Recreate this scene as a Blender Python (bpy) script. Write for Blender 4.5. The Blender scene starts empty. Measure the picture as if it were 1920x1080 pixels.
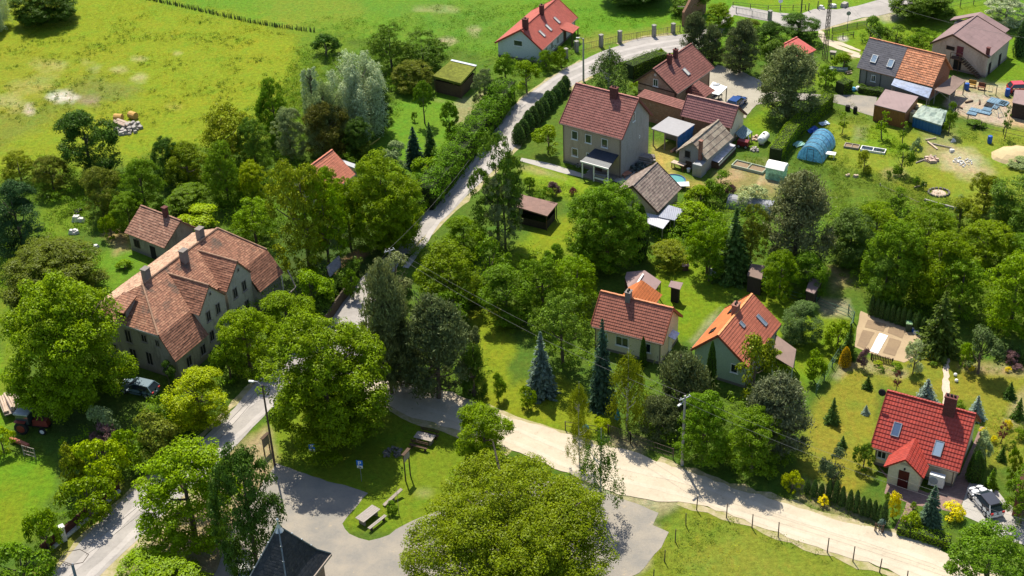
import bpy, math, random
import numpy as np
from mathutils import Vector, Matrix
random.seed(7)
S = bpy.context.scene
COL = S.collection
PI = math.pi
# ------------------------------------------------------------------ camera, light, exposure
CF, CT, CR, CH = 2700.0, math.radians(33), math.radians(-2.1), 92.0
cam = bpy.data.cameras.new('camera')
cam.sensor_width = 36; cam.lens = 36*CF/1920; cam.clip_start = 1; cam.clip_end = 6000
camo = bpy.data.objects.new('camera', cam); COL.objects.link(camo)
camo.matrix_world = (Matrix.Translation((0, 0, CH)) @ Matrix.Rotation(PI/2-CT, 4, 'X') @ Matrix.Rotation(CR, 4, 'Z'))
S.camera = camo
SUN_EL, SUN_AZ = math.radians(59), math.radians(-14)      # azimuth from +Y, clockwise positive
sd = Vector((math.sin(SUN_AZ)*math.cos(SUN_EL), math.cos(SUN_AZ)*math.cos(SUN_EL), math.sin(SUN_EL)))
sl = bpy.data.lights.new('sun', 'SUN'); sl.energy = 4.9; sl.angle = math.radians(0.5); sl.color = (1, .94, .80)
so = bpy.data.objects.new('sun', sl); COL.objects.link(so)
so.rotation_euler = sd.to_track_quat('Z', 'Y').to_euler(); so.location = (0, 150, 120)
wd = bpy.data.worlds.new('World'); S.world = wd; wd.use_nodes = True
wn = wd.node_tree; bg = wn.nodes['Background']
sky = wn.nodes.new('ShaderNodeTexSky'); sky.sky_type = 'NISHITA'; sky.sun_disc = False
sky.sun_elevation = SUN_EL; sky.sun_rotation = SUN_AZ
wn.links.new(sky.outputs[0], bg.inputs[0]); bg.inputs[1].default_value = 0.12
S.view_settings.view_transform = 'Standard'; S.view_settings.look = 'None'
S.view_settings.exposure = 0.56; S.view_settings.gamma = 1
S.render.engine = 'CYCLES'
S.cycles.max_bounces = 5; S.cycles.diffuse_bounces = 3; S.cycles.transmission_bounces = 3; S.cycles.transparent_max_bounces = 4
# ------------------------------------------------------------------ pixel <-> world
def P(px, py, z=0.0):
    X, Y = px-960, py-540
    x = X*math.cos(CR)+Y*math.sin(CR); y = -X*math.sin(CR)+Y*math.cos(CR)
    d = (x/CF, math.cos(CT)-y/CF*math.sin(CT), -math.sin(CT)-y/CF*math.cos(CT))
    t = (z-CH)/d[2]
    return Vector((d[0]*t, d[1]*t, z))
def Qn(A):                                              # numpy (n,3) -> pixels
    v = A-np.array([0, 0, CH]); fy, fz = math.cos(CT), -math.sin(CT)
    zz = v[:, 1]*fy+v[:, 2]*fz; yy = -(v[:, 1]*math.sin(CT)+v[:, 2]*math.cos(CT))
    zz = np.where(zz < 1, 1, zz)
    x = CF*v[:, 0]/zz; y = CF*yy/zz
    return 960+x*math.cos(CR)-y*math.sin(CR), 540+x*math.sin(CR)+y*math.cos(CR)
def Q(p):
    a, b = Qn(np.array([[p[0], p[1], p[2]]], float)); return a[0], b[0]
def depth(p): return p[1]*math.cos(CT)-(p[2]-CH)*math.sin(CT)
def hgt(bx, by, ty):                                    # height of an upright thing with this base and this top row
    g = P(bx, by); lo, hi = 0.0, 40.0
    for _ in range(40):
        m = (lo+hi)/2
        if Q((g.x, g.y, m))[1] > ty: lo = m
        else: hi = m
    return lo
def elev(py): return CT+math.atan((py-540)/CF)
# ------------------------------------------------------------------ object helpers
def tag(o, label=None, cat=None, group=None, kind=None):
    if label: o['label'] = label
    if cat: o['category'] = cat
    if group: o['group'] = group
    if kind: o['kind'] = kind
    return o
def empty(name, loc=(0, 0, 0), rz=0.0, label=None, cat=None, group=None):
    o = bpy.data.objects.new(name, None); COL.objects.link(o); o.empty_display_size = .3
    o.location = loc; o.rotation_euler = (0, 0, rz)
    return tag(o, label, cat, group)
class MB:
    def __init__(s): s.v = []; s.f = []; s.uv = []; s.sm = []
    def face(s, pts, uv=None, smooth=False):
        pts = [Vector(p) for p in pts]; b = len(s.v); s.v += pts; s.f.append(list(range(b, b+len(pts)))); s.sm.append(smooth)
        if uv is None:
            n = Vector((0, 0, 0))
            for i in range(len(pts)): n += (pts[i]-pts[0]).cross(pts[(i+1) % len(pts)]-pts[0])
            if n.length < 1e-9: n = Vector((0, 0, 1))
            n.normalize()
            if abs(n.z) > .97: tx, ty = Vector((1, 0, 0)), Vector((0, 1, 0))
            else:
                tx = Vector((0, 0, 1)).cross(n).normalized(); ty = n.cross(tx)
            uv = [(p.dot(tx), p.dot(ty)) for p in pts]
        s.uv += uv
    def box(s, c, d, rz=0.0, taper=1.0):
        cx, cy, cz = c; x, y, z = d[0]/2, d[1]/2, d[2]/2; ca, sa = math.cos(rz), math.sin(rz)
        def q(a, b, e):
            k = taper if e > 0 else 1
            a *= k; b *= k
            return Vector((cx+a*ca-b*sa, cy+a*sa+b*ca, cz+e))
        s.hexa([q(-x, -y, -z), q(x, -y, -z), q(x, y, -z), q(-x, y, -z), q(-x, -y, z), q(x, -y, z), q(x, y, z), q(-x, y, z)])
    def hexa(s, p):
        for f in ((3, 2, 1, 0), (4, 5, 6, 7), (0, 1, 5, 4), (1, 2, 6, 5), (2, 3, 7, 6), (3, 0, 4, 7)): s.face([p[i] for i in f])
    def obox(s, c, ex, ey, ez, sx, sy, sz):
        c, ex, ey, ez = Vector(c), Vector(ex)*sx/2, Vector(ey)*sy/2, Vector(ez)*sz/2
        s.hexa([c-ex-ey-ez, c+ex-ey-ez, c+ex+ey-ez, c-ex+ey-ez, c-ex-ey+ez, c+ex-ey+ez, c+ex+ey+ez, c-ex+ey+ez])
    def beam(s, a, b, w, h=None):
        a, b = Vector(a), Vector(b); d = b-a; L = d.length
        if L < 1e-6: return
        d.normalize(); up = Vector((0, 0, 1)) if abs(d.z) < .95 else Vector((1, 0, 0))
        y = up.cross(d).normalized(); z = d.cross(y)
        s.obox((a+b)/2, d, y, z, L, w, h or w)
    def tube(s, pts, rad, n=6, cap=True):
        pts = [Vector(p) for p in pts]
        if not hasattr(rad, '__len__'): rad = [rad]*len(pts)
        rings = []
        for i, p in enumerate(pts):
            d = (pts[min(i+1, len(pts)-1)]-pts[max(i-1, 0)]).normalized()
            up = Vector((0, 0, 1)) if abs(d.z) < .9 else Vector((1, 0, 0))
            x = up.cross(d).normalized(); y = d.cross(x)
            rings.append([p+(x*math.cos(2*PI*k/n)+y*math.sin(2*PI*k/n))*rad[i] for k in range(n)])
        for i in range(len(rings)-1):
            for k in range(n): s.face([rings[i][k], rings[i][(k+1) % n], rings[i+1][(k+1) % n], rings[i+1][k]], smooth=True)
        if cap: s.face(rings[0][::-1]); s.face(rings[-1])
    def lathe(s, c, prof, n=12):                          # prof: (r, z)
        c = Vector(c); R = [[c+Vector((r*math.cos(2*PI*k/n), r*math.sin(2*PI*k/n), z)) for k in range(n)] for r, z in prof]
        for i in range(len(R)-1):
            for k in range(n): s.face([R[i][k], R[i][(k+1) % n], R[i+1][(k+1) % n], R[i+1][k]], smooth=True)
        s.face(R[-1]); s.face(R[0][::-1])
    def prism(s, poly, z0, z1):
        s.face([(x, y, z1) for x, y in poly]); s.face([(x, y, z0) for x, y in poly][::-1])
        for i in range(len(poly)):
            a, b = poly[i], poly[(i+1) % len(poly)]
            s.face([(a[0], a[1], z0), (b[0], b[1], z0), (b[0], b[1], z1), (a[0], a[1], z1)])
    def build(s, name, mat, parent=None, loc=None, rz=None, bevel=0):
        me = bpy.data.meshes.new(name); me.from_pydata([tuple(v) for v in s.v], [], s.f)
        u = me.uv_layers.new(name='UVMap'); u.data.foreach_set('uv', np.array(s.uv, 'f').ravel())
        me.polygons.foreach_set('use_smooth', s.sm)
        me.materials.append(mat); me.update()
        o = bpy.data.objects.new(name, me); COL.objects.link(o)
        if parent: o.parent = parent
        if loc is not None: o.location = loc
        if rz is not None: o.rotation_euler = (0, 0, rz)
        if bevel:
            m = o.modifiers.new('bevel', 'BEVEL'); m.width = bevel; m.segments = 2; m.limit_method = 'ANGLE'
        return o
def np_mesh(name, V, F4, mat, uv=None):                  # V (n,3), F4 (m,4)
    me = bpy.data.meshes.new(name); m = len(F4)
    me.vertices.add(len(V)); me.vertices.foreach_set('co', V.astype('f').ravel())
    me.loops.add(m*4); me.loops.foreach_set('vertex_index', F4.astype('i').ravel())
    me.polygons.add(m); me.polygons.foreach_set('loop_start', np.arange(0, m*4, 4, dtype='i'))
    try: me.polygons.foreach_set('loop_total', np.full(m, 4, 'i'))
    except Exception: pass
    me.update(calc_edges=True); me.validate()
    if mat: me.materials.append(mat)
    return me
# ------------------------------------------------------------------ materials
class NT:
    def __init__(s, name):
        s.m = bpy.data.materials.new(name); s.m.use_nodes = True; s.t = s.m.node_tree; s.n = s.t.nodes; s.l = s.t.links
        s.n.clear(); s.out = s.n.new('ShaderNodeOutputMaterial')
    def node(s, ty, ins=None, **kw):
        n = s.n.new('ShaderNode'+ty)
        for k, v in kw.items(): setattr(n, k, v)
        for k, v in (ins or {}).items():
            if hasattr(v, 'node'): s.l.new(v, n.inputs[k])
            else: n.inputs[k].default_value = v
        return n
    def math(s, op, a, b=0.0, c=0.0): return s.node('Math', {0: a, 1: b, 2: c}, operation=op).outputs[0]
    def mix(s, f, a, b, mode='MIX'):
        n = s.n.new('ShaderNodeMix'); n.data_type = 'RGBA'; n.blend_type = mode
        for i, v in ((0, f), (6, a), (7, b)):
            if hasattr(v, 'node'): s.l.new(v, n.inputs[i])
            else: n.inputs[i].default_value = v if i == 0 else ((*v, 1) if len(v) == 3 else v)
        return n.outputs[2]
    def noise(s, vec, sc, det=4, rough=.6): return s.node('TexNoise', {'Vector': vec, 'Scale': sc, 'Detail': det, 'Roughness': rough}).outputs[0]
    def ramp(s, f, a, b): return s.node('MapRange', {0: f, 1: a, 2: b}).outputs[0]
    def coord(s, k='Object'): return s.node('TexCoord').outputs[k]
    def bump(s, h, st=.5, d=.05): return s.node('Bump', {'Height': h, 'Strength': st, 'Distance': d}).outputs[0]
    def bsdf(s, col, rough=.8, bump=None, metal=0.0, spec=.3, **kw):
        b = s.node('BsdfPrincipled')
        for k, v in (('Base Color', col), ('Roughness', rough), ('Metallic', metal), ('Specular IOR Level', spec), *kw.items()):
            if hasattr(v, 'node'): s.l.new(v, b.inputs[k])
            else: b.inputs[k].default_value = (*v, 1) if hasattr(v, '__len__') and len(v) == 3 else v
        if bump is not None: s.l.new(bump, b.inputs['Normal'])
        s.l.new(b.outputs[0], s.out.inputs[0]); return s.m
_mc = {}
def M_plain(name, c, rough=.7, var=.25, sc=3, metal=0.0, bump=.2, spec=.3, dirt=None):
    if name in _mc: return _mc[name]
    t = NT(name); co = t.coord(); n1 = t.noise(co, sc, 5, .65); n2 = t.noise(co, sc*.23, 3)
    c0 = [x*(1-var) for x in c]; c1 = [min(1, x*(1+var)) for x in c]
    col = t.mix(t.ramp(n1, .3, .7), c0, c1)
    col = t.mix(t.ramp(n2, .45, .75), col, dirt or [x*(1-var*.8) for x in c])
    _mc[name] = t.bsdf(col, rough, t.bump(n1, bump, .03), metal, spec); return _mc[name]
def M_tile(name, c, course=.34, colw=.25, var=.3, worn=None, wornf=.5, rough=.75, wave=.5, moss=None, mossf=.62):
    if name in _mc: return _mc[name]
    t = NT(name); uv = t.coord('UV'); sep = t.node('SeparateXYZ', {0: uv})
    fu = t.math('FLOOR', t.math('DIVIDE', sep.outputs[0], colw)); fv = t.math('FLOOR', t.math('DIVIDE', sep.outputs[1], course))
    w = t.node('TexWhiteNoise', {'Vector': t.node('CombineXYZ', {0: fu, 1: fv}).outputs[0]}, noise_dimensions='3D').outputs[0]
    co = t.coord(); big = t.noise(co, .55, 5, .7); mid = t.noise(co, 2.5, 4, .7)
    c0 = [x*(1-var) for x in c]; c1 = [min(1, x*(1+var)) for x in c]
    col = t.mix(w, c0, c1)
    if worn: col = t.mix(t.math('MULTIPLY', t.ramp(mid, wornf-.08, wornf+.12), t.ramp(w, .1, .6)), col, worn)
    col = t.mix(t.ramp(big, .5, .75), col, [x*.72 for x in c])
    sk = t.noise(t.node('Mapping', {0: uv, 3: (2.6, .22, 1)}).outputs[0], 1.0, 6, .75); col = t.mix(t.math('MULTIPLY', t.ramp(sk, .5, .72), .5), col, [x*.6+.02 for x in c]); col = t.mix(t.math('MULTIPLY', t.ramp(t.noise(co, 4.5, 6, .85), .6, .7), .35), col, (.22, .20, .15))
    if moss: col = t.mix(t.ramp(big, mossf, mossf+.12), col, moss)
    s = t.math('SINE', t.math('MULTIPLY', sep.outputs[0], 2*PI/colw))
    h = t.math('ADD', t.math('MULTIPLY', s, .5*wave), t.math('MULTIPLY', w, .25))
    _mc[name] = t.bsdf(col, rough, t.bump(h, .9, .05), 0, .3); return _mc[name]
def M_wall(name, c, stain=(.16, .13, .1), amt=.5, sc=1.2, rough=.9):
    if name in _mc: return _mc[name]
    t = NT(name); co = t.coord(); z = t.node('SeparateXYZ', {0: co}).outputs[2]
    st = t.node('Mapping', {0: co, 3: (1, 1, .25)}).outputs[0]
    n1 = t.noise(st, sc, 6, .7); n2 = t.noise(co, sc*5, 4, .7)
    col = t.mix(t.ramp(n2, .3, .7), [x*.85 for x in c], [min(1, x*1.1) for x in c])
    col = t.mix(t.math('MULTIPLY', t.ramp(n1, .5, .72), amt), col, stain)
    low = t.math('MULTIPLY', t.ramp(t.math('ADD', z, t.math('MULTIPLY', n1, 1.2)), 1.5, .5), amt*.8)
    col = t.mix(low, col, stain)
    _mc[name] = t.bsdf(col, rough, t.bump(n2, .4, .03), 0, .2); return _mc[name]
def M_brick(name, c, mortar, patch=None, pf=.55):
    if name in _mc: return _mc[name]
    t = NT(name); uv = t.coord('UV'); co = t.coord()
    br = t.node('TexBrick', {'Vector': uv, 'Scale': 1.0, 'Mortar Size': .012, 'Brick Width': .27, 'Row Height': .09,
                             'Color1': (*[x*.7 for x in c], 1), 'Color2': (*[min(1, x*1.35) for x in c], 1), 'Mortar': (*mortar, 1)})
    n = t.noise(co, 1.0, 5, .7); n2 = t.noise(co, 7, 3)
    col = t.mix(t.ramp(n2, .3, .8), br.outputs[0], [x*.75 for x in c])
    if patch: col = t.mix(t.ramp(n, pf, pf+.1), col, patch)
    _mc[name] = t.bsdf(col, .9, t.bump(br.outputs[1], -.3, .02), 0, .2); return _mc[name]
def M_sheet(name, c, pitch=.3, rough=.45, metal=.0, var=.15, rust=None, rf=.6):
    if name in _mc: return _mc[name]
    t = NT(name); uv = t.coord('UV'); co = t.coord(); x = t.node('SeparateXYZ', {0: uv}).outputs[0]
    s = t.math('SINE', t.math('MULTIPLY', x, 2*PI/pitch)); n = t.noise(co, 1.3, 5, .7)
    col = t.mix(t.ramp(n, .3, .7), [v*(1-var) for v in c], [min(1, v*(1+var)) for v in c])
    if rust: col = t.mix(t.ramp(t.noise(co, 2.2, 6, .75), rf, rf+.12), col, rust)
    _mc[name] = t.bsdf(col, rough, t.bump(s, .7, .04), metal, .4); return _mc[name]
def M_glass(name='glass', c=(.02, .03, .04)):
    if name in _mc: return _mc[name]
    t = NT(name); _mc[name] = t.bsdf(c, .06, None, 0, .8); return _mc[name]
def M_paint(name, c, rough=.28):
    if name in _mc: return _mc[name]
    t = NT(name); n = t.noise(t.coord(), 6, 4); col = t.mix(t.ramp(n, .3, .7), [x*.9 for x in c], c)
    _mc[name] = t.bsdf(col, rough, None, 0, .5, **{'Coat Weight': .6, 'Coat Roughness': .08}); return _mc[name]
def M_leaf(name, trans=.38, yell=.35, gloss=.04, var=.45):
    if name in _mc: return _mc[name]
    t = NT(name); oi = t.node('ObjectInfo'); g = t.node('NewGeometry'); r = g.outputs['Random Per Island']
    co = t.coord(); n = t.noise(co, .55, 3, .6)
    base = oi.outputs['Color']
    k = t.math('ADD', 1-var, t.math('MULTIPLY', r, 2*var)); kk = t.math('MULTIPLY', k, t.math('ADD', .72, t.math('MULTIPLY', n, .56)))
    c = t.mix(1.0, base, t.node('CombineXYZ', {0: kk, 1: kk, 2: kk}).outputs[0], 'MULTIPLY')
    hs = t.node('HueSaturation', {'Hue': t.math('ADD', .487, t.math('MULTIPLY', t.noise(co, .9, 2), .03)), 'Saturation': 1.05, 'Value': 1.0, 'Color': c}).outputs[0]
    c2 = t.mix(1.0, hs, (1.25, 1.12, .35), 'MULTIPLY'); c2 = t.mix(yell, hs, c2)
    d = t.node('BsdfDiffuse', {0: hs}); tr = t.node('BsdfTranslucent', {0: c2})
    m = t.node('MixShader', {0: trans, 1: d.outputs[0], 2: tr.outputs[0]})
    gl = t.node('BsdfGlossy', {'Roughness': .45, 'Color': (1, 1, 1, 1)})
    m2 = t.node('MixShader', {0: gloss, 1: m.outputs[0], 2: gl.outputs[0]})
    t.l.new(m2.outputs[0], t.out.inputs[0]); _mc[name] = t.m; return t.m
# ------------------------------------------------------------------ ground
rs = np.random.RandomState(3)
_lat = rs.rand(256, 256)
def vnoise(x, y, sc):
    x = x/sc; y = y/sc; xi = np.floor(x).astype(int); yi = np.floor(y).astype(int); fx = x-xi; fy = y-yi
    fx = fx*fx*(3-2*fx); fy = fy*fy*(3-2*fy); g = lambda a, b: _lat[a % 256, b % 256]
    return (g(xi, yi)*(1-fx)+g(xi+1, yi)*fx)*(1-fy)+(g(xi, yi+1)*(1-fx)+g(xi+1, yi+1)*fx)*fy
def fbm(x, y, sc, o=4):
    r = 0; a = .5
    for i in range(o): r = r+a*vnoise(x+37*i, y+91*i, sc/2**i); a *= .5
    return r/(1-.5**o)
def sdist(px, py, poly):                                 # signed distance to polygon, inside negative
    n = len(poly); ins = np.zeros(px.shape, bool); d = np.full(px.shape, 1e9)
    for i in range(n):
        x0, y0 = poly[i]; x1, y1 = poly[(i+1) % n]
        ex, ey = x1-x0, y1-y0; wx, wy = px-x0, py-y0
        t = np.clip((wx*ex+wy*ey)/(ex*ex+ey*ey+1e-9), 0, 1)
        d = np.minimum(d, (wx-ex*t)**2+(wy-ey*t)**2)
        c = ((y0 > py) != (y1 > py)) & (px < (x1-x0)*(py-y0)/((y1-y0) if y1 != y0 else 1e-9)+x0)
        ins ^= c
    d = np.sqrt(d); return np.where(ins, -d, d)
def axis(a, b, st, lo, hi):
    m = list(np.arange(a, b, st)); l = [a]; s = st
    while l[-1] > lo: s *= 1.35; l.append(l[-1]-s)
    h = [m[-1]]; s = st
    while h[-1] < hi: s *= 1.35; h.append(h[-1]+s)
    return np.array(l[:0:-1]+m+h[1:])
gx = axis(-100, 100, .4, -1800, 1800); gy = axis(78, 262, .4, -200, 3200)
GX, GY = np.meshgrid(gx, gy); fxx = GX.ravel(); fyy = GY.ravel()
px_, py_ = Qn(np.stack([fxx, fyy, 0*fxx], 1))
C_LAWN = (.135, .205, .012); C_MEAD = (.195, .245, .012); C_WILD = (.085, .145, .016); C_DRY = (.26, .23, .035); C_SAND = (.45, .36, .22)
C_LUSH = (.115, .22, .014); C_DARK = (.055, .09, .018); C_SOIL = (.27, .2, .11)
tint = np.tile(np.array(C_WILD), (len(fxx), 1))
nz = fbm(fxx, fyy, 5.0)-.5; nz2 = fbm(fxx+500, fyy, 1.4)-.5
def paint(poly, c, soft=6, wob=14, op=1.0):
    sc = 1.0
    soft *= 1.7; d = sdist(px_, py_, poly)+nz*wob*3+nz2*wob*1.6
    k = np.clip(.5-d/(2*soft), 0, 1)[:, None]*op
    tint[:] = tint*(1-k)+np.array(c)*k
def ell(cx, cy, rx, ry, n=14): return [(cx+rx*math.cos(2*PI*i/n), cy+ry*math.sin(2*PI*i/n)) for i in range(n)]
GP = [
 ([(-900, -900), (2800, -900), (2800, 60), (1900, 30), (1300, 110), (960, 130), (830, 90), (560, 60), (0, 30), (-900, 60)], C_LUSH, 10, 20, 1),
 ([(-900, -200), (200, -60), (290, 0), (430, 25), (560, 60), (590, 110), (560, 190), (500, 250), (420, 290), (250, 300), (0, 330), (-900, 420)], C_MEAD, 10, 16, 1),
 ([(560, 60), (640, 50), (650, 100), (600, 120), (560, 220), (520, 250), (545, 150)], (.12, .19, .012), 10, 14, .8),
 ([(640, 0), (940, 0), (960, 60), (900, 95), (760, 60)], (.10, .20, .02), 14, 20, .7),
 ([(480, -20), (640, -20), (680, 40), (520, 50)], (.17, .22, .02), 14, 20, .7),
 ([(-200, 120), (60, 90), (240, 120), (240, 190), (60, 260), (-200, 300)], (.22, .235, .02), 20, 20, .6),
 ([(0, 215), (95, 190), (170, 150), (255, 165), (200, 185), (90, 225), (0, 270)], (.14, .18, .03), 8, 12, .6),
 ([(130, 160), (180, 140), (200, 150), (260, 165), (180, 195), (120, 200)], (.17, .19, .04), 5, 8, .5),
 (ell(120, 183, 27, 9), (.55, .5, .4), 4, 6, 1), (ell(56, 204, 9, 8), (.5, .42, .3), 3, 5, .9), (ell(165, 190, 18, 6), (.28, .2, .14), 4, 6, .8),
 (ell(90, 120, 30, 6), (.38, .34, .12), 6, 8, .6), (ell(165, 117, 12, 3), (.4, .36, .16), 4, 6, .6), (ell(262, 111, 16, 6), (.42, .38, .18), 4, 6, .8),
 (ell(222, 131, 14, 4), (.42, .38, .18), 4, 6, .7), (ell(333, 100, 8, 3), (.42, .38, .18), 3, 4, .7), (ell(176, 128, 12, 5), (.36, .36, .2), 4, 6, .6),
 (ell(260, 146, 14, 5), (.4, .38, .18), 4, 6, .6), (ell(325, 200, 12, 4), (.36, .34, .1), 4, 6, .5), (ell(10, 195, 30, 8), (.4, .38, .2), 8, 8, .6), (ell(60, 160, 40, 10), (.33, .3, .1), 8, 12, .5),
 (ell(836, 77, 12, 4), C_SAND, 4, 5, .9), (ell(888, 55, 12, 5), C_SAND, 4, 5, .8), (ell(820, 20, 40, 3), C_SAND, 4, 6, .4), (ell(1095, 15, 20, 3), (.2, .22, .05), 6, 6, .5),
 ([(800, 110), (950, 110), (1040, 70), (1100, 100), (1060, 130), (1000, 180), (900, 180)], (.09, .16, .015), 8, 14, .8),
 # garden behind the hedge
 ([(690, 290), (745, 190), (800, 165), (900, 165), (915, 185), (880, 250), (800, 310), (740, 330)], C_LUSH, 6, 8, 1),
 ([(855, 190), (905, 175), (900, 215), (870, 235), (850, 240)], (.3, .26, .13), 4, 8, .8),
 (ell(905, 190, 10, 8), (.4, .33, .2), 4, 5, .8), ([(800, 180), (860, 195), (880, 205), (810, 188)], (.3, .28, .12), 3, 4, .7),
 # left gardens
 ([(80, 360), (150, 330), (170, 430), (110, 470), (70, 450)], (.12, .19, .012), 6, 12, 1), ([(180, 560), (180, 480), (240, 440), (300, 480), (200, 550)], C_LUSH, 6, 10, 1),
 ([(195, 440), (215, 432), (242, 436), (242, 468), (215, 475)], (.33, .25, .1), 4, 5, 1),
 ([(-200, 660), (30, 660), (30, 780), (0, 830), (100, 870), (110, 920), (60, 1000), (0, 1040), (-200, 1100)], (.13, .235, .01), 6, 10, 1),
 ([(0, 540), (30, 540), (40, 700), (0, 760)], (.14, .2, .012), 6, 8, .9),
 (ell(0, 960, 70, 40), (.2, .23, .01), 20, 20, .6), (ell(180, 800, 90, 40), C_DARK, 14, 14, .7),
 # around the manor and under the tall trees
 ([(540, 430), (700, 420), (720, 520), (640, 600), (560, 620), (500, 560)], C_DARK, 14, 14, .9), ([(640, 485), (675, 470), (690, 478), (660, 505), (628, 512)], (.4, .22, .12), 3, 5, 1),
 # picnic green and roadsides
 ([(430, 880), (480, 800), (600, 720), (705, 760), (860, 815), (900, 850), (1000, 900), (760, 1000), (650, 1000), (520, 870)], (.15, .215, .012), 5, 8, 1),
 (ell(795, 925, 12, 5), (.3, .3, .1), 4, 5, .6), ([(190, 1080), (250, 1010), (310, 950), (430, 850), (500, 800), (520, 880), (400, 1080)], (.38, .29, .16), 6, 8, .9),
 ([(60, 1080), (110, 1010), (200, 920), (240, 900), (250, 935), (100, 1080)], (.19, .2, .03), 4, 6, .9),
 # sandy verges of the dirt road
 ([(1080, 880), (1170, 915), (1300, 935), (1240, 965), (1170, 945), (1100, 920)], (.4, .35, .2), 8, 10, .8), ([(1130, 815), (1210, 830), (1200, 850), (1130, 840)], (.36, .3, .17), 6, 8, .8),
 ([(1225, 985), (1260, 1000), (1250, 1030), (1215, 1080), (1180, 1080), (1220, 1030)], (.42, .36, .22), 5, 7, 1),
 # bottom right meadow
 ([(1225, 1000), (1290, 940), (1330, 950), (1440, 990), (1560, 1040), (1700, 1095), (2400, 1380), (2400, 2600), (300, 2600), (900, 1300), (1215, 1060)], (.17, .22, .02), 5, 8, 1),
 ([(1360, 990), (1440, 1010), (1560, 1070), (1500, 1150), (1350, 1130), (1300, 1050)], (.21, .235, .03), 18, 24, .7),
 # gardens of the three red-roofed houses
 ([(880, 575), (930, 570), (960, 650), (960, 720), (1060, 700), (1150, 790), (1120, 830), (960, 790), (900, 760)], (.19, .235, .012), 6, 10, 1),
 ([(940, 480), (1000, 420), (1080, 400), (1090, 450), (1050, 500), (960, 520)], (.18, .24, .012), 6, 10, 1),
 ([(1210, 480), (1300, 490), (1420, 540), (1500, 560), (1560, 560), (1600, 600), (1590, 650), (1500, 740), (1460, 660), (1380, 560), (1300, 650), (1250, 640)], (.15, .225, .01), 6, 10, 1),
 ([(1330, 590), (1350, 578), (1345, 600), (1300, 650), (1290, 640)], (.42, .38, .22), 4, 5, .7),
 ([(1540, 740), (1590, 680), (1680, 670), (1780, 665), (1930, 690), (1930, 880), (1850, 880), (1840, 770), (1650, 720), (1640, 900), (1590, 930), (1500, 880), (1510, 800)], (.215, .215, .022), 6, 8, 1),
 (ell(1700, 690, 60, 14), (.2, .22, .02), 14, 12, .6), (ell(1560, 840, 40, 30), (.26, .23, .03), 16, 14, .6),
 ([(1560, 705), (1580, 685), (1640, 680), (1700, 700), (1690, 705), (1600, 690), (1570, 712)], (.4, .32, .18), 5, 6, .8),
 ([(1800, 680), (1870, 680), (1920, 685), (1920, 700), (1860, 705), (1800, 692)], (.36, .28, .16), 5, 6, .7),
 ([(1880, 790), (1905, 740), (1920, 730), (1930, 800), (1890, 800)], (.36, .31, .18), 5, 6, .6),
 ([(1490, 900), (1560, 915), (1640, 950), (1660, 980), (1600, 975), (1500, 935)], (.3, .26, .13), 4, 6, .8),
 ([(1550, 500), (1620, 500), (1610, 540), (1560, 545)], (.36, .3, .13), 6, 10, .9), ([(1530, 560), (1590, 565), (1595, 590), (1545, 590)], (.33, .28, .16), 4, 6, .9),
 # big lawn of the grey house and the yard
 ([(975, 320), (1000, 310), (1130, 345), (1160, 350), (1080, 380), (990, 350)], (.19, .27, .014), 4, 6, 1), ([(975, 308), (1010, 316), (1060, 335), (1010, 325), (975, 316)], (.33, .29, .14), 3, 4, .6),
 ([(1225, 275), (1260, 280), (1265, 330), (1310, 345), (1340, 350), (1310, 370), (1255, 340), (1225, 300)], (.33, .28, .07), 5, 8, 1), (ell(1245, 300, 12, 8), (.42, .33, .08), 5, 6, .8),
 ([(1335, 320), (1380, 300), (1420, 300), (1470, 310), (1460, 370), (1400, 370), (1350, 350)], (.25, .22, .08), 5, 7, .9),
 ([(1350, 325), (1385, 305), (1400, 335), (1345, 348)], (.37, .27, .14), 3, 4, .9), ([(1430, 330), (1470, 338), (1465, 350), (1425, 345)], (.37, .27, .14), 3, 4, .9), ([(1430, 318), (1440, 318), (1425, 350), (1414, 352)], (.45, .33, .18), 2, 3, 1),
 ([(1420, 150), (1560, 120), (1600, 150), (1560, 170), (1440, 150)], (.13, .21, .012), 6, 8, 1), ([(1400, 215), (1440, 200), (1450, 240), (1410, 270), (1395, 240)], (.14, .22, .01), 4, 6, 1),
 # kitchen gardens and yard on the right
 ([(1540, 225), (1640, 225), (1760, 250), (1930, 240), (1960, 420), (1830, 420), (1700, 370), (1600, 330), (1540, 300)], (.19, .235, .02), 8, 12, 1),
 ([(1610, 235), (1650, 232), (1700, 262), (1690, 290), (1610, 285), (1590, 262)], (.15, .24, .01), 5, 8, .9), ([(1600, 235), (1630, 234), (1622, 262), (1600, 264)], (.2, .22, .08), 3, 4, .8),
 ([(1730, 250), (1790, 255), (1790, 310), (1730, 300)], (.3, .26, .12), 8, 12, .7), (ell(1800, 300, 32, 12), (.46, .38, .22), 8, 12, .9), (ell(1830, 320, 26, 12), (.42, .33, .18), 8, 12, .8),
 (ell(1905, 287, 26, 12), (.62, .47, .2), 3, 4, 1), (ell(1680, 328, 22, 8), (.4, .28, .15), 6, 10, .7), (ell(1760, 400, 50, 8), (.2, .19, .04), 8, 12, .7), (ell(1735, 355, 45, 14), (.18, .21, .015), 8, 10, .8),
 ([(1830, 190), (1960, 180), (1960, 240), (1880, 235), (1800, 215)], (.46, .33, .18), 3, 5, 1), ([(1770, 195), (1790, 165), (1850, 178), (1900, 200), (1880, 235), (1830, 225)], (.42, .34, .24), 2, 3, 1),
 ([(1700, 150), (1820, 150), (1930, 160), (1930, 178), (1840, 172), (1780, 160)], (.42, .34, .19), 4, 6, 1), ([(1860, 60), (1930, 70), (1930, 150), (1850, 155)], (.13, .22, .01), 4, 6, 1),
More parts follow.
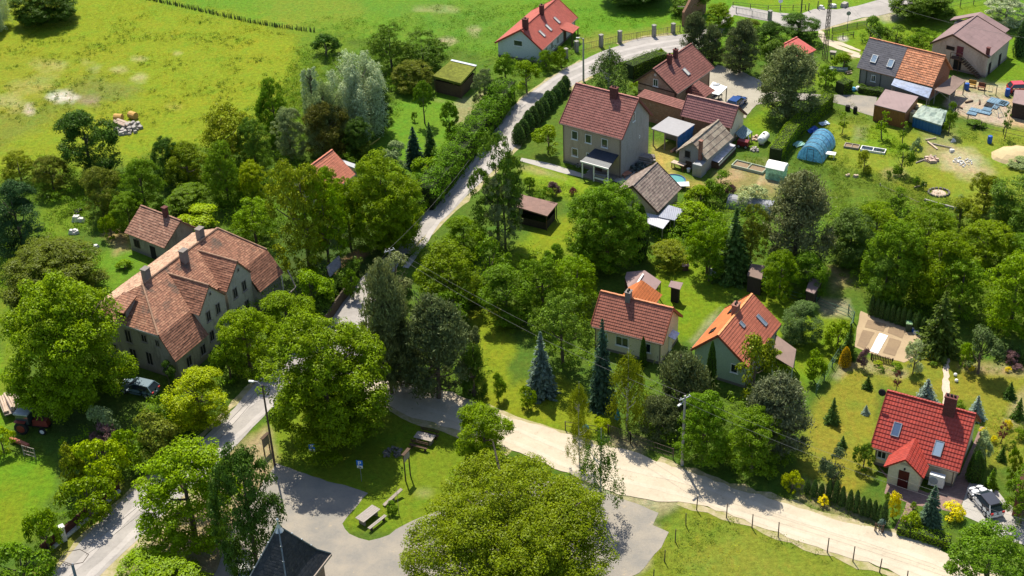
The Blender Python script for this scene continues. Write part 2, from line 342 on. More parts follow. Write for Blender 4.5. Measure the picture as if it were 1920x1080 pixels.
 ([(1640, 30), (1760, 15), (1850, 10), (1860, 40), (1760, 60), (1740, 120), (1610, 110), (1560, 80), (1540, 62), (1600, 48)], (.14, .22, .01), 5, 8, 1), ([(1640, 24), (1692, 22), (1700, 34), (1660, 36)], (.42, .36, .25), 4, 5, 1),
 ([(1380, -60), (1700, -60), (1680, -10), (1580, 12), (1470, 24), (1400, 8)], (.15, .24, .012), 5, 6, 1),
 (ell(1580, 73, 9, 4), (.5, .45, .38), 1.5, 1, 1), (ell(1598, 104, 12, 3), (.45, .35, .22), 2, 3, 1),
 ([(1000, 10), (1270, -30), (1400, -20), (1380, 20), (1280, 50), (1150, 70), (1085, 60)], (.10, .22, .012), 8, 12, .9),
 ([(1090, 70), (1270, 45), (1275, 66), (1160, 80), (1100, 90)], (.2, .22, .04), 4, 8, .8),
 # right thickets
 ([(1560, 320), (1700, 350), (1830, 400), (1960, 440), (1960, 640), (1640, 560), (1560, 480), (1540, 400)], (.11, .165, .015), 10, 14, 1),
]
for g_ in GP: paint(*g_)
e_hz = (fbm(fxx+90, fyy+10, 3.2)-.5)
H = np.where((np.abs(fxx) < 110) & (fyy < 275), 0.0, 0.0)
ny_, nx_ = GX.shape
idx = np.arange(nx_*ny_).reshape(ny_, nx_)
F4 = np.stack([idx[:-1, :-1].ravel(), idx[:-1, 1:].ravel(), idx[1:, 1:].ravel(), idx[1:, :-1].ravel()], 1)
t = NT('grass_ground'); co = t.coord(); at = t.node('Attribute', attribute_name='tint').outputs[0]
n0 = t.noise(co, 1.9, 7, .78); n1 = t.noise(co, .30, 7, .72); n2 = t.noise(co, 7.0, 5, .85); n3 = t.noise(co, .09, 4, .65); n4 = t.noise(t.node('Mapping', {0: co, 3: (1.6, .6, 1)}).outputs[0], .8, 5, .7)
k = t.math('MULTIPLY', t.ramp(n0, .2, .8), 1.1); k = t.math('ADD', .42, k); k = t.math('MULTIPLY', k, t.math('ADD', .4, t.math('MULTIPLY', n2, 1.2))); k = t.math('MULTIPLY', k, t.math('ADD', .72, t.math('MULTIPLY', n1, .56)))
c = t.mix(1.0, at, t.node('CombineXYZ', {0: k, 1: k, 2: k}).outputs[0], 'MULTIPLY')
c = t.mix(t.math('MULTIPLY', t.ramp(n1, .48, .66), .6), c, t.mix(1.0, c, (.52, .84, .9), 'MULTIPLY'))
c = t.mix(t.math('MULTIPLY', t.ramp(n4, .5, .68), .55), c, t.mix(1.0, c, (1.35, 1.0, 1.3), 'MULTIPLY'))
c = t.mix(t.math('MULTIPLY', t.ramp(n0, .60, .74), .5), c, t.mix(1.0, c, (.45, .7, .7), 'MULTIPLY'))
c = t.mix(t.math('MULTIPLY', t.ramp(n3, .5, .7), .5), c, t.mix(1.0, c, (1.28, 1.02, 1.0), 'MULTIPLY'))
b = t.bump(t.math('ADD', n0, t.math('MULTIPLY', n2, .5)), 1.0, .22)
m_ground = t.bsdf(c, .95, b, 0, .1)
V = np.stack([fxx, fyy, H], 1)
me = np_mesh('ground', V, F4, m_ground)
at_ = me.attributes.new('tint', 'FLOAT_COLOR', 'POINT')
at_.data.foreach_set('color', np.concatenate([tint, np.ones((len(tint), 1))], 1).astype('f').ravel())
me.polygons.foreach_set('use_smooth', np.ones(len(F4), bool))
ground = bpy.data.objects.new('ground', me); COL.objects.link(ground); tag(ground, kind='structure')
# ------------------------------------------------------------------ flat sheets: roads, yards, beds
def ragged(poly, step=1.2, amp=.12, seed=0, z=0.0, world=False):
    pts = [p if world else P(*p) for p in poly]; out = []; r = random.Random(seed)
    for i in range(len(pts)):
        a, b = Vector((pts[i][0], pts[i][1], 0)), Vector((pts[(i+1) % len(pts)][0], pts[(i+1) % len(pts)][1], 0)); d = b-a; L = d.length
        n = max(1, int(L/step)); nn = Vector((-d.y, d.x, 0)).normalized() if L > 0 else Vector((0, 0, 0))
        for k in range(n):
            o = 0 if k == 0 else r.uniform(-amp, amp)
            q = a+d*(k/n)+nn*o; out.append((q.x, q.y, z))
    return out
def sheet(name, poly, mat, z=.02, amp=.12, step=1.2, seed=0, kind='structure', world=False, **kw):
    import mathutils
    pts = ragged(poly, step, amp, seed, z, world)
    tri = mathutils.geometry.tessellate_polygon([[Vector(p) for p in pts]])
    mb = MB(); mb.v = [Vector(p) for p in pts]
    for f in tri:
        a, b2, c2 = [Vector(pts[i]) for i in f]
        f = list(f)
        if (b2-a).cross(c2-a).z < 0: f = f[::-1]
        mb.f.append(f); mb.sm.append(False); mb.uv += [(pts[i][0], pts[i][1]) for i in f]
    o = mb.build(name, mat); return tag(o, kind=kind, **kw)
def M_road(name, c, c2, sc=1.0, tr=None, rough=.9, bump=.3):
    if name in _mc: return _mc[name]
    t = NT(name); co = t.coord(); a = t.noise(co, .35*sc, 6, .7); b = t.noise(co, 5*sc, 5, .8); d = t.noise(co, 22, 3, .8)
    col = t.mix(t.ramp(a, .38, .68), c, c2)
    kk = t.math('ADD', .72, t.math('ADD', t.math('MULTIPLY', b, .3), t.math('MULTIPLY', d, .3)))
    col = t.mix(t.math('MULTIPLY', t.ramp(t.noise(co, 1.4*sc, 7, .85), .55, .68), .3), col, [x*.6 for x in c2]); col = t.mix(1.0, col, t.node('CombineXYZ', {0: kk, 1: kk, 2: kk}).outputs[0], 'MULTIPLY')
    if tr: col = t.mix(t.ramp(t.noise(co, .8, 5, .8), .62, .7), col, tr)
    _mc[name] = t.bsdf(col, rough, t.bump(b, bump, .04), 0, .15); return _mc[name]
m_asph = M_road('asphalt', (.35, .32, .295), (.26, .24, .225), bump=.1)
m_dirt = M_road('sandy_gravel', (.49, .415, .315), (.41, .345, .26), tr=(.30, .27, .19))
m_grav = M_road('grey_gravel', (.215, .20, .18), (.31, .27, .22), tr=(.38, .31, .22), bump=.6)
m_yard = M_road('yard_gravel', (.34, .31, .25), (.28, .25, .20), bump=.6)
sheet('road', [(-230, 1420), (99, 1080), (150, 1017), (190, 975), (250, 920), (310, 875), (382, 822), (440, 765), (480, 717), (560, 648), (621, 593), (637, 562), (655, 545), (690, 510), (742, 465), (780, 428), (802, 397), (840, 350), (870, 318), (895, 285), (930, 240), (958, 205), (985, 180), (1030, 149), (1065, 126), (1092, 114), (1125, 98), (1160, 86), (1185, 76), (1210, 70), (1267, 66), (1300, 62),
      (1310, 92), (1275, 97), (1240, 102), (1165, 116), (1110, 142), (1082, 155), (1065, 167), (1035, 193), (997, 243), (967, 275), (925, 320), (877, 365), (845, 400), (807, 432), (762, 475), (725, 530), (700, 570), (690, 620), (720, 695), (700, 745), (620, 735), (540, 740), (505, 770), (427, 852), (370, 905), (275, 995), (187, 1080), (-90, 1420)], m_asph, .03, .05, 1.5)
sheet('road', [(1300, 62), (1350, 45), (1373, 10), (1413, 16), (1459, 24), (1500, 27), (1527, 17), (1569, 18), (1608, 11), (1643, 1), (1740, -40), (1780, -40), (1720, 6), (1690, 20), (1647, 30), (1617, 33), (1581, 43), (1555, 51), (1534, 58), (1500, 60), (1440, 40), (1376, 28), (1345, 75), (1310, 92)], m_asph, .035, .06, 1.5, 2)
sheet('gravel_road', [(690, 680), (717, 698), (780, 715), (860, 742), (905, 762), (960, 786), (1040, 806), (1120, 835), (1180, 845), (1230, 866), (1290, 884), (1340, 903), (1440, 935), (1515, 957), (1580, 979), (1647, 993), (1700, 1008), (1762, 1032), (1790, 1046), (2300, 1250), (2300, 1340), (1690, 1082), (1665, 1067), (1590, 1046), (1515, 1021), (1440, 994), (1410, 984), (1360, 960), (1310, 947), (1272, 941), (1232, 941), (1160, 928), (1080, 895), (960, 845), (880, 812), (840, 802), (760, 778), (705, 752), (660, 745)], m_dirt, .05, .22, .8, 3)
sheet('parking_area', [(517, 868), (545, 878), (600, 897), (690, 925), (664, 955), (642, 982), (655, 1001), (692, 1014), (730, 1003), (757, 985), (840, 950), (960, 900), (1080, 905), (1162, 934), (1235, 962), (1224, 985), (1254, 998), (1240, 1027), (1208, 1065), (1150, 1110), (700, 1160), (430, 1160), (400, 1080), (430, 1000), (475, 930)], m_grav, .025, .14, .8, 4)
sheet('driveway', [(1325, 138), (1345, 122), (1380, 130), (1425, 150), (1440, 175), (1410, 205), (1398, 222), (1360, 212), (1330, 190), (1310, 165)], m_yard, .034, .1, 1, 5)
sheet('driveway', [(1400, 178), (1450, 172), (1552, 178), (1600, 178), (1645, 182), (1637, 218), (1605, 208), (1585, 198), (1555, 190), (1470, 188), (1400, 200)], m_grav, .02, .1, 1, 6)
def strip(name, line, w, mat, z, off=0.0, seed=0, kind='structure', wv=.25):
    pts = [P(*q) for q in line]; R = random.Random(seed); fine = []
    for a, b in zip(pts, pts[1:]):
        k = max(1, int((b-a).length/1.2)); fine += [a.lerp(b, i/k) for i in range(k)]
    fine.append(pts[-1])
    for _ in range(6): fine = [fine[0]]+[(fine[i-1]+fine[i]*2+fine[i+1])/4 for i in range(1, len(fine)-1)]+[fine[-1]]
    mb = MB(); prev = None
    for i, p in enumerate(fine):
        d = (fine[min(i+1, len(fine)-1)]-fine[max(i-1, 0)]).normalized(); n = Vector((-d.y, d.x, 0)); e = w*(1+R.uniform(-wv, wv)); m = p+n*(off+R.uniform(-.06, .06)); l, r = m+n*e/2, m-n*e/2; l.z = r.z = z
        if prev: mb.face([prev[1], r, l, prev[0]], [(prev[1].x, prev[1].y), (r.x, r.y), (l.x, l.y), (prev[0].x, prev[0].y)])
        prev = (l, r)
    o = mb.build(name, mat); tag(o, kind=kind)
m_rut = M_road('compacted_sand', (.51, .44, .345), (.43, .365, .28), bump=.15); m_wear = M_road('worn_asphalt', (.41, .375, .35), (.34, .31, .29), bump=.08); m_verge = M_road('verge_dirt', (.40, .33, .21), (.22, .22, .06), sc=2.5, bump=1)
CL = [(712, 728), (790, 748), (870, 780), (960, 815), (1040, 850), (1110, 882), (1190, 893), (1260, 910), (1330, 928), (1400, 955), (1480, 983), (1560, 1008), (1640, 1033), (1720, 1056), (1800, 1088), (2200, 1260)]
for k_, (o_, w_) in enumerate(((-.95, .6), (.95, .65))): strip('road_rut', CL, w_, m_rut, .058+.004*k_, o_, k_)
AL = [(-120, 1360), (120, 1100), (200, 1030), (262, 965), (345, 893), (430, 810), (505, 745)]; A2 = [(745, 500), (775, 460), (800, 420), (850, 365), (885, 325), (925, 275), (965, 225), (1010, 180), (1050, 148), (1100, 126), (1165, 100), (1225, 86), (1290, 78)]
for ln in (AL, A2):
    for k_, o_ in enumerate((-1.1, .9)): strip('worn_lane', ln, .7, m_wear, .040+.004*k_, o_, k_+5)
for k_, (ln, o_, w_) in enumerate((([(99, 1080), (150, 1017), (250, 920), (382, 822), (480, 717)], .25, .7), ([(187, 1080), (275, 995), (370, 905), (427, 852)], -.6, 1.6), ([(742, 465), (802, 397), (870, 318), (930, 240), (985, 180), (1030, 149), (1092, 114)], .2, .7), ([(762, 475), (845, 400), (925, 320), (967, 275), (1035, 193), (1082, 155), (1110, 142)], -.2, .8), ([(1160, 84), (1210, 69), (1267, 65)], .3, 1.0), ([(1534, 57), (1581, 43), (1647, 30)], -.2, .8))): strip('verge', ln, w_, m_verge, .018, o_, k_+9, wv=.5)
for k_, (ln, o_, w_) in enumerate((([(905, 764), (960, 788), (1040, 808), (1120, 837)], .2, 1.0), ([(1230, 868), (1340, 905), (1515, 959), (1647, 995), (1762, 1034)], .2, 1.2), ([(1272, 941), (1360, 960), (1440, 994), (1590, 1046), (1690, 1082)], -.2, 1.0), ([(705, 752), (760, 778), (840, 802), (960, 845)], -.2, 1.0))): strip('verge', ln, w_, m_verge, .022, o_, k_+19, wv=.6)
for j, pl in enumerate(([(1535, 56), (1545, 60), (1550, 75), (1572, 85), (1612, 100), (1610, 104), (1570, 92), (1545, 82), (1534, 68)], [(1552, 74), (1580, 80), (1614, 94), (1613, 97), (1578, 86), (1552, 79)], [(1600, 101), (1614, 103), (1612, 109), (1592, 105)])):
    sheet('track', pl, m_dirt, .02+.004*j, .08, .8, 7+j)
m_pave = M_brick('brick_paving', (.26, .16, .14), (.2, .16, .13)); m_conc = M_road('concrete', (.38, .355, .33), (.32, .30, .27), bump=.1)
sheet('pavement', [(1642, 868), (1665, 900), (1658, 925), (1700, 942), (1694, 960), (1670, 1003), (1687, 1008), (1704, 963), (1720, 948), (1796, 962), (1818, 908), (1812, 880), (1845, 800), (1838, 800), (1800, 890), (1740, 925), (1662, 890)], m_pave, .02, .03, 1.5, 11)
sheet('driveway', [(1818, 905), (1866, 915), (1890, 945), (1990, 1010), (1990, 1040), (1882, 1012), (1847, 985), (1797, 963)], m_conc, .026, .03, 1.5, 12)
sheet('path', [(975, 302), (978, 296), (1030, 306), (1075, 320), (1110, 331), (1105, 336), (1060, 326), (1010, 312)], m_conc, .02, .03, 1, 13)
sheet('terrace', [(1100, 322), (1165, 345), (1175, 338), (1230, 300), (1222, 290), (1160, 332), (1110, 315)], m_conc, .024, .05, 1, 14)
m_flag = M_road('flagstones', (.56, .46, .36), (.44, .34, .26), sc=3, bump=.8)
sheet('path', [(1768, 672), (1780, 672), (1779, 700), (1780, 745), (1778, 760), (1768, 760), (1767, 720), (1769, 700)], m_flag, .02, .1, .5, 15)
m_soil = M_road('garden_soil', (.33, .24, .15), (.41, .31, .19), bump=.8); m_soil2 = M_road('dark_garden_soil', (.22, .155, .10), (.28, .2, .12), bump=1)
sheet('vegetable_plot', [(1614, 583), (1625, 588), (1700, 605), (1728, 625), (1722, 665), (1695, 680), (1630, 662), (1602, 650), (1606, 620)], m_soil, .02, .06, .6, 16)
for j, (pl, mm) in enumerate((([(1627, 600), (1662, 608), (1656, 622), (1621, 614)], m_soil2), ([(1668, 612), (1697, 622), (1692, 635), (1664, 624)], m_soil2), ([(1618, 619), (1640, 624), (1622, 655), (1606, 648)], m_soil2), ([(1668, 634), (1690, 640), (1678, 668), (1655, 662)], m_soil2))):
    sheet('garden_bed', pl, mm, .045, .04, .6, 20+j)
m_red = M_plain('pale_membrane', (.82, .8, .8), .5, .08)
o = sheet('fleece_sheet', [(1649, 625), (1665, 630), (1646, 664), (1631, 659)], m_red, .07, .02, .6, 30, kind=None); tag(o, 'white fleece strip laid over the middle bed of the fenced vegetable plot', 'garden fleece')
# ------------------------------------------------------------------ vegetation
m_leaf = M_leaf('leaves', .22, .3, .008, .36); m_needle = M_leaf('needles', .24, .3, .01, .32); m_flower = M_leaf('bright_leaves', .3, .1, .01, .25)
m_bark = M_plain('bark', (.13, .10, .075), .9, .35, 6, bump=.8); m_birch = M_plain('birch_bark', (.5, .48, .44), .8, .3, 5)
m_inner = M_plain('dark_core', (.022, .035, .008), 1, .3, 5)  # near-black green solid core under the leaf shell of hedges and thujas
def unit(v): return v/np.maximum(np.linalg.norm(v, axis=1, keepdims=True), 1e-9)
def leafquads(Pn, N, size, R, asp=.62, tang=None):
    n = len(Pn); N = unit(N)
    T = R.normal(size=(n, 3)) if tang is None else tang
    T = unit(T-N*np.sum(T*N, 1, keepdims=True)); B = np.cross(N, T)
    s = (size*(.7+.6*R.rand(n)))[:, None]
    V = np.stack([Pn+T*s*.5, Pn+B*s*.5*asp, Pn-T*s*.5, Pn-B*s*.5*asp], 1).reshape(-1, 3)
    F = np.arange(4*n).reshape(n, 4); return V, F
def merge(L):
    V = []; F = []; b = 0
    for v, f in L: V.append(v); F.append(f+b); b += len(v)
    return np.concatenate(V), np.concatenate(F)
def clumps(centers, radii, per, size, R, up=.5, flat=.8, asp=.62, fill=.3):
    out = []; k = len(centers)
    n = per*k; ci = np.repeat(np.arange(k), per)
    d = unit(R.normal(size=(n, 3))); d[:, 2] = np.where(d[:, 2] < -.25, -d[:, 2]*.6, d[:, 2]); d = unit(d)
    rr = radii[ci]*np.where(R.rand(n) < fill, R.rand(n)**.5, .82+.3*R.rand(n))
    Pn = centers[ci]+d*rr[:, None]*np.array([1, 1, flat]); Pn[:, 2] = np.maximum(Pn[:, 2], .04)
    N = d*1.15+R.normal(size=(n, 3))*.38+np.array([0, 0, up])
    return leafquads(Pn, N, np.full(n, size), R, asp)
def crown_pts(k, R, r, zb, zt, bias=.3, egg=0.0, inner=.15):
    bias *= .35
    u = unit(R.normal(size=(k, 3))); u[:, 2] = np.where(R.rand(k) < bias, np.abs(u[:, 2]), u[:, 2])
    q = np.where(R.rand(k) < inner, .35+.3*R.rand(k), .72+.2*R.rand(k))
    ul = u[:, 2] < -.05; u[:, 2] = np.where(ul, -np.abs(u[:, 2])**.6, u[:, 2]); q = np.where(ul & (q > .6), q*1.06, q)
    z = u[:, 2]*q; hz = np.maximum(1e-6, np.sqrt(u[:, 0]**2+u[:, 1]**2)); low = (u[:, 2] < .1); tgt = np.maximum(hz, (1-np.minimum(1, np.abs(u[:, 2]))**4)**.5*.95); u[:, 0] = np.where(low, u[:, 0]/hz*tgt, u[:, 0]); u[:, 1] = np.where(low, u[:, 1]/hz*tgt, u[:, 1])
    hb = (zt-zb)/2; zc = (zt+zb)/2
    f = 1-egg*z
    return np.stack([u[:, 0]*q*r*f, u[:, 1]*q*r*f, zc+z*hb], 1)
def trunk_mb(H, r, limbs, R, top=.75, spread=2.0, lean=.3):
    mb = MB(); pts = [(0, 0, -.1)]; x = y = 0
    for i in range(1, 6):
        x += R.uniform(-1, 1)*lean*.2; y += R.uniform(-1, 1)*lean*.2; pts.append((x, y, H*top*i/5))
    mb.tube(pts, [r, r*.85, r*.72, r*.58, r*.42, r*.2], 7)
    for i in range(limbs):
        h = H*R.uniform(.22, .6); a = R.uniform(0, 2*PI); L = spread*R.uniform(.6, 1)
        b = Vector((0, 0, h)); e = b+Vector((math.cos(a)*L, math.sin(a)*L, L*R.uniform(.5, 1.1))); m = (b+e)/2+Vector((0, 0, -.12*L))
        mb.tube([b, m, e], [r*.42, r*.28, r*.1], 5)
    return mb
ARCH = {}
def arch(name, V, F, tmb, R0, H0, c0, form='round', mat=None, tm=None):
    cm = np_mesh(name+'_crown', V, F, mat or m_leaf)
    to = None
    if tmb:
        ob = tmb.build('trunk', tm or m_bark); to = ob.data; bpy.data.objects.remove(ob)
    ARCH[name] = (cm, to, R0, H0, c0, form)
def mk_round(name, seed, R0, H0, c0, k, rc, per, size, inner=.15, bias=.35, egg=.12, up=.5, flat=.8, lob=0, mat=None, asp=.62, limbs=5, tm=None, fill=.25):
    R = np.random.RandomState(seed); r = random.Random(seed)
    C = crown_pts(k, R, R0-rc*.6, c0*H0+rc*.1, H0-rc*.5, bias, egg, inner)
    if lob:                                              # union of lobes: clumps sit on the outside of each lobe, leaving dark gaps between
        rl = R0*(.27 if lob > 50 else .40 if lob > 12 else .46); L = crown_pts(lob, R, R0-rl*.75, c0*H0+rl*.55, H0-rl*.85, bias, egg, .28 if lob > 50 else .05); L[0] = (R.uniform(-.1, .1)*R0, R.uniform(-.1, .1)*R0, H0-rl*.95)
        rls = rl*(.6+.8*R.rand(lob)); li = R.randint(0, lob, k); u = unit(R.normal(size=(k, 3))); cen = np.array([0, 0, (c0*H0+H0)*.5-.1*H0]); o = unit(L[li]-cen); u = unit(u+o*.75+np.array([0, 0, .25]))
        C = L[li]+u*(rls[li]*(.78+.2*R.rand(k)))[:, None]*np.array([1, 1, .85]); nin = int(k*inner); C[:nin] = crown_pts(nin, R, R0*.8, c0*H0+rc*.2, H0*.85, 0, egg, .5); C[:, 2] = np.clip(C[:, 2], rc*.4, H0-rc*.4)
        rd = np.hypot(C[:, 0], C[:, 1]); lim = (R0-rc*.5)*np.clip(1.02-.35*np.clip((H0*.28-C[:, 2])/(H0*.28), 0, 1), .5, 1); f_ = np.minimum(1, lim/np.maximum(rd, 1e-6)); C[:, 0] *= f_; C[:, 1] *= f_
    rad = rc*(.65+.7*R.rand(k))
    V, F = clumps(C, rad, per, size, R, up, flat, asp, fill)
    arch(name, V, F, trunk_mb(H0, R0*.055+.03, limbs, r, .75, R0*.7), R0, H0, c0, 'round', mat, tm)
mk_round('maple', 1, 5, 11, .0, 820, .55, 115, .175, lob=46, up=.7, inner=.26)
mk_round('maple2', 2, 5, 11, .0, 780, .57, 115, .175, lob=42, up=.7, inner=.26)
mk_round('chestnut', 3, 10, 16, .0, 2400, .70, 78, .19, lob=90, up=.55, inner=.2)
mk_round('leafy', 4, 3.5, 7.5, .0, 330, .5, 95, .17, lob=17, up=.55)
mk_round('leafy2', 5, 3.5, 7.5, .0, 320, .52, 95, .17, lob=14, up=.55)
mk_round('leafy3', 6, 3.5, 7.5, .0, 360, .44, 85, .16, lob=20, up=.5, inner=.25)
mk_round('loose', 7, 3, 7, .0, 230, .38, 70, .16, lob=13, up=.3, inner=.3, egg=.2)
mk_round('loose2', 8, 3, 7, .0, 220, .4, 70, .16, lob=10, up=.3, inner=.3)
mk_round('small', 9, 1.6, 3.4, .02, 75, .34, 80, .15, lob=5)
mk_round('small2', 10, 1.6, 3.4, .02, 55, .38, 80, .15, lob=4)
mk_round('ball', 11, 1.6, 4, .42, 70, .3, 90, .13, up=.4, limbs=4)
mk_round('bush', 12, 1.5, 2.2, .0, 55, .35, 80, .15, lob=5, limbs=3, bias=.6)
mk_round('bush2', 13, 1.5, 2.2, .0, 70, .28, 60, .14, lob=7, limbs=3, bias=.6)
mk_round('shrub', 14, .7, 1.1, .0, 26, .2, 60, .09, limbs=2, bias=.7, mat=m_flower)
mk_round('whip', 15, .8, 2.6, .15, 24, .2, 36, .13, limbs=4, inner=.4)
# silver poplar / willow : upright plumes
def plumes(name, seed, n, R0, H0, per, size, wmin=.7, wmax=1.1):
    R = np.random.RandomState(seed); L = []
    for i in range(n):
        a = R.rand()*2*PI; q = R0*.78*math.sqrt(R.rand()); x, y = q*math.cos(a), q*math.sin(a)
        h = H0*(1-.35*(q/R0)**2)*R.uniform(.8, 1); w = R.uniform(wmin, wmax)
        k = 22; z = np.linspace(.12*h, h*.96, k); rr = w*np.clip(1-(np.abs(z/h-.42)/.6)**2.6, .02, 1)**.5
        aa = R.rand(k)*2*PI
        C = np.stack([x+np.cos(aa)*rr*.35, y+np.sin(aa)*rr*.35, z], 1)
        L.append(clumps(C, np.maximum(.2, rr*.62), per, size, R, .2, 1.3, .4))
    V, F = merge(L); arch(name, V, F, trunk_mb(H0, .25, 8, random.Random(seed), .8, R0*.6), R0, H0, .02)
plumes('willow', 21, 30, 4, 9, 75, .19, .95, 1.35)
plumes('willow_slim', 22, 7, 1.4, 6, 60, .17, .5, .7)
def droop(name, seed, R0, H0, k, per, size):              # birch / larch: hanging sprays
    R = np.random.RandomState(seed); C = crown_pts(k, R, R0*.9, .1*H0, H0*.98, .4, .35, .35); L = []
    n = k*per; ci = np.repeat(np.arange(k), per); t = R.rand(n)
    off = R.normal(size=(n, 3))*np.array([.16, .16, .1]); off[:, 2] -= t*.9
    Pn = C[ci]+off*np.array([1, 1, 1]); Pn[:, 2] = np.maximum(Pn[:, 2], .1)
    N = R.normal(size=(n, 3))+np.array([0, 0, .3]); V, F = leafquads(Pn, N, np.full(n, size), R, .6)
    arch(name, V, F, trunk_mb(H0, .13, 9, random.Random(seed), .95, R0*.6), R0, H0, .06, 'round', m_leaf, m_birch)
droop('birch', 31, 2.4, 7.5, 150, 55, .16)
droop('larch', 32, 2.6, 8, 110, 50, .16)
# spruce: whorls of drooping boughs
def conifer(name, seed, R0, H0, tiers, per, size, dens=12, drop=.25, power=1.0, z0=.02, rag=.15, mat=None):
    R = np.random.RandomState(seed); Ps = []; Ns = []; Ts = []
    for i in range(tiers):
        f = i/(tiers-1); z = H0*(z0+(1-z0)*f); r = R0*(1-f)**power+.05
        nb = max(4, int(per*(r/R0)**.8))
        for b in range(nb):
            a = 2*PI*b/nb+R.rand()*.9; L = r*(1-rag+2*rag*R.rand()); m = max(3, int(dens*L/R0*1.2)+2)
            s = np.linspace(.15, 1, m); w = .34*np.sin(np.clip(s*2.9, 0, PI))*r*.55+.05
            for q in range(2):
                sd_ = (R.rand(m)-.5)*2*w; x = s*L
                zz = z-drop*L*s**1.5+.08*(R.rand(m)-.5)+.1*L*(s > .9)
                ca, sa = math.cos(a), math.sin(a)
                Ps.append(np.stack([x*ca-sd_*sa, x*sa+sd_*ca, zz], 1))
                nn = np.stack([np.full(m, .45*ca), np.full(m, .45*sa), np.full(m, .9)], 1)+R.normal(size=(m, 3))*.35; Ns.append(nn)
                Ts.append(np.tile([ca, sa, -.3], (m, 1))+R.normal(size=(m, 3))*.35)
    Pn = np.concatenate(Ps); Pn[:, 2] = np.maximum(Pn[:, 2], .05)
    V, F = leafquads(Pn, np.concatenate(Ns), np.full(len(Pn), size), R, .5, np.concatenate(Ts))
    mb = MB(); mb.tube([(0, 0, 0), (0, 0, H0*.5), (0, 0, H0*.97)], [R0*.07+.03, R0*.05, .02], 6)
    arch(name, V, F, mb, R0, H0, 0, 'cone', mat or m_needle)
conifer('spruce', 41, 1.8, 7.5, 30, 15, .36, 12)
conifer('spruce2', 42, 1.5, 7.5, 32, 14, .34, 11, .3, .8)
conifer('young_spruce', 43, .9, 2.0, 16, 13, .2, 8, .15)
conifer('wild_spruce', 44, 2.6, 7, 20, 13, .42, 14, .3, .85, rag=.3)
def column(name, seed, R0, H0, n, size, p=2.2, mat=None):
    R = np.random.RandomState(seed); f = R.rand(n)**.9; a = R.rand(n)*2*PI
    r = R0*(1-f**p)**.6*(.86+.2*R.rand(n)); r = np.where(f < .06, r*.8, r)
    Pn = np.stack([np.cos(a)*r, np.sin(a)*r, H0*(.02+.97*f)], 1)
    N = np.stack([np.cos(a), np.sin(a), .35+0*a], 1)+R.normal(size=(n, 3))*.4
    V, F = leafquads(Pn, N, np.full(n, size), R, .5, np.tile([0, 0, 1.], (n, 1))+R.normal(size=(n, 3))*.4)
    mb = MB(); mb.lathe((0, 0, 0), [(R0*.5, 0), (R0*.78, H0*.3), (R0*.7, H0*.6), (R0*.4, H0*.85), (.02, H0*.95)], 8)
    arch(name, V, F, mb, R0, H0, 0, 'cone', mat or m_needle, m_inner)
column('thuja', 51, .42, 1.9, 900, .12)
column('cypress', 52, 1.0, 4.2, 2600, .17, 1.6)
# scots pine: flat pads of needles on a visible trunk
def pine(name, seed, R0, H0, c0, k, per, size, tops=1):
    R = np.random.RandomState(seed); C = crown_pts(k, R, R0*.86, c0*H0, H0*.97, .35, .25, .3); rad = R0*.17*(.6+.8*R.rand(k))
    n = per*k; ci = np.repeat(np.arange(k), per); d = R.normal(size=(n, 3))*.55; d[:, 2] = d[:, 2]*.55
    Pn = C[ci]+d*rad[ci][:, None]; N = R.normal(size=(n, 3)); T = R.normal(size=(n, 3))*.6+np.array([0, 0, .9])+unit(d)*.6
    V, F = leafquads(Pn, N, np.full(n, size), R, .3, T)
    mb = trunk_mb(H0, .22, 4, random.Random(seed), .93, R0*.5, .5); r = random.Random(seed)
    for c in C[::3]:
        mb.tube([(0, 0, max(.4, c[2]-R0*.25)), (c[0]*.5, c[1]*.5, c[2]-R0*.18), tuple(c)], [.07, .05, .02], 4, False)
    arch(name, V, F, mb, R0, H0, c0, 'round', m_needle, m_bark)
pine('pine', 61, 3.2, 9, .03, 210, 120, .3)
pine('pine2', 62, 3.0, 9, .06, 180, 120, .3)
pine('mugo', 63, 2.2, 3.6, .0, 90, 110, .24)
VARI = {'maple': ['maple', 'maple2'], 'leafy': ['leafy', 'leafy2', 'leafy3'], 'loose': ['loose', 'loose2'], 'small': ['small', 'small2'], 'bush': ['bush', 'bush2'], 'pine': ['pine', 'pine2'], 'spruce': ['spruce', 'spruce2']}
CC = {'Y': (.165, .243, .012), 'G': (.125, .215, .014), 'g': (.175, .27, .013), 'D': (.068, .13, .016), 'd': (.11, .185, .02), 'O': (.20, .235, .016), 'o': (.155, .19, .022), 'S': (.42, .50, .28), 's': (.24, .31, .12), 'B': (.15, .20, .15), 'b': (.24, .33, .27),
      'P': (.18, .215, .08), 'p': (.13, .16, .06), 'X': (.72, .60, .01), 'x': (.38, .44, .02), 'R': (.14, .04, .035), 'V': (.18, .10, .10), 'A': (.55, .32, .02), 'L': (.28, .36, .014), 'N': (.172, .225, .013), 'W': (.38, .45, .2), 'T': (.08, .145, .03)}
_tc = [0]
def veg(name, arc, loc, rad, height, col, label, cat, group=None, crown='crown', rz=None):
    cm, tm, R0, H0, c0, form = ARCH[arc]
    rt = empty(name, loc, (loc[0]*3.7+loc[1]*1.3) % (2*PI) if rz is None else rz, label, cat, group); rt.scale = (rad/R0, rad/R0, height/H0)
    c = bpy.data.objects.new(crown, cm); COL.objects.link(c); c.parent = rt
    v = .88+.24*((loc[0]*7.1+loc[1]*3.3) % 1); c.color = (col[0]*v*(.94+.12*((loc[0]*2.3) % 1)), col[1]*v, col[2]*v, 1)
    if tm and height > .9:
        q = bpy.data.objects.new('trunk' if height > 2.2 else 'stem', tm); COL.objects.link(q); q.parent = rt
    return rt
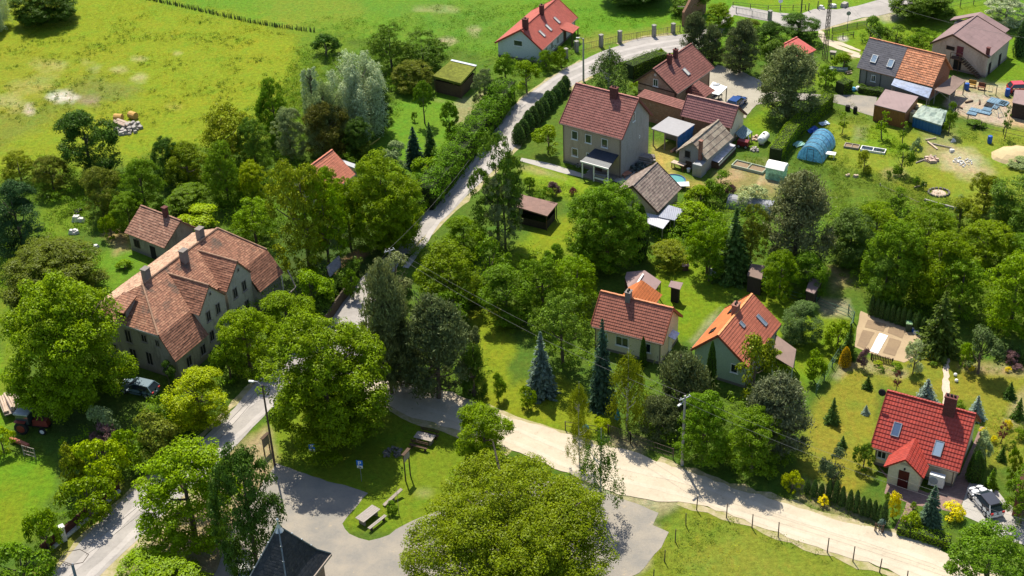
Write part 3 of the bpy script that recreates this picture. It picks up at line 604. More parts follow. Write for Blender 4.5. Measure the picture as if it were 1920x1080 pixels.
def plant(name, arc, box, col, label, cat='tree', group=None, crown='crown', hf=1.0):
    if arc.endswith('!'): arc = arc[:-1]
    elif arc in VARI: _tc[0] += 1; arc = VARI[arc][_tc[0] % len(VARI[arc])]
    x0, y0, x1, y1 = box; c0, form = ARCH[arc][4:]; cx, cy = (x0+x1)/2, (y0+y1)/2
    if form == 'cone':
        g = P(cx, y1)
        for _ in range(5):
            s = CF/depth(g); th = elev(y1); a = (x1-x0)/2/s; g = P(cx, y1-a*s*math.sin(th)*.9)
        H = (Q(g)[1]-y0)/(s*math.cos(th))
        # keep the apex over the middle of the box
        top = Q((g.x, g.y, H))[0]; g = P(cx-(top-cx)*.5, y1-a*s*math.sin(th)*.9)
    else:
        zc = 2.0
        for _ in range(6):
            g = P(cx, cy, zc); s = CF/depth(g); th = elev(cy); a = (x1-x0)/2/s; hh = (y1-y0)/2/s
            b = math.sqrt(max(hh*hh-(a*math.sin(th))**2, (.35*hh)**2))/math.cos(th)
            zc = b*(1+c0)/(1-c0)
        H = 2*b/(1-c0)
    a = max(a, .1); H = max(H, .25)*hf
    return veg(name, arc, (g.x, g.y, 0), a, H, CC[col] if isinstance(col, str) else col, label, cat, group, crown)
# ------------------------------------------------------------------ buildings
m_glass = M_glass(); m_sky = M_glass('skylight_glass', (.16, .20, .24)); m_white = M_plain('white_paint', (.78, .77, .73), .5, .08); m_dark = M_plain('dark_void', (.02, .018, .016), .9, .2)
m_grey = M_plain('grey_metal', (.30, .31, .33), .45, .12, metal=.3); m_wood = M_plain('dark_wood', (.09, .055, .035), .85, .3, 5); m_oldw = M_plain('weathered_wood', (.30, .25, .21), .85, .3, 6)
m_gut = M_plain('gutter_metal', (.17, .12, .10), .5, .15); m_zinc = M_plain('zinc', (.5, .52, .55), .35, .15, metal=.4)
m_chim = M_brick('chimney_brick', (.30, .12, .08), (.3, .26, .22)); m_chimg = M_wall('chimney_render', (.22, .19, .17), amt=.4); m_chimd = M_brick('dark_clinker_chimney', (.13, .035, .03), (.14, .1, .09))
def slope(mb, E0, E1, R0, R1, course=.34, step=.05, nu=1, jit=0.0, rnd=None):
    E0, E1, R0, R1 = map(Vector, (E0, E1, R0, R1)); n = (E1-E0).cross(R0-E0).normalized()
    if n.z < 0: n = -n
    tx = (E1-E0).normalized(); sv = ((R0+R1)/2-(E0+E1)/2); L = (sv-tx*sv.dot(tx)).length; k = max(2, int(round(L/course))); rnd = rnd or random
    sy = (sv-tx*sv.dot(tx)).normalized()
    uvf = lambda p: ((p-E0).dot(tx), (p-E0).dot(sy))
    D = [[rnd.uniform(-jit, jit) for _ in range(nu+1)] for _ in range(k+1)]
    pt = lambda t, u, h, i, j: E0.lerp(R0, t).lerp(E1.lerp(R1, t), u)+n*(h+D[i][j])
    flip = tx.cross(sy).dot(n) < 0
    for i in range(k):
        for j in range(nu):
            u0, u1 = j/nu, (j+1)/nu
            q = [pt(i/k, u0, step, i, j), pt(i/k, u1, step, i, j+1), pt((i+1)/k, u1, .004, i+1, j+1), pt((i+1)/k, u0, .004, i+1, j)]
            r = [pt(i/k, u0, .004, i, j), pt(i/k, u1, .004, i, j+1), q[1], q[0]]
            if flip: q = q[::-1]; r = r[::-1]
            mb.face(q, [uvf(p) for p in q]); mb.face(r, [(uvf(p)[0], uvf(p)[1]-.01) for p in r])
    b = [E0-n*.14, E1-n*.14, R1-n*.14, R0-n*.14]; tp = [E0, E1, R1, R0]
    mb.face(b[::-1] if not flip else b)
    for a in range(4):
        c = (a+1) % 4; mb.face([b[a], b[c], tp[c], tp[a]])
def window(root, side, u, z, w, h, H, frame=None, pane=None, name='window', mull=1, sill=True, arc=0):
    o, ex, nn = H['side'](side, u, z); f = .07; fm = MB(); ez = Vector((0, 0, 1))
    for s in (-1, 1):
        fm.obox(o+ex*(s*(w/2-f/2))+nn*.03, ex, nn, ez, f, .08, h); fm.obox(o+ez*(s*(h/2-f/2))+nn*.03, ex, nn, ez, w-2*f, .076, f)
    for m in range(mull): fm.obox(o+ex*(-w/2+w*(m+1)/(mull+1))+nn*.028, ex, nn, ez, .05, .066, h-2*f)
    if sill: fm.obox(o-ez*(h/2+.04)+nn*.07, ex, nn, ez, w+.16, .16, .06)
    fr = fm.build(name, frame or m_white, root)
    pm = MB(); pm.obox(o+nn*.012, ex, nn, ez, w-.1, .03, h-.1); pm.build('pane', pane or m_glass, fr); return fr
def door(root, side, u, w, h, H, mat, handle=True, z=0):
    o, ex, nn = H['side'](side, u, z+h/2); ez = Vector((0, 0, 1)); mb = MB(); mb.obox(o+nn*.03, ex, nn, ez, w, .07, h)
    for s in (-1, 1): mb.obox(o+ex*(s*w/4)+nn*.07+ez*h*.12, ex, nn, ez, w*.3, .03, h*.5)
    d = mb.build('door', mat, root)
    if handle: hb = MB(); hb.obox(o+ex*w*.4+nn*.1, ex, nn, ez, .12, .05, .04); hb.build('handle', m_grey, d)
    return d
def skylight(root, H, side, u, t, w, h, mat=None, frame=None):
    o, ex, sy, n = H['slope'](side, u, t); fm = MB(); f = .07
    for s in (-1, 1): fm.obox(o+ex*(s*(w/2-f/2))+n*.09, ex, sy, n, f, h, .14); fm.obox(o+sy*(s*(h/2-f/2))+n*.088, ex, sy, n, w-2*f, f, .13)
    fr = fm.build('skylight', frame or m_grey, root); pm = MB(); pm.obox(o+n*.09, ex, sy, n, w-.1, h-.1, .06); pm.build('pane', mat or m_sky, fr); return fr
def chimney(roof, x, y, zb, zt, w, d, mat, pots=1, cap=None):
    mb = MB(); mb.box((x, y, (zb+zt)/2), (w, d, zt-zb)); mb.box((x, y, zt+.04), (w+.12, d+.12, .09)); c = mb.build('chimney', mat, roof)
    if pots:
        pb = MB()
        for i in range(pots): pb.lathe((x+(i-(pots-1)/2)*.34*(w > d), y+(i-(pots-1)/2)*.34*(w <= d), zt+.08), [(.12, 0), (.11, .22)], 8)
        pb.build('chimney_pot', m_dark, c)
    return c
def gable(name, prm, label, cat, roofm, wallm, course=.34, step=.05, nu=1, jit=0, oh=.35, ridgem=None, gutters=True, verge=None, nearhip=0, gablem=None, ends=True, base=0.0):
    x, y, ang, L, w, ze, rise, fr = prm; rt = empty(name, (x, y, 0), math.radians(ang), label, cat); yr = w*fr; zr = ze+rise
    H = dict(L=L, w=w, ze=ze, zr=zr, yr=yr, oh=oh)
    def side(s, u, z):
        if s == 'N': return Vector((u, oh, z)), Vector((1, 0, 0)), Vector((0, -1, 0))
        if s == 'F': return Vector((u, w-oh, z)), Vector((-1, 0, 0)), Vector((0, 1, 0))
        if s == 'A': return Vector((oh, u, z)), Vector((0, -1, 0)), Vector((-1, 0, 0))
        return Vector((L-oh, u, z)), Vector((0, 1, 0)), Vector((1, 0, 0))
    def slp(s, u, t):
        if s == 'N': sy = Vector((0, yr, rise)); o = Vector((u, 0, ze)); ex = Vector((1, 0, 0))
        else: sy = Vector((0, -(w-yr), rise)); o = Vector((u, w, ze)); ex = Vector((-1, 0, 0))
        o = o+sy*t; sy = sy.normalized(); return o, ex, sy, ex.cross(sy)
    H['side'] = side; H['slope'] = slp
    H['ztop'] = lambda v: (ze+rise*v/yr if v < yr else ze+rise*(w-v)/(w-yr))-.16
    zt = H['ztop']; wb = MB(); a, b, c, d = oh, L-oh, oh, w-oh
    for yy, fl in ((c, 0), (d, 1)):
        q = [(a, yy, base), (b, yy, base), (b, yy, zt(yy)), (a, yy, zt(yy))]; wb.face(q[::-1] if fl else q)
    for xx, fl in ((a, 1), (b, 0)):
        q = [(xx, c, base), (xx, d, base), (xx, d, zt(d)), (xx, yr, zt(yr)), (xx, c, zt(c))]; wb.face(q[::-1] if fl else q)
    wb.face([(a, c, base), (a, d, base), (b, d, base), (b, c, base)])
    wb.build('wall', wallm, rt)
    pb = MB(); pb.box((L/2, w/2, .15), (L-2*oh+.08, w-2*oh+.08, .34)); pb.build('plinth', M_wall('plinth', (.25, .22, .2)), rt)
    rb = MB(); slope(rb, (0, 0, ze), (L, 0, ze), (0, yr, zr), (L, yr, zr), course, step, nu, jit); slope(rb, (L, w, ze), (0, w, ze), (L, yr, zr), (0, yr, zr), course, step, nu, jit)
    roof = rb.build('roof', roofm, rt)
    cb = MB(); k = max(2, int(L/.45))
    for i in range(k): cb.obox((L*(i+.5)/k, yr, zr+.05+.015*(i % 2)), (1, 0, 0), (0, 1, 0), (0, 0, 1), L/k, .22, .11)
    cb.build('ridge_cap', ridgem or roofm, roof)
    if verge is not None:
        for xx in (0, L):
            for ya, za, yb, zb in ((-.02, ze, yr, zr), (w+.02, ze, yr, zr)): vb = MB(); vb.beam((xx, ya, za-.06), (xx, yb, zb-.04), .07, .26); vb.build('verge_board', verge, roof)
    if gutters:
        for yy in (-.07, w+.07): gb = MB(); gb.tube([(.05, yy, ze-.08), (L-.05, yy, ze-.08)], .075, 6); gb.build('gutter', m_gut, rt)
        for xx, yy in ((oh+.1, oh-.08), (L-oh-.1, oh-.08)): gb = MB(); gb.tube([(xx, -.07, ze-.1), (xx, yy, ze-.45), (xx, yy, .1)], .05, 5); gb.build('downpipe', m_gut, rt)
    return rt, roof, H
t_red_ = M_tile('bright_red_tiles', (.44, .055, .035), .36, .3, .16); t_brown = M_tile('brownish_red_tiles', (.20, .075, .06), .34, .25, .2, worn=(.26, .11, .085), wornf=.6)
t_maroon = M_tile('maroon_tiles', (.235, .085, .07), .36, .25, .2, worn=(.27, .115, .095), wornf=.55); t_purple = M_tile('purple_brown_metal_tiles', (.23, .10, .095), .34, .25, .12, rough=.5)
t_old = M_tile('old_clay_tiles', (.27, .12, .072), .26, .18, .34, worn=(.46, .25, .15), wornf=.56, moss=(.11, .075, .055), mossf=.54); t_oldpale = M_tile('worn_pale_clay_tiles', (.40, .22, .14), .3, .2, .4, worn=(.52, .36, .24), wornf=.45, moss=(.14, .11, .07), mossf=.62)
t_conc = M_tile('grey_brown_concrete_tiles', (.21, .155, .13), .36, .3, .3, worn=(.32, .27, .21), wornf=.55); t_asb = M_tile('weathered_fibre_cement', (.25, .195, .15), .8, .6, .3, worn=(.36, .31, .23), wornf=.5, wave=.3)
t_coral = M_tile('coral_tiles', (.30, .105, .07), .34, .25, .16); t_orange = M_tile('orange_tiles', (.50, .15, .045), .34, .25, .1); t_oranger = M_tile('old_orange_tiles', (.55, .22, .11), .34, .25, .3, worn=(.62, .34, .2), wornf=.6)
t_slate = M_tile('grey_shingles', (.115, .11, .125), .22, .3, .16, wave=.1); t_mauve = M_tile('mauve_shingles', (.26, .175, .165), .9, 1.1, .06, wave=.05); t_felt = M_tile('brown_felt', (.20, .135, .11), 1.0, 2, .1, wave=.03)
t_rmet = M_sheet('red_sheet_metal', (.44, .08, .06), .9)
w_cream = M_wall('cream_plaster', (.76, .65, .46), (.4, .32, .22), .2); w_white = M_wall('white_plaster', (.62, .64, .64), (.4, .42, .42), .35); w_grey = M_wall('grey_roughcast', (.34, .325, .31), (.18, .16, .14), .5); w_brownp = M_wall('brown_render', (.43, .35, .26), (.2, .15, .11), .5)
w_old = M_wall('decayed_plaster', (.36, .31, .25), (.13, .10, .08), .95, 1.0); w_barn = M_wall('patched_barn_plaster', (.46, .40, .33), (.22, .17, .13), .7, .9); w_green = M_wall('pale_green_plaster', (.42, .50, .37), (.25, .3, .2), .2); w_brick = M_brick('weathered_brick', (.30, .15, .09), (.26, .2, .15), (.33, .25, .18), .58); w_stone = M_wall('rough_grey_wall', (.26, .24, .21), (.14, .12, .1), .8, 1.6)
w_drk = M_plain('dark_boards', (.045, .032, .025), .9, .3, 4)
HP = {'H1': [5.94, 204.42, 63.56, 13.79, 8.04, 2.38, 2.79, 0.44], 'H2': [7.08, 172.33, -34.72, 9.61, 8.12, 5.98, 4.01, 0.53], 'H3': [24.27, 184.96, 52.47, 10.59, 7.25, 3.5, 2.83, 0.55], 'H4': [24.13, 179.43, -34.27, 7.73, 4.95, 2.8, 2.42, 0.4],
 'H5': [26.3, 167.57, 54.74, 7.57, 4.72, 2.13, 1.98, 0.5], 'H6': [18.29, 153.53, 58.22, 6.9, 7.05, 2.6, 2.8, 0.5], 'H10': [51.72, 193.69, -38.62, 11.75, 7.12, 2.49, 3.47, 0.48], 'H11': [71.0, 193.59, 50.78, 8.67, 9.2, 3.41, 2.16, 0.65],
 'H15': [-47.51, 153.5, -36.01, 7.03, 5.59, 2.54, 2.24, 0.58], 'H18': [8.37, 128.91, -27.65, 8.45, 5.78, 3.0, 2.88, 0.48], 'H19': [24.13, 120.28, 57.81, 8.96, 6.51, 3.0, 2.85, 0.54], 'H20': [34.03, 107.65, -29.5, 8.53, 8.6, 2.3, 3.87, 0.5]}
# H1: white house, coral red roof
rt, roof, H = gable('white_house', HP['H1'], 'white plastered house with a bright coral red roof at the edge of the meadow', 'house', M_tile('light_red_tiles', (.38, .09, .065), .34, .25, .1), w_white, verge=M_plain('red_board', (.35, .06, .04)))
for u, t in ((3.2, .42), (5.7, .42), (8.9, .42)): skylight(roof, H, 'N', u, t, .6, 1.3, M_plain('pale_blind', (.6, .57, .5), .4))
chimney(roof, 1.2, 3.3, 4.8, 6.5, .75, .75, m_chimd); chimney(roof, 7.3, 3.3, 4.8, 6.4, .6, .6, m_chimd)
window(rt, 'A', 4.2, 2.75, 1.5, .95, H, mull=0)
for u in (2.2, 4.3, 6.6, 12.2): window(rt, 'N', u, 1.35, .7, 1.2, H)
door(rt, 'N', 9.4, 1.0, 2.0, H, m_wood)
pb = MB(); slope(pb, (7.9, -1.7, 2.25), (10.6, -1.7, 2.25), (7.9, .7, 2.85), (10.6, .7, 2.85), .34, .04); pb.build('porch_roof', M_tile('light_red_tiles', (.38, .09, .065)), rt)
[(pb := MB(), pb.box((x_, -1.5, 1.08), (.14, .14, 2.16)), pb.build('porch_post', m_wood, rt)) for x_ in (8.1, 10.4)]
# H2: tall grey-brown house
rt, roof, H = gable('farmhouse', HP['H2'], 'tall grey-brown roughcast house with a maroon tiled roof and a dark porch', 'house', t_maroon, w_brownp, verge=M_plain('maroon_board', (.2, .06, .05)), ridgem=M_plain('maroon_ridge', (.4, .16, .13)))
gb = MB(); zt = H['ztop']; g_ = [(H['L']-.35+.012, .35, .0), (H['L']-.35+.012, H['w']-.35, 0), (H['L']-.35+.012, H['w']-.35, zt(H['w']-.35)), (H['L']-.35+.012, H['yr'], zt(H['yr'])), (H['L']-.35+.012, .35, zt(.35))]; gb.face(g_); gb.build('gable_render', w_grey, rt)
chimney(roof, 6.1, 3.9, 9.2, 10.9, 1.0, .6, m_chimd, 2)
for u in (2.2, 4.3, 6.8): window(rt, 'N', u, 4.55, .95, 1.25, H, mull=0)
window(rt, 'N', 2.2, 2.0, .95, 1.2, H, mull=0); window(rt, 'N', 4.4, 1.9, .8, 1.1, H, mull=0); window(rt, 'B', 3.6, 7.6, .6, 1.3, H, mull=0); window(rt, 'B', 5.2, 4.0, .3, .4, H, mull=0, sill=False)
pb = MB(); slope(pb, (4.7, -2.3, 2.55), (8.9, -2.3, 2.55), (5.3, .33, 3.4), (8.9, .33, 3.4), .5, .01); pb.build('porch_roof', M_plain('blue_black_felt', (.035, .045, .065), .5), rt)
pb = MB(); pb.box((6.8, -2.32, 2.5), (4.3, .12, .2)); pb.build('porch_fascia', m_white, rt)
pb = MB()
for x_, y_ in ((4.85, -2.1), (8.75, -2.1), (6.6, -2.1)): pq = MB(); pq.box((x_, y_, 1.25), (.14, .14, 2.5)); pq.build('porch_post', m_white, rt)
pb.box((7.7, -2.1, .55), (2.0, .1, .22)); pb.build('porch_rail', m_white, rt)
pb = MB(); pb.box((7.7, -1.9, .5), (2.0, .1, .9)); pb.box((6.8, -.9, .1), (4.0, 2.3, .2)); pb.build('porch_base', w_stone, rt); door(rt, 'N', 5.9, 1.0, 2.1, H, m_wood)
# H3: brick and timber house
rt, roof, H = gable('brick_house', HP['H3'], 'old ivy-grown house with timber bands in its brick gable and a brownish red roof', 'house', t_brown, M_brick('pale_brick_gable', (.40, .25, .17), (.34, .27, .2), (.42, .31, .22), .5), verge=m_wood, oh=.5)
chimney(roof, 3.6, 3.5, 5.6, 7.3, .55, .55, m_chimd, 1); chimney(roof, 5.6, 3.7, 5.6, 7.3, .55, .55, m_chimd, 1); skylight(roof, H, 'N', 5.0, .38, .7, 1.3, M_plain('pale_blind', (.6, .57, .5)))
window(rt, 'A', 3.8, 4.1, .8, 1.1, H); window(rt, 'A', 3.9, 5.3, .3, .3, H, sill=False, mull=0)
tb = MB(); [tb.box((.47, 3.6, z_), (.08, 6.2 if z_ < 3.4 else 4.8, .16)) for z_ in (2.2, 3.35)]; tb.box((.46, .56, 1.7), (.1, .14, 3.4)); tb.build('timber_band', m_wood, rt)
pb = MB(); slope(pb, (3.3, -2.7, 2.3), (6.2, -2.7, 2.3), (3.9, -.3, 3.5), (5.6, -.3, 3.5), .34, .04); slope(pb, (3.3, .6, 2.3), (3.3, -2.7, 2.3), (3.9, -.3, 3.5), (3.9, -.4, 3.5), .34, .04); slope(pb, (6.2, -2.7, 2.3), (6.2, .6, 2.3), (5.6, -.4, 3.5), (5.6, -.3, 3.5), .34, .04); pb.build('porch_roof', t_brown, rt)
pb = MB(); pb.box((4.75, -1.0, 1.15), (2.3, 2.6, 2.2)); pb.build('porch_wall', w_brownp, rt)
# H4: cream building with mauve tiles
rt, roof, H = gable('outbuilding', HP['H4'], 'long low outbuilding with plum coloured metal tiles and a cream plastered gable', 'outbuilding', t_purple, w_brick, gutters=False, verge=M_plain('plum_board', (.17, .07, .06)), ridgem=M_plain('plum_ridge', (.42, .24, .2)))
gb = MB(); zt = H['ztop']; xx = H['L']-.338; gb.face([(xx, .35, 0), (xx, H['w']-.35, 0), (xx, H['w']-.35, zt(H['w']-.35)), (xx, H['yr'], zt(H['yr'])), (xx, .35, zt(.35))]); gb.build('gable_render', w_cream, rt)
# brick lean-to between the farmhouse and the outbuilding
A = P(1196, 178, 3.6); B = P(1280, 203, 3.6); d_ = (B-A); an = math.atan2(d_.y, d_.x); Ln = Vector((d_.x, d_.y, 0)).length
rt = empty('brick_outbuilding', (A.x, A.y, 0), an, 'roofless-looking brick outbuilding with a narrow red tile coping behind the carport', 'outbuilding')
wb = MB(); wb.box((Ln/2, .9, 1.7), (Ln, 1.8, 3.4)); wb.build('wall', w_brick, rt); wb = MB(); slope(wb, (-.1, -.15, 3.45), (Ln+.1, -.15, 3.45), (-.1, 1.9, 3.75), (Ln+.1, 1.9, 3.75), .34, .04); wb.build('roof', t_brown, rt)
# carport with grey flat roof and blue tarp
A = P(1221, 241, 2.6); B = P(1271, 256, 2.6); C = P(1294, 231, 2.6); d_ = B-A; an = math.atan2(d_.y, d_.x); Ln = d_.length; dp = (C-B).length
rt = empty('carport', (A.x, A.y, 0), an, 'carport with a flat pale grey roof between the farmhouse and the brick outbuilding', 'carport')
wb = MB(); wb.box((Ln/2, dp/2, 2.55), (Ln, dp, .14)); wb.build('roof', M_plain('pale_grey_felt', (.30, .29, .30), .7, .08), rt)
[(wb := MB(), wb.box((x_, .15, 1.24), (.14, .14, 2.48)), wb.build('post', m_oldw, rt)) for x_ in (.3, Ln*.5, Ln-.2)]; wb = MB(); wb.box((Ln*.45, dp*.75, .6), (Ln*.8, .5, 1.2)); wb.build('back_wall', w_stone, rt)
mb = MB(); R_ = random.Random(4); n_ = 12; g2 = [[Vector((i/n_*dp*1.0, .12*math.sin(i*1.7)+.08*R_.uniform(-1, 1)+(1-j/8)*.35, .1+2.5*j/8)) for j in range(9)] for i in range(n_+1)]
for i in range(n_):
    for j in range(8): mb.face([g2[i][j], g2[i+1][j], g2[i+1][j+1], g2[i][j+1]], smooth=True)
    for j in range(8): mb.face([g2[i][j+1]-Vector((0, .03, 0)), g2[i+1][j+1]-Vector((0, .03, 0)), g2[i+1][j]-Vector((0, .03, 0)), g2[i][j]-Vector((0, .03, 0))], smooth=True)
m_tarp = M_plain('blue_tarpaulin', (.02, .13, .42), .4, .3, 2, bump=1)
o = mb.build('tarpaulin', m_tarp, None, (B.x, B.y, 0), an+PI/2); o.rotation_euler = (0, 0, an+PI/2); tag(o, 'bright blue tarpaulin hanging from the open end of the grey carport', 'tarpaulin')
# H5 workshop
rt, roof, H = gable('workshop', HP['H5'], 'small grey workshop with a fibre cement roof and a brick chimney pipe on its gable', 'workshop', t_asb, w_grey, course=.8, step=.05, gutters=False, jit=.02, nu=6)
chimney(roof, .1, 1.1, .8, 4.6, .42, .42, m_chim, 0); window(rt, 'A', 3.1, 2.0, .9, 1.1, H, pane=m_dark, frame=w_stone, mull=0); door(rt, 'A', 2.9, .9, 1.0, H, m_wood)
wb = MB(); wb.box((-.6, .8, .9), (1.5, 1.3, 1.8)); wb.build('annex', m_grey, rt)
# H6 shed with concrete tiles and two lean-to roofs
rt, roof, H = gable('tiled_shed', HP['H6'], 'brown-grey tiled shed behind the big dark green maple', 'shed', t_conc, w_brownp, gutters=False, jit=.015, nu=8, verge=m_wood)
def leanto(name, quad, z, mat, label, cat, th=.1, posts=True, pm=None, z2=None):
    pts = [P(*q, zz) for q, zz in zip(quad, (z if hasattr(z, '__len__') else [z]*4))]; c = sum((Vector((p.x, p.y, 0)) for p in pts), Vector())/4; rt = empty(name, c, 0, label, cat); L = [p-c for p in pts]
    mb = MB(); mb.hexa([p-Vector((0, 0, th)) for p in L]+L)
    n = (L[1]-L[0]).cross(L[3]-L[0])
    if n.z < 0: mb.f = [f[::-1] for f in mb.f]
    mb.build('roof', mat, rt)
    if posts:
        for p in L: k = MB(); k.box((p.x*.93, p.y*.93, (p.z-th)/2), (.12, .12, p.z-th)); k.build('post', pm or m_oldw, rt)
    return rt, L
m_shw = M_sheet('white_sheet_roof', (.52, .51, .56), .25, .4); m_shb = M_sheet('blue_grey_sheet_roof', (.30, .31, .37), .25, .4)
leanto('lean_to', [(1232, 406), (1265, 413), (1283, 393), (1253, 384)], (2.2, 2.1, 2.1, 2.3), m_shb, 'blue-grey metal lean-to roof against the side of the tiled shed', 'lean-to')
leanto('lean_to', [(1207, 416), (1243, 429), (1259, 409), (1208, 398)], (2.0, 1.9, 2.0, 2.2), m_shw, 'whitish metal lean-to roof in front of the tiled shed', 'lean-to')
# H10 half grey, half orange house
p = HP['H10']; L1 = 6.0
rt, roof, H = gable('long_house', p, 'long grey house, half its roof dark shingles and half old orange tiles', 'house', t_oranger, M_wall('grey_boards', (.27, .25, .235), (.17, .15, .13), .5), gutters=False, nu=14, jit=.02)
ov = MB(); ze, rise, yr, w_ = p[5], p[6], p[4]*p[7], p[4]
slope(ov, (-.03, -.03, ze+.06), (L1, -.03, ze+.06), (-.03, yr, ze+rise+.08), (L1, yr, ze+rise+.08), .3, .02); slope(ov, (L1, w_+.03, ze+.06), (-.03, w_+.03, ze+.06), (L1, yr, ze+rise+.08), (-.03, yr, ze+rise+.08), .3, .02)
ov.build('shingle_roof', t_slate, rt)
for u, t in ((2.0, .38), (4.6, .36)): skylight(roof, H, 'N', u, t, .85, 1.2, M_glass('bluish_glass', (.25, .33, .42)), m_white).location.z = .1
window(rt, 'N', 2.6, 1.35, .7, 1.0, H, mull=1); tb = MB(); [tb.box((x_, .3, 1.15), (.09, .06, 2.3)) for x_ in (.5, 1.5, 3.7)]; tb.build('downpipe', M_plain('dark_green', (.03, .05, .035)), rt)
gb = MB(); zt = H['ztop']; xx = H['L']-.335; gb.face([(xx, .35, 0), (xx, H['w']-.35, 0), (xx, H['w']-.35, zt(H['w']-.35)), (xx, H['yr'], zt(H['yr'])), (xx, .35, zt(.35))]); gb.build('gable_brick', M_brick('red_gable_brick', (.33, .13, .08), (.22, .15, .11)), rt)
leanto('lean_to', [(1671, 159), (1741, 184), (1748, 166), (1677, 147)], (2.0, 2.0, 2.5, 2.5), M_plain('translucent_panels', (.15, .20, .33), .5, .5, 1.6), 'bluish translucent panel roof along the front of the long grey and orange house', 'lean-to')
leanto('lean_to', [(1752, 168), (1781, 178), (1811, 151), (1787, 141)], (2.3, 2.2, 2.2, 2.6), t_felt, 'brown felt roofed lean-to at the brick gable end of the long house', 'lean-to', pm=w_stone)
# H11 barn
rt, roof, H = gable('barn', HP['H11'], 'large beige barn with a mauve roof and an outside stair to an upper door', 'barn', M_tile('mauve_brown_sheet', (.24, .155, .15), 1.0, 1.2, .05, wave=.05), w_barn, course=1.1, step=.012, gutters=False, verge=m_wood, oh=.3)
door(rt, 'A', 4.6, 1.0, 1.6, H, M_plain('maroon_door', (.12, .03, .04)), z=2.3); window(rt, 'A', 6.1, 3.3, 1.3, .6, H, pane=m_dark, frame=m_wood, mull=0, sill=False); door(rt, 'A', 4.7, 1.2, 1.6, H, m_dark, False, .2)
door(rt, 'N', 1.6, .8, 1.9, H, m_dark, False); door(rt, 'N', 5.4, .8, 1.9, H, m_dark, False)
sb = MB(); n_ = 10
for i in range(n_): sb.box((-.35, 3.9-i*.33, 2.15-i*.22), (1.0, .34, .09))
sb.box((-.35, 4.8, 2.25), (1.0, 1.5, .1)); sb.build('stair', m_wood, rt)
sb = MB(); sb.beam((-.85, 5.5, 3.2), (-.85, 4.1, 3.2), .06); sb.beam((-.85, 4.1, 3.2), (-.85, .9, 1.0), .06); [sb.beam((-.85, y_, 0), (-.85, y_, 3.2), .08) for y_ in (4.1, 5.5)]; sb.build('railing', m_wood, rt)
chimney(roof, .5, .5, 3.4, 4.6, .45, .45, m_chimd, 0)
wing = MB(); p = HP['H11']; L_, yr, zr = p[3], p[4]*p[7], p[5]+p[6]
slope(wing, (L_, 1.2, 3.9), (L_+1.7, 1.2, 3.9), (L_-.02, yr, zr+.02), (L_+1.7, yr, zr+.02), 1.1, .012); slope(wing, (L_+1.7, 10, 3.9), (L_, 10, 3.9), (L_+1.7, yr, zr+.02), (L_, yr, zr+.02), 1.1, .012); wing.build('rear_roof', M_tile('mauve_brown_sheet', (.27, .155, .15)), rt)
wb = MB(); wb.box((L_+.7, 5.4, 1.9), (1.6, 7.6, 3.8)); wb.build('rear_wall', w_barn, rt)
# H15 small derelict cottage
rt, roof, H = gable('cottage', HP['H15'], 'small derelict cottage with sagging brown tiles beside the manor', 'cottage', M_tile('dull_brown_tiles', (.24, .115, .075), .32, .25, .25, worn=(.42, .26, .18), wornf=.56), w_old, gutters=False, nu=10, jit=.03, course=.32)
chimney(roof, 4.5, 3.2, 3.9, 5.9, .55, .55, m_chimd, 0); window(rt, 'N', 1.6, 1.3, 1.0, 1.1, H, pane=m_dark, frame=m_wood, sill=False); door(rt, 'N', 4.4, .9, 1.8, H, m_dark, False)
rb = MB(); slope(rb, (7.1, 3.0, 1.7), (10.6, 3.0, 1.7), (7.1, 5.6, 2.5), (10.6, 5.6, 2.5), .5, .02); rb.build('annex_roof', t_felt, rt); wb = MB(); wb.box((8.7, 4.4, .85), (3.2, 2.3, 1.6)); wb.build('annex', w_old, rt)
# H18
rt, roof, H = gable('coral_roofed_house', HP['H18'], 'cream house with a coral tiled roof and a small awning on its gable', 'house', t_coral, w_cream, verge=M_plain('coral_board', (.3, .09, .05)), ridgem=M_plain('orange_ridge', (.58, .22, .1)))
chimney(roof, 3.3, 2.7, 5.2, 6.7, .55, .75, m_chimg, 2); window(rt, 'N', 3.6, 1.75, 1.5, 1.2, H, mull=1); window(rt, 'N', 6.4, 1.75, 1.1, 1.2, H); window(rt, 'N', 1.4, 1.75, 1.0, 1.1, H)
ab = MB(); ab.hexa([Vector(q) for q in ((8.1, 2.4, 2.35), (8.9, 2.4, 2.1), (8.9, 3.8, 2.1), (8.1, 3.8, 2.35), (8.1, 2.4, 2.42), (8.9, 2.4, 2.17), (8.9, 3.8, 2.17), (8.1, 3.8, 2.42))]); ab.build('awning', M_plain('pale_blue_awning', (.55, .62, .75), .3), rt); door(rt, 'B', 3.0, .9, 2.0, H, m_white)
ax = MB(); slope(ax, (4.8, 5.2, 2.9), (4.8, 9.0, 2.9), (2.7, 4.0, 4.9), (2.7, 8.0, 4.9), .34, .05); slope(ax, (.8, 9.0, 2.9), (.8, 5.2, 2.9), (2.7, 8.0, 4.9), (2.7, 4.0, 4.9), .34, .05); slope(ax, (4.8, 9.0, 2.9), (.8, 9.0, 2.9), (2.7, 8.0, 4.9), (2.69, 8.0, 4.9), .34, .05); ax.build('rear_roof', t_orange, rt)
wb = MB(); wb.box((2.8, 6.9, 1.4), (3.4, 3.6, 2.8)); wb.build('rear_wall', w_cream, rt)
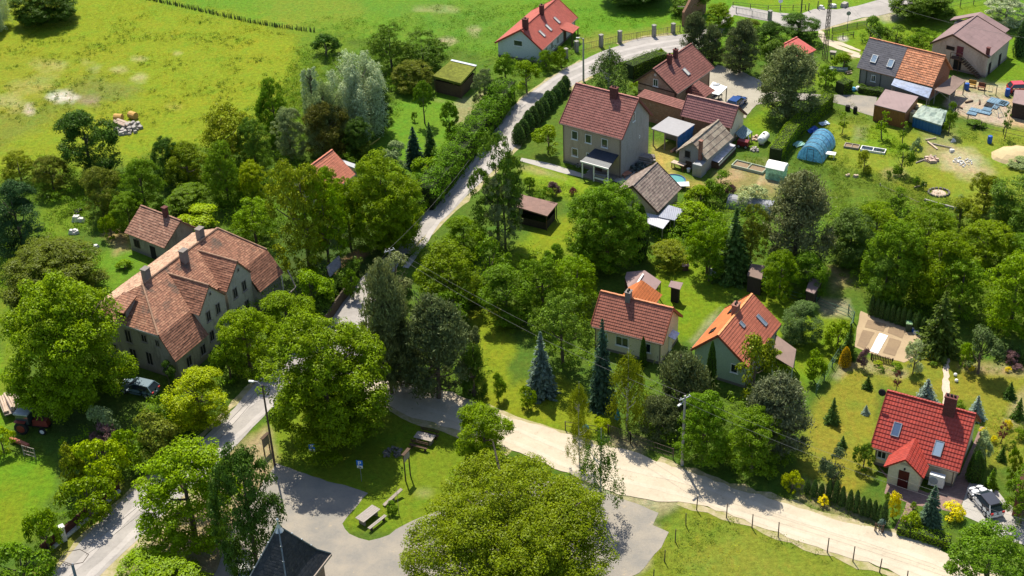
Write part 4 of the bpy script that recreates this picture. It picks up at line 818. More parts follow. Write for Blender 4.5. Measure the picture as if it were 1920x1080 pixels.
# mauve roofed pavilion behind it
rt, Lq = leanto('garden_pavilion', [(1178, 540), (1215, 563), (1240, 528), (1209, 507)], (2.9, 2.4, 2.4, 2.9), t_mauve, 'open pavilion with a mauve shingle roof and a white strip behind the coral roofed house', 'pavilion', pm=m_wood)
a_, b_ = P(1195, 531, 2.95), P(1206, 514, 2.97); c_ = rt.location; mb = MB(); mb.beam(a_-c_, b_-c_, .18, .12); mb.build('roof_light', m_white, rt)
leanto('garden_pavilion', [(1172, 520), (1178, 540), (1209, 507), (1175, 510)], (2.3, 2.8, 2.85, 2.3), t_mauve, 'lower left roof slope of the mauve pavilion, half hidden by trees', 'pavilion', pm=m_wood)
# H19
rt, roof, H = gable('orange_roofed_house', HP['H19'], 'pale green house with a vivid orange roof behind the dark pines', 'house', t_orange, w_green, verge=M_plain('rust_board', (.3, .08, .04)), ridgem=M_plain('bright_orange_ridge', (.68, .27, .1)))
rb = MB(); p = HP['H19']; slope(rb, (-.02, -.02, p[5]+.06), (p[3]+.02, -.02, p[5]+.06), (-.02, p[4]*p[7], p[5]+p[6]+.06), (p[3]+.02, p[4]*p[7], p[5]+p[6]+.06), .34, .06); rb.build('shaded_slope', M_tile('shaded_orange_tiles', (.36, .105, .06), .34, .25, .12), roof)  # second, duller tile colour: the shade of this slope is painted in
chimney(roof, 5.1, 3.75, 5.2, 6.7, .9, .6, m_chim, 2); skylight(roof, H, 'N', 4.0, .72, .55, .75).location.z = .06; skylight(roof, H, 'N', 6.9, .42, .6, 1.5).location.z = .06; skylight(roof, H, 'F', 2.6, .45, .8, .7, m_dark, m_dark); skylight(roof, H, 'F', 6.5, .6, 1.2, .6, m_dark, m_dark)
window(rt, 'A', 1.6, 2.1, .8, 1.1, H, mull=0)
leanto('felt_roof_extension', [(1449, 667), (1487, 690), (1493, 655), (1456, 628)], (2.6, 2.4, 2.4, 2.6), t_felt, 'flat brown-grey extension roof beside the orange roofed house', 'extension', pm=w_green)
# H20
rt, roof, H = gable('red_roofed_house', HP['H20'], 'cream bungalow with a glossy deep red tiled roof and a gabled porch', 'house', M_tile('glossy_red_tiles', (.37, .05, .033), .4, .3, .16, worn=(.27, .05, .04), wornf=.55, rough=.42, wave=.9), w_cream, course=.4, step=.06, verge=M_plain('deep_red_board', (.22, .02, .015)), oh=.45)
chimney(roof, 6.1, 3.9, 5.4, 7.7, 1.1, .62, m_chimd, 3, ); skylight(roof, H, 'N', 1.9, .4, .8, 1.4, M_glass('dark_blue_glass', (.08, .12, .2)), m_grey); skylight(roof, H, 'N', 6.1, .28, .85, 1.5, M_glass('bluish_glass', (.25, .33, .42)), m_grey)
window(rt, 'N', 1.1, 1.4, .9, .9, H); pr = MB(); px0, px1, py0 = 2.35, 5.35, -1.75; pm_ = (px0+px1)/2
slope(pr, (px0-.4, py0-.35, 2.1), (px0-.4, 1.9, 2.1), (pm_, py0-.35, 3.7), (pm_, 1.9, 3.7), .36, .05); slope(pr, (px1+.4, 1.9, 2.1), (px1+.4, py0-.35, 2.1), (pm_, 1.9, 3.7), (pm_, py0-.35, 3.7), .36, .05); pr.build('porch_roof', M_tile('glossy_red_tiles', (.45, .04, .03)), rt)
pw = MB(); q = [(px0, py0, 0), (px1, py0, 0), (px1, py0, 2.25), (pm_, py0, 3.5), (px0, py0, 2.25)]; pw.face(q); pw.face([(px0, .6, 0), (px0, py0, 0), (px0, py0, 2.25), (px0, .6, 2.25)]); pw.face([(px1, py0, 0), (px1, .6, 0), (px1, .6, 2.25), (px1, py0, 2.25)]); pw.build('porch_wall', w_cream, rt)
db = MB(); db.box((pm_+.0, py0-.03, 1.02), (1.0, .07, 2.0)); dd = db.build('door', M_plain('dark_red_door', (.09, .012, .012), .4), rt); db = MB(); db.box((pm_+.38, py0-.1, 1.0), (.05, .08, .2)); db.build('handle', m_grey, dd)
vb = MB(); [vb.box((pm_, py0-.015, 2.75+.1*i), (.95, .03, .05)) for i in range(3)]; vb.build('vent_grille', M_plain('beige_grille', (.4, .33, .24)), rt)
lb = MB(); lb.box((pm_, py0-.08, 2.3), (.14, .14, .2)); lb.build('porch_lamp', m_dark, rt)
vb = MB(); vb.box((6.7, -.35, .95), (1.4, .55, 1.3)); ac = vb.build('heat_pump', m_white, rt, bevel=.04); vb = MB(); vb.tube([(6.45, -.64, .95), (6.45, -.67, .95)], .42, 16); vb.build('fan', M_plain('fan_grey', (.35, .38, .4)), ac)
# H9 small red roofed shed ; H17 hidden orange roof ; church
rt, roof, H = gable('garden_shed', [P(1497, 111, 2.2).x, P(1497, 111, 2.2).y, 44, 4.6, 4.4, 2.2, 1.0, .82], 'little wooden shed with a bright red sheet roof among dark trees', 'shed', t_rmet, w_brownp, course=4, step=.01, gutters=False, oh=.25)
rt, roof, H = gable('hidden_house', [P(620, 362, 2.8).x, P(620, 362, 2.8).y, 60, 5.6, 6.6, 2.8, 2.8, .5], 'house with a salmon red roof almost hidden behind the roadside larch and maple', 'house', M_tile('salmon_tiles', (.50, .17, .10), .34, .25, .12), w_cream)
# thatched shed
rt, Lq = leanto('green_roof_shed', [(811, 142), (864, 156), (893, 124), (846, 113)], (2.7, 2.6, 2.9, 3.1), M_plain('grass_roof', (.14, .155, .02), 1, .5, 3, bump=1), 'dark open timber shed with grass growing over its whole roof', 'shed', th=.35, pm=m_wood)
mb = MB(); c_ = rt.location
for a_, b_ in ((0, 1), (1, 2), (2, 3), (3, 0)):
    q0, q1 = Lq[a_]*.9, Lq[b_]*.9; mb.hexa([Vector((q0.x, q0.y, 0)), Vector((q1.x, q1.y, 0)), Vector((q1.x*.97, q1.y*.97, 0)), Vector((q0.x*.97, q0.y*.97, 0)), Vector((q0.x, q0.y, 1.9)), Vector((q1.x, q1.y, 1.9)), Vector((q1.x*.97, q1.y*.97, 1.9)), Vector((q0.x*.97, q0.y*.97, 1.9))])
mb.build('low_wall', m_wood, rt); mb = MB(); mb.beam(Lq[2]+Vector((0, 0, .05)), Lq[3]+Vector((0, 0, .05)), .5, .05); mb.build('zinc_strip', m_zinc, rt)
# gazebo
rt, Lq = leanto('garden_gazebo', [(967, 387), (1026, 405), (1046, 381), (976, 364)], (2.5, 2.2, 2.2, 2.6), M_tile('brown_felt_shingles', (.21, .12, .095), .3, .4, .1, wave=.05), 'low dark timber summerhouse with a flat brown roof on the lawn right of the road', 'summerhouse', th=.16, pm=m_wood)
mb = MB()
for a_, b_ in ((0, 1), (1, 2), (2, 3), (3, 0)):
    q0, q1 = Lq[a_]*.88, Lq[b_]*.88; h_ = 1.0 if a_ < 2 else 2.3; k = .97; mb.hexa([Vector((q0.x, q0.y, 0)), Vector((q1.x, q1.y, 0)), Vector((q1.x*k, q1.y*k, 0)), Vector((q0.x*k, q0.y*k, 0)), Vector((q0.x, q0.y, h_)), Vector((q1.x, q1.y, h_)), Vector((q1.x*k, q1.y*k, h_)), Vector((q0.x*k, q0.y*k, h_))])
mb.build('wall', w_drk, rt)
def boxhouse(name, quad, z, roofm, wallm, label, cat, th=.12, k=.93):
    rt, Lq = leanto(name, quad, z, roofm, label, cat, th=th, posts=False); mb = MB(); a = [Vector((p.x*k, p.y*k, 0)) for p in Lq]; b = [Vector((p.x*k, p.y*k, p.z-th)) for p in Lq]; mb.hexa(a+b)
    if (Lq[1]-Lq[0]).cross(Lq[3]-Lq[0]).z < 0: mb.f = [f[::-1] for f in mb.f]
    mb.build('wall', wallm, rt); return rt, Lq
boxhouse('timber_shed', [(1401, 516), (1428, 524), (1434, 498), (1408, 494)], (2.3, 2.3, 2.5, 2.5), t_felt, w_drk, 'dark log shed with a brown felt roof beside the tall spruce', 'shed')
boxhouse('timber_shed', [(1511, 545), (1527, 551), (1542, 526), (1519, 521)], (2.2, 2.2, 2.3, 2.4), t_mauve, w_drk, 'tiny dark shed with a grey pointed roof right of the rounded bushes', 'shed')
boxhouse('brown_garage', [(1639, 196), (1698, 211), (1722, 181), (1660, 167)], (2.5, 2.5, 2.7, 2.7), M_tile('mauve_garage_sheet', (.27, .19, .185), .9, 1.2, .05, wave=.05), M_sheet('orange_brown_sheet', (.22, .085, .03), .25, .5), 'sheet metal garage with orange-brown walls and a pinkish roof', 'garage', k=.985)
boxhouse('timber_shed', [(1898, 192), (1935, 200), (1945, 170), (1903, 168)], (2.3, 2.3, 2.7, 2.7), t_mauve, w_drk, 'dark shed with a mauve roof cut by the right edge beside the sandy yard', 'shed')
boxhouse('brown_house', [(1903, 922), (1990, 935), (1990, 850), (1918, 880)], (3, 3, 5, 4.2), t_brown, M_brick('red_facing_brick', (.32, .1, .07), (.2, .15, .12)), 'corner of a red-brown roofed house at the right edge above the parked white car', 'house')
rt, Lq = boxhouse('well_shelter', [(1253, 537), (1275, 543), (1281, 530), (1258, 526)], (2.1, 2.1, 2.3, 2.3), t_mauve, m_dark, 'little roofed grill shelter standing alone on the bright lawn', 'shelter', th=.08, k=.62)
boxhouse('low_shed', [(665, 315), (625, 300), (632, 296), (668, 308)], 2.0, m_grey, w_stone, 'low grey roofed shed behind the salmon roof ridge', 'shed')
# church
SZ = 7.0; A = P(544, 1137, SZ); B = P(620, 1038, SZ); d_ = B-A; Ls = d_.length; an = math.atan2(d_.y, d_.x); ex = d_.normalized(); ey = Vector((-ex.y, ex.x, 0)); W_ = 4.9; cen = A+ex*Ls/2+ey*W_/2
best = min((abs(Q((cen.x, cen.y, z_))[1]-986), z_) for z_ in np.arange(8, 20, .1)); AZ = best[1]
rt = empty('chapel', (cen.x, cen.y, 0), an, 'chapel with a steep black slate hipped roof tipped by a metal finial', 'chapel'); h = Ls/2; h2 = W_/2
m_sl = M_tile('black_slate', (.022, .024, .03), .25, .3, .3, worn=(.07, .065, .055), wornf=.6, wave=.05, rough=.55)
mb = MB(); k1 = .72; zf = SZ+(AZ-SZ)*.2
cs = [(-h, -h2), (h, -h2), (h, h2), (-h, h2)]
for i in range(4):
    a_, b_ = cs[i], cs[(i+1) % 4]
    e0, e1 = Vector((*a_, SZ)), Vector((*b_, SZ)); f0, f1 = Vector((a_[0]*k1, a_[1]*k1, zf)), Vector((b_[0]*k1, b_[1]*k1, zf)); ap = Vector((0, 0, AZ))
    slope(mb, e0, e1, f0, f1, .28, .015); slope(mb, f0, f1, ap, ap, .28, .015)
rf = mb.build('roof', m_sl, rt)
mb = MB()
for c_ in cs: mb.tube([(c_[0], c_[1], SZ+.04), (c_[0]*k1, c_[1]*k1, zf+.05), (0, 0, AZ+.05)], .07, 5)
for c_ in cs: [mb.box((c_[0]*k1*(1-t_), c_[1]*k1*(1-t_), zf+(AZ-zf)*t_+.1), (.14, .14, .14)) for t_ in (.15, .4, .65)]
mb.build('hip_cap', M_plain('lead_grey', (.16, .18, .2), .5, metal=.3), rf)
mb = MB(); mb.lathe((0, 0, AZ-.5), [(.4, 0), (.2, .35), (.08, .7), (.04, 1.1), (.1, 1.15), (.12, 1.25), (.06, 1.34), (.0, 1.38)], 10); mb.build('finial', m_zinc, rf)
mb = MB(); mb.box((0, 0, SZ/2-.05), (Ls-1.0, W_-1.0, SZ-.1)); mb.build('wall', M_brick('church_brick', (.34, .2, .14), (.36, .3, .24)), rt)
mb = MB(); [mb.beam((a_[0]*1.0, a_[1]*1.0, SZ-.1), (b_[0], b_[1], SZ-.1), .22, .22) for a_, b_ in zip(cs, cs[1:]+cs[:1])]; mb.build('cornice', M_plain('cornice_stone', (.3, .24, .2)), rt)
mb = MB(); slope(mb, (-h-7, -h2-.6, 4.6), (-h+.8, -h2-.6, 4.6), (-h-7, 0, 7.0), (-h+.8, 0, 7.0), .28, .015); slope(mb, (-h+.8, h2+.6, 4.6), (-h-7, h2+.6, 4.6), (-h+.8, 0, 7.0), (-h-7, 0, 7.0), .28, .015); mb.build('nave_roof', M_tile('grey_slate', (.10, .095, .09), .25, .3, .3, worn=(.16, .14, .1), wornf=.55, wave=.05), rt)
mb = MB(); mb.box((-h-3, 0, 2.3), (7.0, W_-.2, 4.6)); mb.build('nave_wall', M_brick('church_brick', (.34, .2, .14), (.36, .3, .24)), rt)
# ------------------------------------------------------------------ derelict manor: half-hipped mansard with two cross gables
ZB, ZE, ZR = 5.6, 2.9, 10.0
A = P(297, 629.6, ZB); Bq = P(463, 497.8, ZB); d_ = Bq-A; an = math.atan2(d_.y, d_.x); LB = d_.length
ex = Vector((math.cos(an), math.sin(an), 0)); ey = Vector((-ex.y, ex.x, 0))
def loc(px, py, z): v = P(px, py, z)-A; return v.dot(ex), v.dot(ey)
ZR = 8.35; r0, r1 = loc(268.3, 533.3, ZR), loc(406.7, 428, ZR); YR, X0, X1 = (r0[1]+r1[1])/2, r0[0], r1[0]; LB = 19.3
ZE = 3.0; YE = -2.05
W2 = 2*YR
MAN = empty('derelict_manor', (A.x, A.y, 0), an, 'large derelict manor with crumbling tiled mansard roof and two plastered cross gables', 'manor house')
m_low = M_tile('darker_old_tiles', (.26, .115, .07), .26, .18, .3, worn=(.42, .22, .14), wornf=.6)
mb = MB(); kw = dict(course=.26, step=.036, jit=.022); rr = random.Random(5)
slope(mb, (0, 0, ZB), (LB, 0, ZB), (X0, YR, ZR), (X1, YR, ZR), nu=18, rnd=rr, **kw)
slope(mb, (0, W2, ZB), (0, 0, ZB), (X0, YR, ZR), (X0+.01, YR, ZR), nu=8, rnd=rr, **kw)
slope(mb, (LB, 0, ZB), (LB, W2, ZB), (X1, YR, ZR), (X1-.01, YR, ZR), nu=8, rnd=rr, **kw)
mroof = mb.build('roof', t_old, MAN)
mb = MB(); slope(mb, (LB, W2, ZB), (0, W2, ZB), (X1, YR, ZR), (X0, YR, ZR), nu=18, rnd=rr, course=.26, step=.036, jit=.03); slope(mb, (LB, W2+.9, ZB-.5), (0, W2+.9, ZB-.5), (LB, W2, ZB), (0, W2, ZB), nu=18, rnd=rr, course=.26, step=.036, jit=.03); mb.build('rear_slope', t_oldpale, mroof)
mb = MB(); mb.tube([(X0, YR, ZR+.05), (X1, YR, ZR+.05)], .14, 6); mb.tube([(0, 0, ZB+.05), (X0, YR, ZR+.05)], .12, 6); mb.tube([(LB, 0, ZB+.05), (X1, YR, ZR+.05)], .12, 6); mb.build('ridge_cap', M_plain('old_ridge', (.34, .2, .13), .8, .4, 3), mroof)
mb = MB(); yi = YE+.35; yj = W2-.2
for xx, fl in ((.25, 1), (LB-.25, 0)):
    q = [(xx, yi, 0), (xx, yj, 0), (xx, yj, ZB-.15), (xx, .1, ZB-.15), (xx, yi, ZE-.1)]; mb.face(q[::-1] if fl else q)
mb.face([(LB-.25, yj, 0), (.25, yj, 0), (.25, yj, ZB-.15), (LB-.25, yj, ZB-.15)]); mb.build('wall', w_old, MAN)
mb = MB(); mb.beam((.1, 0, ZB-.12), (.1, W2, ZB-.12), .3, .22); mb.build('gutter', M_plain('rusty_zinc', (.4, .38, .36), .5, .3, 4), MAN)
Hm = dict(side=lambda s, u, z: ((Vector((.25, u, z)), Vector((0, -1, 0)), Vector((-1, 0, 0))) if s == 'A' else (Vector((u, yi, z)), Vector((1, 0, 0)), Vector((0, -1, 0)))))
for u, z, w_, h_ in ((2.4, 4.4, .8, 1.0), (.6, 4.3, .6, .9), (2.2, 1.8, .9, 1.7), (.2, 1.3, .6, 1.1), (4.7, 4.0, .9, 1.7), (4.5, 1.4, 1.0, 2.0), (7.2, 4.2, .8, 1.1), (7.2, 1.6, .8, 1.3)): window(MAN, 'A', u, z, w_, h_, Hm, frame=m_oldw, pane=m_dark)
for u in (2.0, 4.4): window(MAN, 'N', u, 1.5, .9, 1.3, Hm, frame=m_oldw, pane=m_dark)
# cross gables
def crossg(apx, lft, rgt, back, zg_e):
    # apex pixel of the front wall, left / right eave pixels
    bst = None
    for z_ in np.arange(6.0, 10.5, .05):
        a = loc(*apx, z_); b = loc(*lft, zg_e)
        c = abs(a[1]-b[1])
        if bst is None or c < bst[0]: bst = (c, z_, a, b)
    _, za, a, l = bst; r = loc(*rgt, zg_e); yf = (l[1]+a[1])/2; x0, x1, xa = l[0], max(r[0], a[0]+(a[0]-l[0])*.6), a[0]
    sl_ = (ZR-ZB)/YR; yb = (za-ZB)/sl_; ye0 = max(.0, (zg_e-ZB)/sl_)
    mb = MB(); slope(mb, (x0-.15, yf-.1, zg_e), (x0-.15, ye0+.1, zg_e), (xa, yf-.1, za), (xa, yb+.15, za), course=.26, step=.036, nu=6, jit=.03, rnd=rr); slope(mb, (x1+.15, ye0+.1, zg_e), (x1+.15, yf-.1, zg_e), (xa, yb+.15, za), (xa, yf-.1, za), course=.26, step=.036, nu=6, jit=.03, rnd=rr)
    g = mb.build('cross_gable_roof', m_low, mroof); mb = MB(); mb.tube([(xa, yf-.1, za+.04), (xa, yb+.2, za+.04)], .11, 6); mb.build('ridge_cap', M_plain('old_ridge', (.34, .2, .13)), g)
    mb = MB(); mb.face([(x0, yf, 0), (x1, yf, 0), (x1, yf, zg_e-.1), (xa, yf, za-.12), (x0, yf, zg_e-.1)]); mb.face([(x0, ye0+.3, 0), (x0, yf, 0), (x0, yf, zg_e-.1), (x0, ye0+.3, zg_e-.1)]); mb.face([(x1, yf, 0), (x1, ye0+.3, 0), (x1, ye0+.3, zg_e-.1), (x1, yf, zg_e-.1)])
    wl = mb.build('cross_gable_wall', w_barn, MAN)
    Hs = dict(side=lambda s, u, z: (Vector((u, yf, z)), Vector((1, 0, 0)), Vector((0, -1, 0))))
    w = x1-x0
    for u in (.3, .68): window(MAN, 'N', x0+w*u, zg_e-1.0, .75, 1.35, Hs, frame=m_oldw, pane=m_dark); window(MAN, 'N', x0+w*u, zg_e-3.6, .75, 1.35, Hs, frame=m_oldw, pane=m_dark)
    window(MAN, 'N', xa, za-1.1, .35, .45, Hs, frame=m_oldw, pane=m_dark, sill=False, mull=0)
    return x0, x1, xa, yf, za

G1 = crossg((390.4, 534.8), (374, 590), (423, 553), None, 5.4); G2 = crossg((443.7, 490.4), (425, 546), (470, 511), None, 5.4)
for a_, b_, e0, e1, nu_ in ((0, G1[0], -.3, 0, 8), (G2[1], LB, 0, 0, 6)):
    mb = MB(); slope(mb, (a_+e0, YE, ZE), (b_, YE, ZE), (a_, -.02, ZB+.02), (b_, -.02, ZB+.02), nu=nu_, rnd=rr, **kw); mb.build('lower_slope', m_low, mroof)
    mb = MB(); l_, r_ = max(a_, .25), min(b_, LB-.25); mb.face([(l_, yi, 0), (r_, yi, 0), (r_, yi, ZE), (l_, yi, ZE)])
    for x_ in (l_, r_):
        if .3 < x_ < LB-.3: q = [(x_, yi, 0), (x_, .3, 0), (x_, .3, ZB-.2), (x_, 0, ZB-.2), (x_, yi, ZE-.1)]; mb.face(q if x_ == r_ else q[::-1])
    mb.build('front_wall', w_old, MAN)
mb = MB(); mb.face([(G1[1], .25, 0), (G2[0], .25, 0), (G2[0], .25, ZB-.1), (G1[1], .25, ZB-.1)]); mb.build('middle_wall', w_barn, MAN)
# shed dormer in the hip, chimneys
sl_ = (ZR-ZB)/max(.1, X0); xe = .7; ydm = YR+.6; mb = MB(); zt_ = ZB+sl_*xe+1.0
slope(mb, (xe-.5, ydm+.95, zt_-.1), (xe-.5, ydm-.95, zt_-.1), (xe+1.9, ydm+.95, zt_+.75), (xe+1.9, ydm-.95, zt_+.75), .3, .04); dm = mb.build('dormer_roof', t_old, mroof)
mb = MB(); mb.hexa([Vector(q) for q in ((xe, ydm-.8, ZB), (xe+1.7, ydm-.8, ZB), (xe+1.7, ydm+.8, ZB), (xe, ydm+.8, ZB), (xe, ydm-.8, zt_), (xe+1.7, ydm-.8, zt_+.5), (xe+1.7, ydm+.8, zt_+.5), (xe, ydm+.8, zt_))]); mb.build('dormer_wall', m_oldw, mroof); mb = MB(); mb.box((xe-.03, ydm, zt_-.5), (.06, 1.2, .8)); mb.build('dormer_opening', m_dark, mroof)
for (cx_, cy_, ty) in ((377, 449, 426), (346.5, 489, 470), (276, 525, 502)):
    bx = None
    for z_ in np.arange(ZB, ZR+.05, .1):
        a = loc(cx_, cy_, z_); zz = ZB+(ZR-ZB)*min(a[1]/YR, (W2-a[1])/YR); e = abs(zz-z_)
        if bx is None or e < bx[0]: bx = (e, a, z_)
    a, zb_ = bx[1], bx[2]; lo = zb_
    while Q(A*1+ex*a[0]+ey*a[1]+Vector((0, 0, lo-A.z)))[1] > ty and lo < 15: lo += .05
    chimney(mroof, a[0], a[1], zb_-.6, min(lo, zb_+1.45), .8, .65, m_chimg, 0)
# broken porch at the right corner
mb = MB(); mb.beam((LB-.6, YE-.1, 3.0), (LB-2.6, YE-1.8, 1.6), .12); mb.beam((LB+.4, YE-.3, 3.2), (LB-.6, YE-2.0, 1.9), .12); mb.beam((LB-2.6, YE-1.8, 1.6), (LB-.6, YE-2.0, 1.9), .12); [mb.beam((LB-2.6+k_*.7, YE-1.8, 0), (LB-2.6+k_*.7, YE-1.8, 1.8), .1) for k_ in range(4)]; mb.build('broken_porch', m_oldw, MAN)
